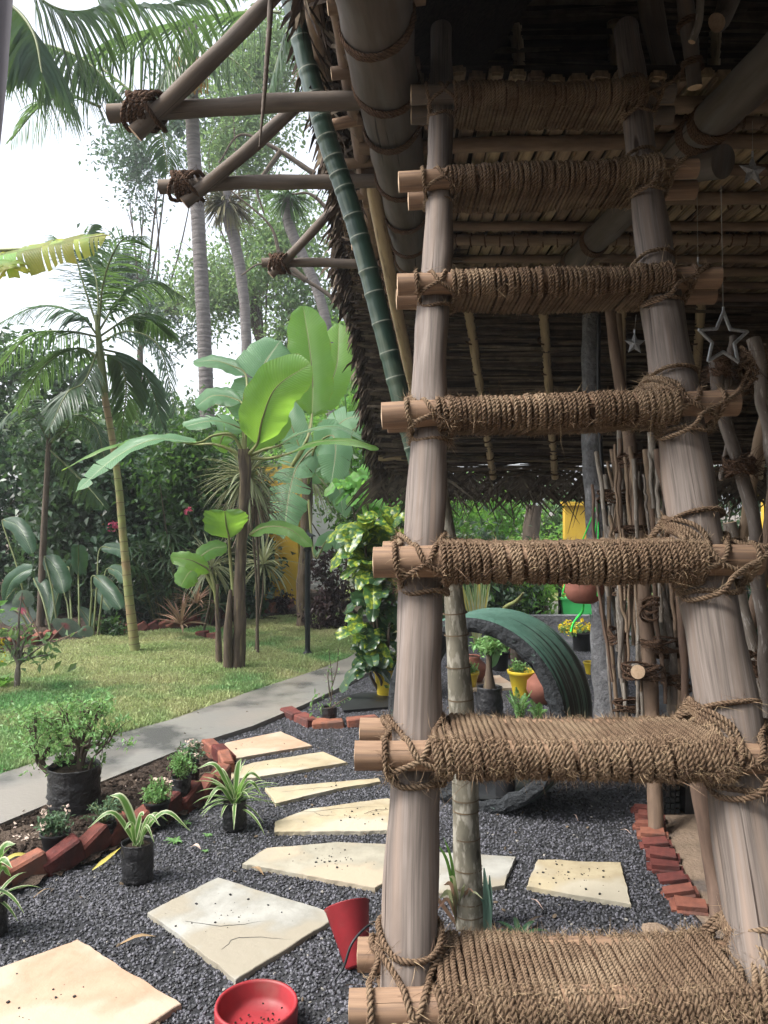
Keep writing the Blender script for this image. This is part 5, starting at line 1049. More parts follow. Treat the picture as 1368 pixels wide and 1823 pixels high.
bp3 = thing('banana_plant', 'banana plant behind the lamp post with torn pale leaves hanging down', 'banana plant', G(545, 1118)); Yd = G(545, 1118)[1]
trunk(bp3, [P(543, 1119, Yd), P(541, 1060, Yd), P(545, 960, Yd), P(548, 850, Yd)], [.10, .085, .075, .06], m_btrunk, 40, 14, .09, 12)
for k, (l, Yr, w_, up, tr_) in enumerate([([(560, 800), (530, 830), (515, 880), (505, 960)], (Yd - .3, Yd - .6), .50, A(-.2, -1, .2), 9), ([(560, 800), (590, 775), (598, 800), (590, 862)], (Yd - .4, Yd - .8), .40, A(.2, -1, .2), 2), ([(545, 850), (600, 760), (640, 740), (690, 735)], (Yd, Yd), .42, A(0, -.7, .7), 5),
        ([(548, 840), (520, 760), (500, 720), (470, 690)], (Yd, Yd + .3), .4, A(0, -.9, .4), 4), ([(548, 850), (580, 830), (600, 850), (612, 920)], (Yd, Yd - .2), .34, A(.2, -1, .1), 7), ([(560, 990), (580, 965), (598, 960), (610, 975)], (Yd - .3, Yd - .4), .22, A(0, -.9, .4), 0)]):
    bleaf(bp3, l, Yr, w_, m_bananap, up, tr_, k + 70, ([(548, 870)], Yd))
# ------------------------------------------------------------------ spiky strap-leaf plants
def spiky(name, label, base, c, L, wd, n, m, seed, droop=.8, lo=-.5, stem=True, cat='plant', sr=.012):
    g = np.random.RandomState(seed); t = thing(name, label, cat, base)
    if stem: a = MB(); tube(a, [base, (np.asarray(base) + c) / 2 + A(.03, 0, 0), c], [sr * 1.3, sr, sr], 8, 16, wob=.08); obj('stem', a, m_bark, t)
    a = MB()
    for k in range(n):
        th = g.rand() * 6.28; el = lo + (1.35 - lo) * g.rand(); d = A(math.cos(th) * math.cos(el), math.sin(th) * math.cos(el), math.sin(el))
        strap(a, c + d * .02, d, L * (.75 + .4 * g.rand()), wd, droop * (.6 + .8 * g.rand()), 6, .35, tipw=.04, mid=.25)
    obj('foliage', a, m, t, kind='stuff'); return t
spiky('dracaena', 'shaggy tan and green dracaena head behind the top of the banana trunk', A(-1.25, Yb + .7, 0), P(440, 850, Yb + .6), .52, .022, 190, m_spiky, 1, 1.0, -.9)
spiky('dracaena', 'dry grey dracaena tuft under the banana crown', A(-1.3, Yb + .9, 0), P(455, 900, Yb + .8), .5, .02, 120, leafmat('dry_strap_leaf', (.26, .20, .15), (.18, .14, .11), None, .25, .7, .4), 2, 1.0, -1.0)
spiky('dracaena', 'pale striped dracaena drooping in front of the yellow wall', G(455, 1130), P(470, 1005, 9.3), .45, .028, 80, m_spiky, 3, 1.1, -.8)
spiky('dracaena', 'striped dracaena drooping behind the small banana sucker', G(362, 1128), P(378, 1010, 8.9), .45, .022, 80, m_spiky, 4, 1.2, -.9)
spiky('bromeliad', 'reddish striped rosette plant by the brick edging at the back of the lawn', G(322, 1132), P(322, 1112, 8.9), .36, .03, 36, m_spikyred, 5, .5, .05, False)
spiky('bromeliad', 'smaller reddish rosette behind the first one, right side', G(345, 1110), P(350, 1075, 9.4), .34, .022, 40, m_spikyred, 6, .7, -.2, False)
spiky('dracaena', 'tan dracaena stems behind the leftmost torn banana leaf', A(-1.0, 10.5, 0), P(548, 850, 10.5), .7, .025, 110, m_spiky, 7, 1.0, -.9)
spiky('yucca', 'small green yucca tuft below the bright tall banana leaf', A(-.6, 12, 0), P(620, 780, 12), .8, .03, 60, m_palmleaf, 8, .9, -.7)
# ------------------------------------------------------------------ hedge along the left boundary
def bush(label, base, blobs, n, ls, m, seed, asp=.55, stemn=5, cr=.13, per=40, shell=.55, name='hedge_shrub', cat='shrub', m2=None, down=.35):
    g = np.random.RandomState(seed); base = np.asarray(base, float); t = thing(name, label, cat, base); a = MB(); s = MB(); tot = sum(b[1][0] * b[1][2] for b in blobs)
    for c, rad in blobs:
        k = max(per, int(n * rad[0] * rad[2] / tot)); leaves(a, clumps(c, rad, max(1, k // per), per, cr, g, shell), ls, asp, g, down=down)
        for j in range(stemn): e = np.asarray(c) + g.randn(3) * np.asarray(rad) * .5; tube(s, [base + A(g.randn() * .06, g.randn() * .06, 0), (base + e) / 2 + g.randn(3) * .06, e], [.018, .012, .005], 5, 12, False)
    obj('foliage', a, m, t, kind='stuff'); obj('stems', s, m_bark, t, kind='stuff'); return t
hd = [('dark heart-leaved hedge shrub filling the left edge of the picture', -260, 60, 740, 11.6, 1), ('dark hedge shrub behind the young areca palm', 60, 190, 730, 11.0, 2), ('dark hedge shrub behind the areca palm trunk', 190, 300, 800, 10.8, 3), ('dark glossy hedge shrub between areca palm and banana', 290, 400, 830, 10.6, 4), ('dark hedge shrub behind the banana trunk', 380, 455, 850, 10.9, 5)]
for lb, x0, x1, yt, Y, sd in hd:
    xc = (x0 + x1) / 2; w_ = (x1 - x0) / 2 * Y / 1430 * 1.15; top = P(xc, yt, Y)[2]
    bl = [(A(P(xc, 900, Y)[0] + rx * w_, Y + ry, top * fz), (w_ * .8, .6, top * .30)) for rx, ry, fz in ((-.4, 0, .75), (.4, .1, .72), (0, -.2, .45), (-.4, -.1, .25), (.45, -.2, .3))]
    bush(lb, A(P(xc, 900, Y)[0], Y, 0), bl, 7000, .105, m_hedge if sd % 2 else m_hedge2, sd, .72, 6, .15, 40, .4, down=.5)
for lb, x, y, Y, r, sd, m, ls in [('pale-topped hedge shrub above the left bushes', 40, 690, 12.5, (1.5, .7, .6), 11, m_hedge2, .12), ('pale green hedge shrub behind the long banana leaf', 260, 800, 12.0, (1.3, .6, .55), 12, m_hedge2, .11), ('green shrub under the long white banana leaf, bright leaves', 345, 840, 10.2, (.55, .4, .45), 13, m_green1, .09),
        ('bright shrub glowing behind the lamp post banana', 560, 880, 16, (1.4, .8, 1.1), 14, m_bright, .12), ('dense bright green shrub left of the thatch corner', 640, 800, 13, (.9, .7, 1.0), 15, m_bright, .12), ('green shrub beyond the croton, left of the ladder', 690, 930, 12, (.9, .7, 1.0), 16, m_green1, .11)]:
    c = P(x, y, Y); bush(lb, A(c[0], Y, 0), [(c, r)], 3600, ls, m, sd, .6, 5, .2)
for k, (x, Y, r) in enumerate([(-60, 13.5, (2.4, .8, 1.5)), (200, 13.5, (1.6, .8, 1.2)), (380, 13.0, (1.2, .7, 1.1))]):
    c = P(x, 900, Y); bush(['far dark shrub mass closing the hedge at the left edge', 'far dark shrub behind the areca palm', 'far dark shrub behind the main banana plant'][k], A(c[0], Y, 0), [(A(c[0], Y, r[2] * 1.0), r)], 4200, .14, m_hedge, 60 + k, .7, 5, .2, 30)
# lady palm clump: fans of narrow leaves
t = thing('lady_palm', 'clump of lady palm with narrow finger leaves behind the areca trunk', 'palm shrub', G(330, 1122)); g = np.random.RandomState(9)
for k in range(46):
    x, y = g.uniform(225, 420), g.uniform(935, 1080); c = P(x, y, 9.6 + g.rand() * .7); a = MB(); d0 = nrm(A(g.randn() * .8, -.8, .1 + g.randn() * .3)); s = nrm(np.cross(d0, A(0, 0, 1)))
    for j in range(9):
        an = -1.3 + 2.6 * j / 8; strap(a, c, nrm(d0 * math.cos(an) + s * math.sin(an) + A(0, 0, .25 * g.rand())), .38 * (.8 + .3 * g.rand()), .032, .9, 5, .3, mid=.4, tipw=.2)
    o = obj('fan_leaf', a, m_hedge2 if k % 3 else m_green1, t); b = MB(); e = P(x * .5 + 165, 1122, 9.9); tube(b, [A(e[0], e[1], 0), (A(e[0], e[1], 0) + c) / 2 + A(0, 0, .15), c], .006, 5, 10, False); obj('leaf_stalk', b, m_rachis, o)
# heliconia with big paddle leaves
t = thing('heliconia', 'heliconia clump with big dark paddle leaves at the left behind the bricks', 'plant', G(150, 1142)); 
m_hel = veins(leafmat('paddle_leaf', (.035, .095, .045), (.025, .07, .035), (.10, .24, .05), .25, .3, .15), 50, .4, midcol=(.12, .2, .09))
m_helb = m_hel
for k, (l, w_, Yh) in enumerate([([(140, 1025), (141, 1000), (141, 985), (140, 970)], .17, 9.2), ([(80, 990), (95, 1005), (108, 1030), (114, 1055)], .19, 9.3), ([(168, 1025), (185, 1040), (202, 1060), (216, 1084)], .14, 9.0), ([(8, 1075), (18, 1040), (35, 1022), (58, 1012)], .17, 9.0), ([(5, 925), (30, 935), (45, 955), (58, 985)], .16, 9.3),
        ([(180, 975), (200, 975), (215, 980), (222, 990)], .12, 9.3), ([(192, 1012), (208, 1015), (218, 1025), (224, 1035)], .12, 9.1), ([(120, 1010), (100, 1060), (95, 1085), (90, 1110)], .12, 9.5), ([(140, 1080), (155, 1095), (162, 1108), (164, 1116)], .10, 9.3), ([(168, 1050), (180, 1062), (190, 1075), (196, 1085)], .11, 9.4), ([(60, 1030), (75, 1040), (85, 1060), (88, 1085)], .13, 9.6), ([(115, 1050), (118, 1035), (125, 1010), (128, 1000)], .12, 9.6)]):
    a = MB(); big_leaf(a, fr(l, (Yh, Yh - .15)), w_ * 1.25, A(0, -.9, .45), seed=k + 90, ny=16, nx=4); o = obj('leaf', a, m_hel, t)
    b = MB(); e = G(l[0][0] * .6 + 58, 1140); tube(b, [e, (e + P(*l[0], Yh)) / 2 + A(0, 0, .1), P(*l[0], Yh), P(*l[-1], Yh - .15)], [.014, .010, .008, .003], 6, 24, False); obj('leaf_stalk', b, m_rachis, o)
# caladium
m_cal = leafmat('caladium_leaf', (.12, .15, .13), (.07, .10, .08), (.2, .3, .2), .3, .45, .1, scale=40)
nt_ = m_cal.node_tree; tcx = nt_.nodes.new('ShaderNodeTexCoord'); sx = nt_.nodes.new('ShaderNodeSeparateXYZ'); nt_.links.new(tcx.outputs['UV'], sx.inputs[0])
ln_ = nt_.nodes.new('ShaderNodeMapRange'); nt_.links.new(sx.outputs[0], ln_.inputs[0]); ln_.inputs[1].default_value = .35; ln_.inputs[2].default_value = .12; ln_.inputs[3].default_value = 0; ln_.inputs[4].default_value = 1
mx = nt_.nodes.new('ShaderNodeMix'); mx.data_type = 'RGBA'; bs = nt_.nodes['Principled BSDF'].inputs['Base Color']; nt_.links.new(bs.links[0].from_socket, mx.inputs[6]); mx.inputs[7].default_value = (.42, .05, .10, 1); nt_.links.new(ln_.outputs[0], mx.inputs[0]); nt_.links.new(mx.outputs[2], bs)
t = thing('caladium', 'caladium with grey speckled heart leaves and pink centres behind the left bricks', 'plant', G(80, 1150))
for k, (x, y, s_, rot) in enumerate([(42, 1088, .30, 2.7), (115, 1112, .28, -.6), (38, 1065, .18, .6), (150, 1120, .12, .3)]):
    c = P(x, y, 9.0 - .2 * k); th = np.linspace(0, 2 * math.pi, 33)[:-1]; rr_ = s_ * (.55 + .42 * np.cos(th) * .5 + .12 * np.cos(2 * th) + .08 * np.abs(np.sin(th * 1.5))); e1 = A(math.cos(rot), 0, math.sin(rot) * .8); e2 = nrm(A(-math.sin(rot) * .6, -.45, math.cos(rot)))
    V = [c] ; uv = [[0, 0]]
    for f in (.5, 1.0):
        for j in range(32): V.append(c + (e1 * math.cos(th[j]) + e2 * math.sin(th[j])) * rr_[j] * f + A(0, -.02 * f, -.03 * f * f)); uv.append([f, j / 32])
    a = MB(); F3 = [[0, 1 + j, 1 + (j + 1) % 32] for j in range(32)]; F4 = [[1 + j, 33 + j, 33 + (j + 1) % 32, 1 + (j + 1) % 32] for j in range(32)]
    a.add(V, F3, uv); a.F.append(np.array(F4)); a.Sm.append(True); a.M.append(0); o = obj('leaf', a, m_cal, t); b = MB(); tube(b, [G(80, 1150), c], .006, 5, 8, False); obj('leaf_stalk', b, m_spikyred, o)
# flowers in the hedge
for x, y, n, r, lb in [(203, 937, 18, .045, 'bright pink flower cluster beside the areca trunk'), (334, 910, 9, .045, 'small pink flower head in the dark hedge')]:
    g = np.random.RandomState(x); c = P(x, y, 9.3); a = MB(); leaves(a, c + g.randn(n * 3, 3) * r * .55, .035, .7, g, down=0); t = thing('flower_cluster', lb, 'flower', c); obj('petals', a, m_pink, t, kind='stuff'); b = MB(); tube(b, [c, c + A(.02, .5, -.4)], .006, 5, 6); obj('stem', b, m_rachis, t)
# low plants in front of the hedge
for k, (x, y, r, m, lb) in enumerate([(196, 1126, .10, m_green1, 'small leafy plant by the bricks between caladium and areca palm'), (500, 1085, .16, m_dark, 'dark tangled low plant at the foot of the yellow wall'), (262, 1105, .2, m_hedge, 'low dark fern mass right of the areca trunk'), (410, 1088, .2, m_hedge, 'low dark shrub behind the banana trunk base'), (450, 1092, .14, m_green1, 'short dark green clump left of the yellow wall')]):
    c = G(x, y + 10); bush(lb, c, [(c + A(0, 0, r), (r, r, r * .8))], 400, .07, m, k + 300, .5, 3, .05, 20, name='border_plant', cat='plant')
# ------------------------------------------------------------------ lamp post, small lawn shrub
lpz = G(548, 1168); t = thing('garden_lamp', 'slim black garden lamp post with a square lantern top on the lawn edge', 'lamp post', lpz); H = P(548, 948, lpz[1])[2]
a = MB(); tube(a, [lpz, lpz + A(0, 0, H - .17)], .027, 12, 4); obj('post', a, m_iron, t)
a = MB(); lathe(a, lpz, [(.055, 0), (.05, .03), (.03, .05), (.028, .06)], 14); obj('base', a, m_iron, t)
a = MB(); c = lpz + A(0, 0, H - .17); lathe(a, c, [(.028, -.02), (.045, 0), (.03, .02), (.045, .04)], 12)
for dx in (-.045, .045):
    for dy in (-.045, .045): box(a, c + A(dx, dy, .08), (.01, .01, .10))
obj('lantern_frame', a, m_iron, t); a = MB(); box(a, c + A(0, 0, .08), (.075, .075, .09)); obj('lantern_glass', a, m_white, t)
a = MB(); lathe(a, c + A(0, 0, .13), [(.085, 0), (.078, .012), (.03, .035), (.012, .045), (.012, .06), (.0, .065)], 4); obj('roof', a, m_iron, t)
c = G(30, 1232); t = thing('lawn_shrub', 'young staked shrub with pale leaves and a yellow flower spike at the left lawn edge', 'shrub', c); g = np.random.RandomState(2); a = MB(); f = MB(); Yl = c[1]
ends = [(48, 1130), (15, 1120), (75, 1150), (60, 1175), (20, 1150), (40, 1055), (62, 1100), (5, 1140), (90, 1165)]
for x, y in ends: tube(a, [c, P(33, 1185, Yl), (P(33, 1170, Yl) + P(x, y, Yl)) / 2 + g.randn(3) * .02, P(x, y, Yl)], [.022, .014, .009, .004], 6, 20, False)
leaves(f, np.vstack([P(x, y, Yl) + g.randn(16, 3) * .055 for x, y in ends if y > 1110]), .085, .5, g, down=.0); obj('branches', a, m_stick, t, kind='stuff'); obj('foliage', f, m_tree2, t, kind='stuff')
f = MB(); leaves(f, P(5, 1090, Yl) + A(0, 0, 0) + g.randn(8, 3) * A(.05, .05, .04), .13, .55, g, down=-.2, flat=.6); leaves(f, P(10, 1210, Yl) + g.randn(8, 3) * .05, .12, .8, g, down=-.2, flat=.6); obj('leaf_spray', f, m_bright, t, kind='stuff')
f = MB(); leaves(f, P(5, 1150, Yl) + g.randn(30, 3) * A(.012, .012, .06), .03, .7, g); obj('flower_spike', f, m_yflow, t, kind='stuff')
# ------------------------------------------------------------------ croton cluster left of the ladder
def croton(name, label, base, cs, seed, m_up, m_lo, L=.20):
    g = np.random.RandomState(seed); t = thing(name, label, 'shrub', base); st = MB()
    for c, n, r, mm, LL in cs:
        tube(st, [base + g.randn(3) * A(.02, .02, 0), (base + c) / 2 + g.randn(3) * .03, c], [.014, .011, .008], 7, 20, False)
        for k in range(n):
            el = g.uniform(-.6, 1.1); th = 6.28 * k / n * 2.4 + g.rand(); d = A(math.cos(th) * math.cos(el), math.sin(th) * math.cos(el), math.sin(el)); b0 = c + A(0, 0, g.uniform(-.1, .06)) + d * .02; l = LL * (.75 + .5 * g.rand())
            mid = [b0, b0 + d * l * .5 + A(0, 0, .015), b0 + d * l + A(0, 0, -.3 * l)]; a = MB(); up = nrm(A(0, -.5, 1) - d * (A(0, -.5, 1).dot(d))); big_leaf(a, mid, l * .52, up, fold=.3, wave=.07, seed=k, nx=3, ny=12, droop=.2, wmid=.6, tip=.3); obj('leaf', a, mm, t)
    obj('stems', st, m_bark, t, kind='stuff'); return t
cb_ = G(684, 1240); Yk = cb_[1]
m_cy = m_croton
croton('croton', 'tall croton with yellow splashed leaves above and dark leaves below, left of the ladder pole', cb_, [(P(650, 950, Yk), 20, .2, m_cy, .24), (P(695, 945, Yk + .1), 13, .2, m_cy, .24), (P(662, 1010, Yk), 20, .2, m_cy, .23), (P(705, 1020, Yk), 10, .2, m_crotondk, .22), (P(668, 1075, Yk - .05), 22, .2, m_crotondk, .24), (P(650, 1130, Yk - .1), 12, .2, m_cy, .20), (P(690, 1130, Yk), 18, .2, m_crotondk, .22), (P(655, 1180, Yk - .15), 16, .2, m_crotondk, .2), (P(700, 1170, Yk + .1), 9, .2, m_cy, .18)], 1, m_cy, m_crotondk)
croton('frangipani_shrub', 'light green shrub with rosettes of oval leaves above the croton', A(-.05, 8.6, 0), [(P(640, 880, 8.6), 14, .2, m_bright, .26), (P(670, 860, 8.4), 14, .2, m_bright, .26), (P(655, 895, 8.0), 12, .2, m_bright, .22), (P(690, 890, 8.2), 12, .2, m_bright, .24), (P(620, 865, 8.7), 10, .2, m_bright, .2)], 2, m_bright, m_bright)
bush('dark bronze leaved shrub between the lamp post and the croton', G(590, 1118), [(P(585, 1010, 9.6), (.22, .2, .25)), (P(600, 1080, 9.6), (.25, .2, .3)), (P(570, 1100, 9.6), (.2, .2, .2))], 1400, .07, m_dark, 77, .5, 4, .06, 25)
# ------------------------------------------------------------------ pots and bags
def polybag(parent, c, r, h, seed=0, m=None, folds=.035, taper=.92, mouth=True, lean=(0, 0)):
    a = MB(); g = np.random.RandomState(seed); n = 16
    prof = [(.001, 0), (r * taper * .9, .0), (r * taper, .006)] + [(r * (taper + (1 - taper) * k / n + .03 * g.randn() * .6), h * (k + .5) / n) for k in range(n)] + [(r * 1.01, h), (r * .97, h * 1.005), (r * .93, h * .93), (r * .92, h * .86)]
    lathe(a, c, prof, 30, folds, seed, lean=lean); o = obj('bag', a, m or m_bag, parent)
    a = MB(); lathe(a, c + A(lean[0] * h, lean[1] * h, 0), [(r * .97, h * .86), (r * .5, h * .89), (.001, h * .90)], 18, .03, seed); obj('soil', a, m_soil, parent); return o
def pot(parent, c, r, h, m, rim=True, seed=0, taper=.72, th=.008, sides=26, scal=0):
    a = MB(); pr = [(.001, 0), (r * taper, 0), (r * taper, .004), (r * (.97 - .02), h * .84)]
    if rim: pr += [(r * .97, h * .85), (r * 1.04, h * .86), (r * 1.07, h * .99), (r * 1.05, h), (r * .98, h)]
    else: pr += [(r, h)]
    pr += [(r * .93, h * .97), (r * .90, h * .82)]; lathe(a, c, pr, sides, .004 if not scal else scal, seed); obj('pot_body', a, m, parent)
    a = MB(); lathe(a, c, [(r * .92, h * .82), (r * .5, h * .85), (.001, h * .86)], 16, .03, seed); obj('soil', a, m_soil, parent)
def pr_(px, Y): return px * Y / 1430 / 2       # radius from a pixel width
def sprigs(parent, c, R_, H, n, m, ls, seed, asp=.45, stems=True, mflow=None, nf=0, flow_s=.02, spread=1.0, per=26):
    g = np.random.RandomState(seed); a = MB(); s = MB(); tips = []
    for k in range(n):
        th = g.rand() * 6.28; rr_ = R_ * math.sqrt(g.rand()) * spread; e = c + A(rr_ * math.cos(th), rr_ * math.sin(th), H * (.45 + .55 * g.rand()) * (1.1 - .5 * rr_ / R_)); mid = (c + e) / 2 + A(0, 0, H * .12); tube(s, [c, mid, e], [.003, .002, .0012], 4, 8, False)
        p = spline([c, mid, e], per); leaves(a, p[per // 4:] + g.randn(per - per // 4, 3) * ls * .45, ls, asp, g, down=.0); tips.append(e)
    obj('foliage', a, m, parent, kind='stuff'); obj('stems', s, m_rachis, parent, kind='stuff')
    if mflow:
        f = MB(); 
        for k in range(nf): e = tips[g.randint(len(tips))]; leaves(f, e + A(0, 0, .01) + g.randn(7, 3) * flow_s * .5, flow_s, .8, g, down=-.4)
        obj('flowers', f, mflow, parent, kind='stuff')
m_smlf = leafmat('small_bright_leaf', (.20, .37, .13), (.13, .28, .09), (.35, .55, .18), .4, .45, .4)
m_smgrey = leafmat('small_grey_leaf', (.12, .20, .11), (.08, .15, .08), (.18, .28, .14), .35, .45, .4)
# large bag with two bonsai-like shrubs
c = G(133, 1447); Yg = c[1]; R0 = pr_(92, Yg); H0 = P(133, 1362, Yg)[2]
t = thing('potted_shrub', 'large black grow bag holding two gnarled small shrubs at the edge of the path', 'potted plant', c)
polybag(t, c + A(0, 0, .0), R0 * .98, H0 + .0, 1, folds=.022, taper=.98)
g = np.random.RandomState(4); s = MB(); f = MB()
def bonsai(b, k1, tips, r0):
    for x, y, dy in tips:
        e = P(x, y, Yg + dy); mid = b * .45 + e * .55 + g.randn(3) * .02 + (k1 - b) * .2; tube(s, [b, k1 * .7 + mid * .3, mid, e], [r0, r0 * .7, r0 * .45, r0 * .2], 7, 22, wob=.1)
        for j in range(5):
            e2 = e + g.randn(3) * A(.05, .05, .035); tube(s, [mid * .5 + e * .5 + g.randn(3) * .008, (e + e2) / 2, e2], [r0 * .25, r0 * .14, .001], 4, 8, False); leaves(f, e2 + g.randn(18, 3) * A(.028, .028, .018), .028, .48, g, down=-.3)
b = P(143, 1372, Yg + .02); bonsai(b, P(143, 1335, Yg), [(150, 1262, 0), (120, 1268, .03), (178, 1255, -.02), (190, 1290, .04), (95, 1275, .05), (205, 1300, -.05), (165, 1290, -.06), (125, 1305, -.05), (145, 1258, .08), (105, 1262, -.04), (188, 1320, .06), (115, 1330, .04), (170, 1262, .08)], .012)
b = P(94, 1385, Yg - .02); bonsai(b, P(72, 1368, Yg), [(58, 1300, 0), (80, 1290, .04), (48, 1320, .02), (98, 1312, .05), (62, 1275, -.03), (44, 1290, .05), (85, 1330, -.05), (110, 1345, 0)], .010)
for x, y, k in [(205, 1290, 0), (190, 1310, 0)]: tube(s, [P(158, 1375, Yg), P(166, 1350, Yg), P(185, 1330, Yg), P(x, y, Yg)], [.008, .006, .004, .002], 6, 16)
obj('branches', s, m_bark, t, kind='stuff'); obj('foliage', f, m_smlf, t, kind='stuff')
for nm, x, yb, yt, w_, bag, lb, m, ph, R_, ls, mf, nf in [
    ('potted_flower', 99, 1524, 1480, 50, 0, 'small black pot with pale pink flowering plant nearest the left bricks', m_smgrey, .11, .075, .024, m_wflow, 4), ('potted_plant', 185, 1500, 1462, 42, 1, 'small black bag with fine dark leafed plant beside the large grow bag', m_smgrey, .14, .10, .018, None, 0),
    ('potted_flower', 280, 1468, 1424, 44, 0, 'black pot with fresh green plant and dried cream flowers in the planting bed', m_smlf, .13, .08, .022, m_wflow, 5), ('potted_plant', 323, 1434, 1383, 34, 1, 'narrow black bag with bushy green plant at the far end of the bed', m_smlf, .16, .10, .02, None, 0),
    ('potted_flower', 338, 1400, 1356, 34, 1, 'dark bag with cream flower heads right by the tip bricks of the bed', m_smgrey, .13, .10, .022, m_wflow, 12)]:
    c = G(x, yb, .02); r = pr_(w_, c[1]); h = P(x, yt, c[1])[2] - .02; t = thing(nm, lb, 'potted plant', c)
    (polybag if bag else pot)(t, c, r, h, **({'seed': x} if bag else {'m': m_blackp, 'seed': x})); sprigs(t, c + A(0, 0, h * .88), R_, ph, 26, m, ls, x, mflow=mf, nf=nf)
def spider_plant(lb, x, yb, yt, w_, sp, seed, n=0, L=.2):
    c = G(x, yb); r = pr_(w_, c[1]); h = P(x, yt, c[1])[2]; t = thing('spider_plant', lb, 'potted plant', c); polybag(t, c, r, h, seed, folds=.03, taper=.95); g = np.random.RandomState(seed)
    top = c + A(0, 0, h * .9)
    for (x1, y1, dy, w1) in sp:
        e = P(x1, y1, c[1] + dy); mid = (top + e) / 2 + A(0, 0, .05 + .35 * abs(e[0] - top[0]) * .7); a = MB(); ribbon(a, spline([top + g.randn(3) * .008, mid, e], 14), w1, .35, up=nrm(A(0, -.5, .8)), tipw=.05, mid=.35, basew=.6); obj('leaf', a, m_spider, t)
    for k in range(n):
        th = g.rand() * 6.28; el = g.uniform(.1, 1.35); d = A(math.cos(th) * math.cos(el), math.sin(th) * math.cos(el) * .8, math.sin(el)); a = MB(); strap(a, top + g.randn(3) * .01, d, L * (.7 + .5 * g.rand()), .017, 1.3, 9, .35, tipw=.05); obj('leaf', a, m_spider, t)
    return t
spider_plant('spider plant with few long leaves in a crinkled black bag in front of the bricks', 246, 1567, 1498, 56, [(196, 1416, .02, .034), (256, 1452, -.02, .026), (157, 1474, -.05, .022), (340, 1480, -.03, .022), (300, 1462, .05, .014), (232, 1470, .05, .02), (275, 1500, -.08, .014), (262, 1480, .06, .02), (222, 1478, -.08, .02), (285, 1470, -.06, .018)], 3)
spider_plant('full striped spider plant in a black bag beside the curve of bricks', 418, 1477, 1424, 43, [(430, 1350, .03, .03), (352, 1368, .02, .024), (468, 1390, .0, .022), (362, 1440, -.08, .026), (470, 1420, -.05, .02), (376, 1378, .08, .022)], 5, 40, .21)
spider_plant('spider plant cut by the left edge, just its leaf tips and bag side visible', -18, 1664, 1592, 60, [(28, 1502, .0, .035), (22, 1545, -.05, .03), (20, 1560, .05, .03), (-40, 1500, 0, .03), (12, 1530, .04, .03)], 7, 10, .2)
# small seedlings in the gravel
for x, y, s_, lb in [(312, 1502, .05, 'seedling rosette on gravel between the two spider plants'), (370, 1490, .03, 'tiny seedling near the right spider plant bag'), (330, 1470, .04, 'small seedling against the curved bricks'), (366, 1518, .02, 'tiniest seedling in the gravel below the others')]:
    c = G(x, y); t = thing('seedling', lb, 'seedling', c); g = np.random.RandomState(x); a = MB()
    for k in range(12): th = k * 2.4; strap(a, c + A(0, 0, .004), A(math.cos(th), math.sin(th), .7), s_ * (.6 + .6 * g.rand()), s_ * .25, 1, 4)
    obj('leaf_rosette', a, m_smlf, t, kind='stuff')
c = G(165, 1549); a = MB(); ribbon(a, spline([G(165, 1549, .015), G(190, 1530, .03), P(216, 1508, 3.45)], 14), .022, .4, up=A(0, -.4, .8), basew=.2); o = obj('yellow_strap_leaf', a, m_ylf, loc=c); tag(o, 'fallen yellow strap leaf leaning against the bricks left of the spider plant', 'leaf')
c = G(20, 1540); a = MB(); ribbon(a, spline([G(-5, 1545, .06), G(30, 1522, .09), G(72, 1530, .06)], 14), .02, .4, up=A(0, -.4, .8), basew=.3); o = obj('yellow_strap_leaf', a, m_ylf, loc=c); tag(o, 'yellow strap leaf arched over the soil at the far left', 'leaf')
# white fallen petals on the soil
a = MB(); g = np.random.RandomState(6)
for k in range(46):
    q = G(g.uniform(20, 110), g.uniform(1462, 1500), .03); leaves(a, q[None] + g.randn(1, 3) * .003, .02, .6, g, flat=.8, down=0)
for k in range(30): q = G(g.uniform(200, 330), g.uniform(1370, 1440), .03); leaves(a, q[None], .012, .5, g, flat=.8, down=0)
obj('fallen_petals', a, m_wflow, kind='stuff')
# bag with thin sapling beyond, black mat, yellow pot behind croton
c = G(586, 1288); r = pr_(28, c[1]); h = P(586, 1258, c[1])[2]; t = thing('potted_sapling', 'bare thin sapling in a small black bag beyond the far red bricks', 'potted plant', c); polybag(t, c, r, h, 9)
a = MB(); f = MB(); g = np.random.RandomState(3)
for l in ([(587, 1262), (592, 1220), (586, 1160)], [(589, 1230), (600, 1190), (603, 1155)], [(588, 1240), (584, 1205), (586, 1190)], [(587, 1262), (605, 1250), (622, 1240)]):
    q = [P(x, y, c[1]) for x, y in l]; tube(a, q, [.005, .004, .002], 5, 12); leaves(f, spline(q, 12)[3:] + g.randn(9, 3) * .012, .03, .4, g)
leaves(f, P(570, 1255, c[1]) + g.randn(30, 3) * .05, .035, .5, g)
obj('stems', a, m_bark, t, kind='stuff'); obj('foliage', f, m_smlf, t, kind='stuff')
a = MB(); mp_ = [G(*p)[:2] for p in [(602, 1247), (640, 1238), (720, 1236), (712, 1262), (612, 1270)]]; sheet(a, mp_, .022); 
for p, q in zip(mp_, mp_[1:] + mp_[:1]): a.add([(p[0], p[1], 0), (q[0], q[1], 0), (q[0], q[1], .022), (p[0], p[1], .022)], [[0, 1, 2, 3]], None, False)
o = obj('black_mat', a, m_blackp, loc=(mp_[0][0], mp_[0][1], 0)); tag(o, 'flat shiny black plastic sheet on the gravel under the croton', 'mat')
c = G(688, 1240); t = thing('potted_plant', 'yellow pot half hidden behind the croton and the ladder pole', 'potted plant', c); pot(t, c, pr_(44, c[1]), P(688, 1190, c[1])[2], m_yellowp); sprigs(t, c + A(0, 0, .17), .1, .14, 14, m_smlf, .03, 5)
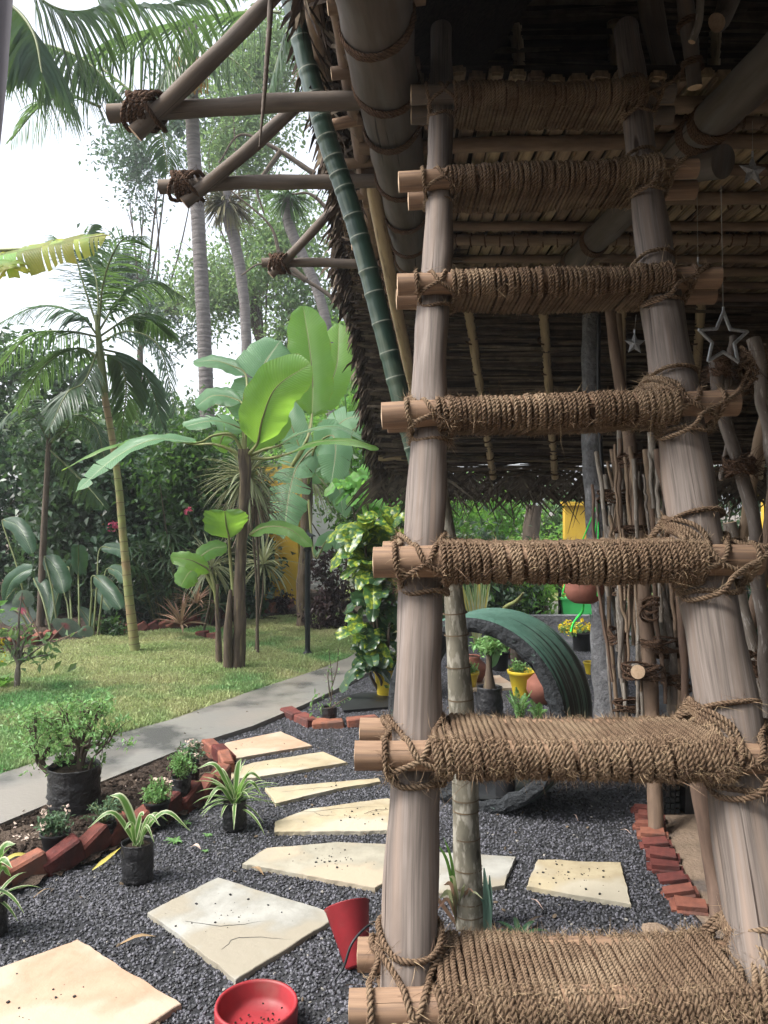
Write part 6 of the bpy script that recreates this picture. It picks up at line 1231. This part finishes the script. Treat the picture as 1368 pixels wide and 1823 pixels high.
# ------------------------------------------------------------------ red bowl and red pot
c = G(457, 1838); Rb = .118; hb = .085; t = thing('red_bowl', 'round red painted clay bowl with a few crumbs of dirt, at the bottom edge', 'bowl', c)
a = MB(); lathe(a, c, [(.001, .0), (Rb * .93, .0), (Rb * .97, .008), (Rb, hb * .7), (Rb, hb - .006), (Rb * .985, hb), (Rb * .93, hb), (Rb * .905, hb - .006), (Rb * .87, hb * .5), (Rb * .78, hb * .33), (Rb * .4, hb * .28), (.001, hb * .26)], 48, .002, 1); obj('bowl_body', a, m_redp, t)
a = MB(); g = np.random.RandomState(1)
for k in range(40): th = g.rand() * 6.28; q = Rb * .7 * math.sqrt(g.rand()) * (.5 + .5 * (g.rand() > .3)); box(a, c + A(q * math.cos(th) + .02 * (k % 3 == 0), q * math.sin(th) - .02, hb * .32 + .002 + .018 * (q > Rb * .62)), (.005, .004, .003), g.rand() * 3)
obj('dirt_crumbs', a, m_soil, t, kind='stuff')
c = G(632, 1728); Y = c[1]; t = thing('red_pot', 'red painted pot half on its side beside the ladder foot', 'pot', c)
ax = nrm(A(-.55, .10, .8)); a = MB(); lathe(a, c + A(.01, 0, .01), [(.001, 0), (.034, 0), (.040, .005), (.075, .185), (.078, .188), (.070, .188), (.034, .02), (.001, .018)], 30, .004, 2, axis=nrm(A(-.22, .62, .78))); obj('pot_body', a, m_redp, t)
c = G(612, 1770); a = MB(); tube(a, [P(596, 1745, 2.4), P(612, 1722, 2.42), P(628, 1678, 2.45), P(660, 1645, 2.5), P(700, 1630, 2.55)], [.003, .004, .004, .003], 6, 26); o = obj('dark_stem', a, m_iron, loc=c); tag(o, 'thin dark curved stem leaning over the red pot', 'twig')
# ------------------------------------------------------------------ ringed stem by the ladder with strap plants at its foot
b = G(838, 1652); Ys = b[1]; t = thing('palm_stem', 'grey green ringed young palm stem standing just behind the ladder treads', 'palm trunk', b)
pts = [P(838, 1656, Ys), P(832, 1500, Ys), P(828, 1380, Ys), P(818, 1200, Ys), P(808, 1060, Ys), P(796, 960, Ys), P(775, 820, Ys)]
m_stem = mat('lichened_stem', (.20, .18, .135), (.09, .085, .065), 1.0, .85, .5, 3, (16, 5, 1), 'UV', c3=(.30, .28, .23), s3=2.6, t3=(.5, .62), dist=.006)
weather(m_stem, (40, 3), (12, 4), (.04, .035, .025))
trunk(t, pts, [.054, .048, .046, .044, .036, .032, .028], m_stem, 90, 18, .035, 3); q = spline(pts, 300); a = MB()
for y in (1090, 1130, 1185, 1245, 1300, 1352, 1420, 1440, 1490, 1545, 1575, 1600, 1625):
    z = P(800, y, Ys)[2]; i = int(np.argmin(abs(q[:, 2] - z))); i = min(max(i, 1), 298); T = nrm(q[i + 1] - q[i - 1]); r = np.interp(i / 299, [0, .15, .7, 1], [.056, .049, .043, .028]); tube(a, [q[i] - T * .0025, q[i] + T * .0025], r * 1.01, 16, 2, False)
obj('leaf_scar', a, m_ring, t, kind='stuff')
t = thing('strap_plant', 'pinkish edged strap plant at the foot of the ringed stem', 'plant', G(812, 1650))
for k, (x, y, w_, m) in enumerate([(790, 1575, .018, m_spikyred), (782, 1600, .022, m_spiky), (776, 1622, .014, m_spikyred), (800, 1560, .016, m_spiky), (845, 1590, .012, m_spikyred), (860, 1600, .010, m_spiky), (830, 1580, .014, m_spiky), (778, 1500, .014, m_green1), (790, 1490, .013, m_green1), (690, 1572, .016, m_spikyred)]):
    c = G(818, 1652); e = P(x, y, c[1] - .12); a = MB(); ribbon(a, spline([c, (c + e) / 2 + A(0, 0, .07), e], 12), w_, .3, up=A(.3, -.8, .4), basew=.7); obj('leaf', a, m, t)
c = G(868, 1668); t = thing('agave_blade', 'upright blue green blade leaves right of the ringed stem', 'plant', c); m_ag = leafmat('agave_leaf', (.13, .22, .17), (.09, .17, .12), None, .2, .5, .2)
for k, (x, y, w_) in enumerate([(862, 1545, .030), (872, 1558, .022), (856, 1600, .02)]): a = MB(); ribbon(a, spline([c, P((868 + x) / 2 + 2, 1610, c[1] - .02), P(x, y, c[1] - .03)], 12), w_, .55, up=A(0, -1, 0), basew=1.0, tipw=.15, mid=.4); obj('leaf', a, m_ag, t)
c = G(925, 1672); t = thing('strap_plant', 'small dark leaved sprout behind the lowest tread', 'plant', c)
for k in range(8): g = np.random.RandomState(k); a = MB(); th = k * .8; strap(a, c, A(math.cos(th), math.sin(th), .9), .11, .022, 1.2, 7); obj('leaf', a, m_hel, t)
# ------------------------------------------------------------------ big green ring standing on the gravel
m_ring_g = mat('green_painted_rubber', (.085, .18, .14), (.055, .125, .095), 30, .5, .5, 60, c3=(.12, .22, .18), s3=4, t3=(.5, .7), spec=.5, dist=.006)
n_ = m_ring_g.node_tree; b_ = n_.nodes['Principled BSDF']; tc_ = n_.nodes.new('ShaderNodeTexCoord'); mp2 = n_.nodes.new('ShaderNodeMapping'); n_.links.new(tc_.outputs['UV'], mp2.inputs[0]); mp2.inputs['Scale'].default_value = (52, .9, 1)
nz = n_.nodes.new('ShaderNodeTexNoise'); nz.inputs['Scale'].default_value = 1; nz.inputs['Detail'].default_value = 1; n_.links.new(mp2.outputs[0], nz.inputs['Vector'])
sp2 = n_.nodes.new('ShaderNodeSeparateXYZ'); n_.links.new(tc_.outputs['UV'], sp2.inputs[0])
m1 = n_.nodes.new('ShaderNodeMapRange'); n_.links.new(sp2.outputs[1], m1.inputs[0]); m1.inputs[1].default_value = .12; m1.inputs[2].default_value = .50; m1.inputs[3].default_value = -.20; m1.inputs[4].default_value = .06   # v: metres down from the crown
ad = n_.nodes.new('ShaderNodeMath'); ad.operation = 'ADD'; n_.links.new(nz.outputs['Fac'], ad.inputs[0]); n_.links.new(m1.outputs[0], ad.inputs[1])
m2 = n_.nodes.new('ShaderNodeMapRange'); n_.links.new(ad.outputs[0], m2.inputs[0]); m2.inputs[1].default_value = .505; m2.inputs[2].default_value = .53
mx = n_.nodes.new('ShaderNodeMix'); mx.data_type = 'RGBA'; n_.links.new(b_.inputs['Base Color'].links[0].from_socket, mx.inputs[6]); mx.inputs[7].default_value = (.012, .022, .02, 1); n_.links.new(m2.outputs[0], mx.inputs[0]); n_.links.new(mx.outputs[2], b_.inputs['Base Color'])
Rg = .485; cr_ = A(.432, 3.96, Rg - .02); ax = nrm(A(.52, .85, 0)); sx_ = nrm(A(.85, -.52, 0)); up_ = A(0, 0, 1)
t = thing('painted_ring', 'big green painted tyre ring with dark drips standing upright on the gravel', 'ring', (cr_[0], cr_[1], 0))
W_ = .42; nseg = 96; a = MB(); g = np.random.RandomState(12)
th = np.linspace(-math.pi, math.pi, nseg + 1)      # 0 = top, + towards the right side
def ringpt(t_, r, w_): return cr_ + (sx_ * math.sin(t_) + up_ * math.cos(t_)) * r + ax * w_
sec = [(Rg - .075, 0, 0), (Rg - .055, -.012, 0), (Rg - .02, -.012, 0), (Rg - .004, 0, 1), (Rg, .03, 1)] + [(Rg + .004 + .003 * (q_ % 2), .03 + (W_ - .06) * q_ / 17, 1) for q_ in range(1, 17)] + [(Rg, W_ - .03, 1), (Rg - .01, W_, 1)]
V = []; uv = []
jr = .006 * np.sin(th * 9) + .005 * np.sin(th * 23 + 1)
for i_, t_ in enumerate(th):
    for r, w_, k in sec: V.append(ringpt(t_, r + (jr[i_] if k == 0 else 0), w_ + (g.randn() * .003 if k == 0 else 0))); uv.append([w_, abs(t_) * Rg])
k = len(sec); i = np.arange((nseg + 1) * k).reshape(nseg + 1, k); F = np.stack([i[:-1, :-1], i[:-1, 1:], i[1:, 1:], i[1:, :-1]], -1)
a.add(V, F[:, 3:].reshape(-1, 4), uv); obj('tread_band', a, m_ring_g, t)
m_rim = mat('rough_black_rim', (.04, .045, .05), (.02, .022, .024), 30, .85, 1.0, 60, c3=(.10, .15, .13), s3=14, t3=(.66, .74), dist=.02)
a = MB(); a.add(V, F[:, :3].reshape(-1, 4), uv, False); obj('rim_edge', a, m_rim, t)
a = MB(); V2 = []
for t_ in th:
    for r, w_ in [(Rg - .075, 0), (Rg - .06, .05), (Rg - .03, W_ * .5), (Rg - .06, W_ - .05), (Rg - .07, W_), (Rg - .01, W_)]: V2.append(ringpt(t_, r, w_))
i = np.arange((nseg + 1) * 6).reshape(nseg + 1, 6); a.add(V2, np.stack([i[:-1, :-1], i[1:, :-1], i[1:, 1:], i[:-1, 1:]], -1).reshape(-1, 4)); obj('inner_lining', a, m_blackp, t)
# ------------------------------------------------------------------ far garden seen through the hut
def yellow_pot(lb, x, yb, yt, w_, seed, m=None, plant=True):
    c = G(x, yb); t = thing('potted_plant', lb, 'potted plant', c); h = P(x, yt, c[1])[2]; pot(t, c, pr_(w_, c[1]), h, m or m_yellowp, seed=seed, taper=.62, scal=.012)
    if plant: sprigs(t, c + A(0, 0, h * .85), .09, .13, 10, m_smlf, .035, seed)
    return t
yellow_pot('yellow pot with scalloped rim and small green plant seen through the ring', 930, 1240, 1193, 50, 1)
yellow_pot('yellow pot at the left inside edge of the ring', 836, 1226, 1196, 34, 2)
yellow_pot('yellow pot half hidden behind the right side of the ring', 1052, 1200, 1178, 26, 3, plant=False)
for x, y, x2, lb, rr in [(968, 1236, 0, 'round terracotta jar lying behind the right half of the ring', .13), (842, 1200, 0, 'terracotta jar pair glimpsed behind the ringed stem', .12)]:
    c = G(x, y + 16); t = thing('clay_jar', lb, 'jar', c); a = MB(); lathe(a, c, [(.001, 0), (rr * .6, .01), (rr, rr * .8), (rr * .95, rr * 1.3), (rr * .5, rr * 1.75), (rr * .55, rr * 1.95), (rr * .45, rr * 1.9)], 24); obj('jar_body', a, m_clay, t)
    a = MB(); lathe(a, c, [(rr * .45, rr * 1.85), (.001, rr * 1.8)], 16); obj('jar_mouth', a, m_soil, t)
c = G(872, 1280); t = thing('potted_palm', 'young palm in a bulging black sack seen through the ring', 'potted plant', c); polybag(t, c, pr_(44, c[1]), P(870, 1222, c[1])[2], 20, folds=.03, taper=1.1)
h = P(870, 1222, c[1])[2]; a = MB(); tube(a, [c + A(0, 0, h * .8), P(871, 1190, c[1]), P(872, 1150, c[1])], [.05, .022, .018], 12, 20, wob=.05); obj('stem', a, m_btrunk, t)
sprigs(t, P(866, 1165, c[1]), .17, .14, 22, m_smlf, .045, 7); a = MB(); big_leaf(a, [P(873, 1190, c[1]), P(880, 1165, c[1]), P(892, 1142, c[1])], .09, A(0, -1, .1), nx=3, ny=12); obj('leaf', a, m_bananap, t)
c = G(887, 1192); t = thing('potted_plant', 'small black square pot beyond the ring with pale foliage', 'potted plant', c); pot(t, c, .10, .17, m_blackp, taper=.85); sprigs(t, c + A(0, 0, .14), .16, .2, 18, m_tree2, .05, 9)
c = G(922, 1182); o_ = thing('wooden_stump', 'short wooden stump standing beyond the yellow pot', 'stump', c); a = MB(); tube(a, [c, c + A(0, 0, .22)], .07, 12, 8, True, wob=.04); obj('stump_body', a, m_olog, o_)
c = G(906, 1172); t = thing('tipped_clay_pot', 'orange clay pot lying tipped over beyond the ring', 'pot', c); a = MB(); lathe(a, c + A(0, 0, .08), [(.001, -.1), (.06, -.1), (.095, .07), (.10, .1), (.085, .1), (.05, -.08), (.001, -.08)], 20, 0, 0, axis=nrm(A(-.8, -.5, .1))); obj('pot_body', a, m_clay, t)
c = G(1036, 1158); t = thing('potted_chrysanthemum', 'black pot with yellow flower heads right of the ring', 'potted plant', c); pot(t, c, .10, .19, m_blackp, taper=.85); sprigs(t, c + A(-.08, 0, .16), .2, .14, 22, m_smlf, .035, 12, mflow=m_yflow, nf=22, flow_s=.04)
c = G(1028, 1100); t = thing('green_planter', 'bright green plastic planter trough beyond the hanging clay pot', 'planter', c); a = MB(); box(a, c + A(0, 0, .14), (.40, .2, .24), taper=1.14); box(a, c + A(0, 0, .265), (.49, .26, .025)); obj('trough', a, m_greenp, t); a = MB(); box(a, c + A(.30, .02, .13), (.06, .2, .24)); obj('side_panel', a, m_yellowp, t)
for x, y, lb, R_, n in [(925, 1290, 'green fern fronds growing in front of the ring opening', .16, 9), (957, 1296, 'second fern tuft right of the first, inside the ring', .12, 7)]:
    c = G(x, y); t = thing('fern', lb, 'fern', c)
    for k in range(n):
        th_ = k * 6.28 / n + .3; e = c + A(math.cos(th_) * R_ * .55, math.sin(th_) * R_ * .4, R_ * (1.0 + .25 * (k % 3))); frond(t, [c, (c + e) / 2 + A(0, 0, .04), e], .035, .012, 16, m_smlf, m_rachis, hang=.1, droop=.3, seed=k, rr=.002, segs=3, vee=.1)
for x, y, lb in [(863, 1282, 'small white flower by the black sack'), (908, 1288, 'white and pink flower left of the fern')]:
    c = G(x, y, .1); t = thing('white_flower', lb, 'flower', c); a = MB(); g = np.random.RandomState(x)
    for k in range(7): strap(a, c, A(math.cos(k * .9), -.4, math.sin(k * .9)), .035, .016, .3, 4)
    obj('petals', a, m_wflow, t, kind='stuff'); b = MB(); tube(b, [c - A(0, 0, .1), c], .002, 4, 4); obj('stem', b, m_rachis, t)
# kerb, pale path and lawn far behind, shrubs
a = MB(); box(a, (3.2, G(1000, 1112)[1], .06), (7.5, .14, .12)); struct('far_kerb', a, m_concrete)
a = MB(); sheet(a, gp([(700, 1108), (1500, 1108), (1500, 1074), (700, 1074)]), .03); struct('far_path', a, m_path)
a = MB(); sheet(a, gp([(600, 1073), (1700, 1073), (1700, 1030), (600, 1030)]), .035); struct('far_lawn', a, m_lawn)
for k, (x, y, Y, r, n, ls, m, lb) in enumerate([(760, 1040, 9.5, (.6, .5, .45), 2200, .10, m_green1, 'leafy shrub just right of the left ladder pole'), (850, 1030, 10.5, (.7, .5, .55), 2600, .10, m_hedge2, 'dark shrub with round leaves above the green ring'), (915, 1050, 10.8, (.5, .4, .4), 1800, .08, m_bright, 'bright shrub above the crown of the green ring'),
        (985, 1000, 14, (.9, .6, .6), 2600, .10, m_bright, 'bright green shrub behind the black iron stands'), (830, 930, 15, (1.3, .7, .9), 3000, .12, m_bright, 'sunlit shrub glimpsed under the hanging palm mats'), (950, 930, 16, (1.3, .7, .9), 3000, .12, m_tree2, 'pale shrub under the middle of the palm mats'), (1100, 960, 16, (1.6, .8, 1.2), 3200, .13, m_green1, 'shrub behind the granite post'),
        (1300, 960, 13, (1.6, .8, 1.3), 3600, .12, m_hedge2, 'shrub behind the crossed branches at the right'), (760, 940, 12.5, (.9, .6, .8), 2600, .11, m_bright, 'bright shrub between the ladder poles behind the mats'), (1210, 1060, 8.5, (.6, .4, .5), 1800, .08, m_hedge, 'low dark shrub behind the stick screen'), (1340, 1110, 7.5, (.5, .4, .5), 1800, .08, m_hedge, 'dark tangled shrub at the right edge')]):
    c = P(x, y, Y); bush(lb, A(c[0], Y, 0), [(c, r)], n, ls, m, k + 400, .6, 5, .14, 30)
# broad banded leaves above the ring
t = thing('pandanus', 'upright yellow green strap leaves behind the ringed stem', 'plant', G(850, 1150)); g = np.random.RandomState(3)
for k in range(14): c = G(850, 1150); e = P(820 + k * 4.2, 1010 + g.rand() * 40, c[1]); a = MB(); ribbon(a, spline([c, (c + e) / 2, e], 8), .05, .3, up=A(0, -1, .1), basew=1); obj('leaf', a, m_spider if k % 4 else m_ylf, t)
c = G(905, 1140); t = thing('banana_shoot', 'single rolled green banana stalk slanting above the ring', 'plant', c); a = MB(); tube(a, [c, P(895, 1090, c[1]), P(920, 1070, c[1] - .2), P(932, 1055, c[1] - .3)], [.03, .03, .022, .01], 8, 16); obj('stalk', a, m_stalk, t)
for x, lb in [(958, 'left thin black iron rod on the far path'), (997, 'thick black iron post standing on the far kerb'), (968, 'slanting thin black iron rod')]:
    c = G(x, 1100); a = MB(); tube(a, [c, P(x - (12 if x != 997 else 0), 960, c[1])], .012 if x != 997 else .022, 8, 4); o = obj('iron_rod', a, m_iron, loc=c); tag(o, lb, 'rod')
c = P(952, 1085, 11.0); t = thing('leaning_tree', 'dark leaning trunk beyond the crown of the green ring', 'tree', A(c[0], 11, 0)); trunk(t, [P(962, 1105, 11), P(950, 1060, 11), P(945, 980, 11), P(950, 900, 11)], [.16, .13, .12, .11], m_bark, 20, 12, .1, 5)
# ------------------------------------------------------------------ hanging clay pot on lime cord
Yp = 4.6; c = P(1040, 1052, Yp); Rp = pr_(72, Yp); t = thing('hanging_clay_pot', 'brown clay bowl hanging in bright green cord beside the granite post', 'hanging pot', c)
a = MB(); lathe(a, c - A(0, 0, Rp * .62), [(.001, 0), (Rp * .5, .004), (Rp * .8, Rp * .22), (Rp * .98, Rp * .55), (Rp, Rp * .75), (Rp * .97, Rp), (Rp * .86, Rp * 1.3), (Rp * .8, Rp * 1.28), (Rp * .85, Rp * .8), (Rp * .4, Rp * .5), (.001, Rp * .48)], 30); obj('bowl_body', a, m_clay, t)
top = P(1066, 892, Yp); a = MB()
for dx, dy in ((-.95, -.1), (.45, -.85), (.5, .8)): tube(a, [top, c + A(Rp * dx, Rp * dy, Rp * .35), c + A(Rp * dx * .9, Rp * dy * .9, -.02), c - A(0, 0, Rp * .62)], .0045, 6, 24)
tube(a, [c - A(0, 0, Rp * .62), P(1036, 1090, Yp), P(1022, 1108, Yp), P(1017, 1125, Yp)], [.004, .009, .006, .008], 6, 12); tube(a, [P(1066, 892, Yp), P(1075, 880, Yp + .05)], .004, 6, 4); obj('cord_net', a, m_lime, t)
# black basket stool on the sand, dark stump
c = G(1207, 1447); t = thing('black_basket_stool', 'black woven plastic stool with an open leg gap on the sandy floor', 'stool', c); a = MB(); w_ = pr_(62, c[1]) * 2; h = .30
box(a, c + A(-w_ * .3, .1, h / 2), (w_ * .34, .26, h)); box(a, c + A(w_ * .3, .1, h / 2), (w_ * .3, .26, h)); box(a, c + A(0, .1, h - .03), (w_ * 1.06, .28, .06)); box(a, c + A(0, .22, h / 2), (w_ * .9, .03, h)); obj('stool_frame', a, m_blackp, t)
for k in range(9):
    for j in range(4): b = MB(); box(b, c + A(-w_ * .3 + (j - 1.5) * .024, -.034, .02 + k * .029), (.018, .008, .02)); obj('weave_square', b, m_iron, t)
c = G(900, 1424); t = thing('black_pot', 'ribbed black pot behind the second tread, left of the ring foot', 'pot', c); a = MB(); r = pr_(38, c[1]); lathe(a, c, [(.001, 0)] + [(r * (.85 + .15 * k / 12) * (1 + .03 * (k % 2)), .012 * k) for k in range(13)] + [(r * .9, .14), (.001, .13)], 24); obj('pot_body', a, m_blackp, t)
# rock by the right bricks, small stone
c = G(1168, 1660); g = np.random.RandomState(2); a = MB(); lathe(a, c, [(.001, 0), (.045, .002), (.05, .010), (.03, .020), (.001, .022)], 11, .10, 3, smooth=False); o = obj('pale_stone', a, m_sand, loc=c); tag(o, 'pale flat stone at the end of the worn red bricks', 'stone')
# near hanging strip and string, hanging from the near eave
t = thing('hanging_leaf_strip', 'dark dry palm strip hanging close to the camera at the left edge', 'leaf', P(10, -150, .95)); a = MB(); ribbon(a, spline([P(22, -260, .95), P(14, -60, .95), P(4, 120, .95), P(-3, 290, .95)], 20), .022, .3, up=A(0, -1, 0), basew=1.2, mid=.3, tipw=.05); obj('strip', a, leafmat('dark_dry_strip', (.10, .095, .12), (.07, .065, .08), None, .1, .7, .2), t)
t = thing('hanging_twine', 'frayed grey twine dangling in front of the upper outriggers', 'string', P(480, -100, 1.6)); a = MB(); tube(a, [P(484, -260, 1.6), P(482, 0, 1.6), P(476, 100, 1.6), P(470, 180, 1.6), P(462, 262, 1.6)], [.005, .0055, .005, .004, .0015], 7, 60, True, 3, 200, .4); obj('strand', a, m_olog, t)
# ------------------------------------------------------------------ unseen hedge and trees, added to cut sky light from behind and right
tree('broadleaf_tree', 'big shade tree behind the viewer on the left', A(-4.5, -5, 0), A(-4.2, -5, 2.4), [((-4.5, -5, 4.6), (3.2, 2.4, 2.4))], 5200, .26, m_hedge, 601, .2, cr=.4)
tree('broadleaf_tree', 'big shade tree straight behind the viewer', A(1.5, -6, 0), A(1.5, -6, 2.4), [((1.5, -6, 5.2), (3.8, 2.2, 3.0))], 6500, .28, m_hedge, 602, .2, cr=.4)
for k, (x, y, r, n) in enumerate([(5.5, -4.5, (3.0, 1.0, 2.4), 3400), (0.5, -5, (3.0, 1.0, 1.8), 3400), (8.5, 1.5, (1.2, 2.4, 2.6), 2200)]):
    bush(['tall hedge shrub behind and right of the viewer', 'tall hedge shrub straight behind the viewer', 'tall hedge shrub on the far right side of the hut'][k], A(x, y, 0), [(A(x, y, r[2]), r)], n, .26, m_hedge, k + 500, .7, 4, .3, 30)
# ------------------------------------------------------------------ thin haze volume added to pale the trees like lens glare
hm = bpy.data.materials.new('moist_air'); hm.use_nodes = True; N = hm.node_tree.nodes; N.remove(N['Principled BSDF'])
pv = N.new('ShaderNodeVolumePrincipled'); pv.inputs['Color'].default_value = (.93, .96, 1, 1); pv.inputs['Density'].default_value = .0022; pv.inputs['Anisotropy'].default_value = .3
hm.node_tree.links.new(pv.outputs[0], N['Material Output'].inputs['Volume'])
a = MB(); box(a, (0, 30, 5.5), (340, 330, 19)); o = obj('haze', a, hm, kind='stuff')
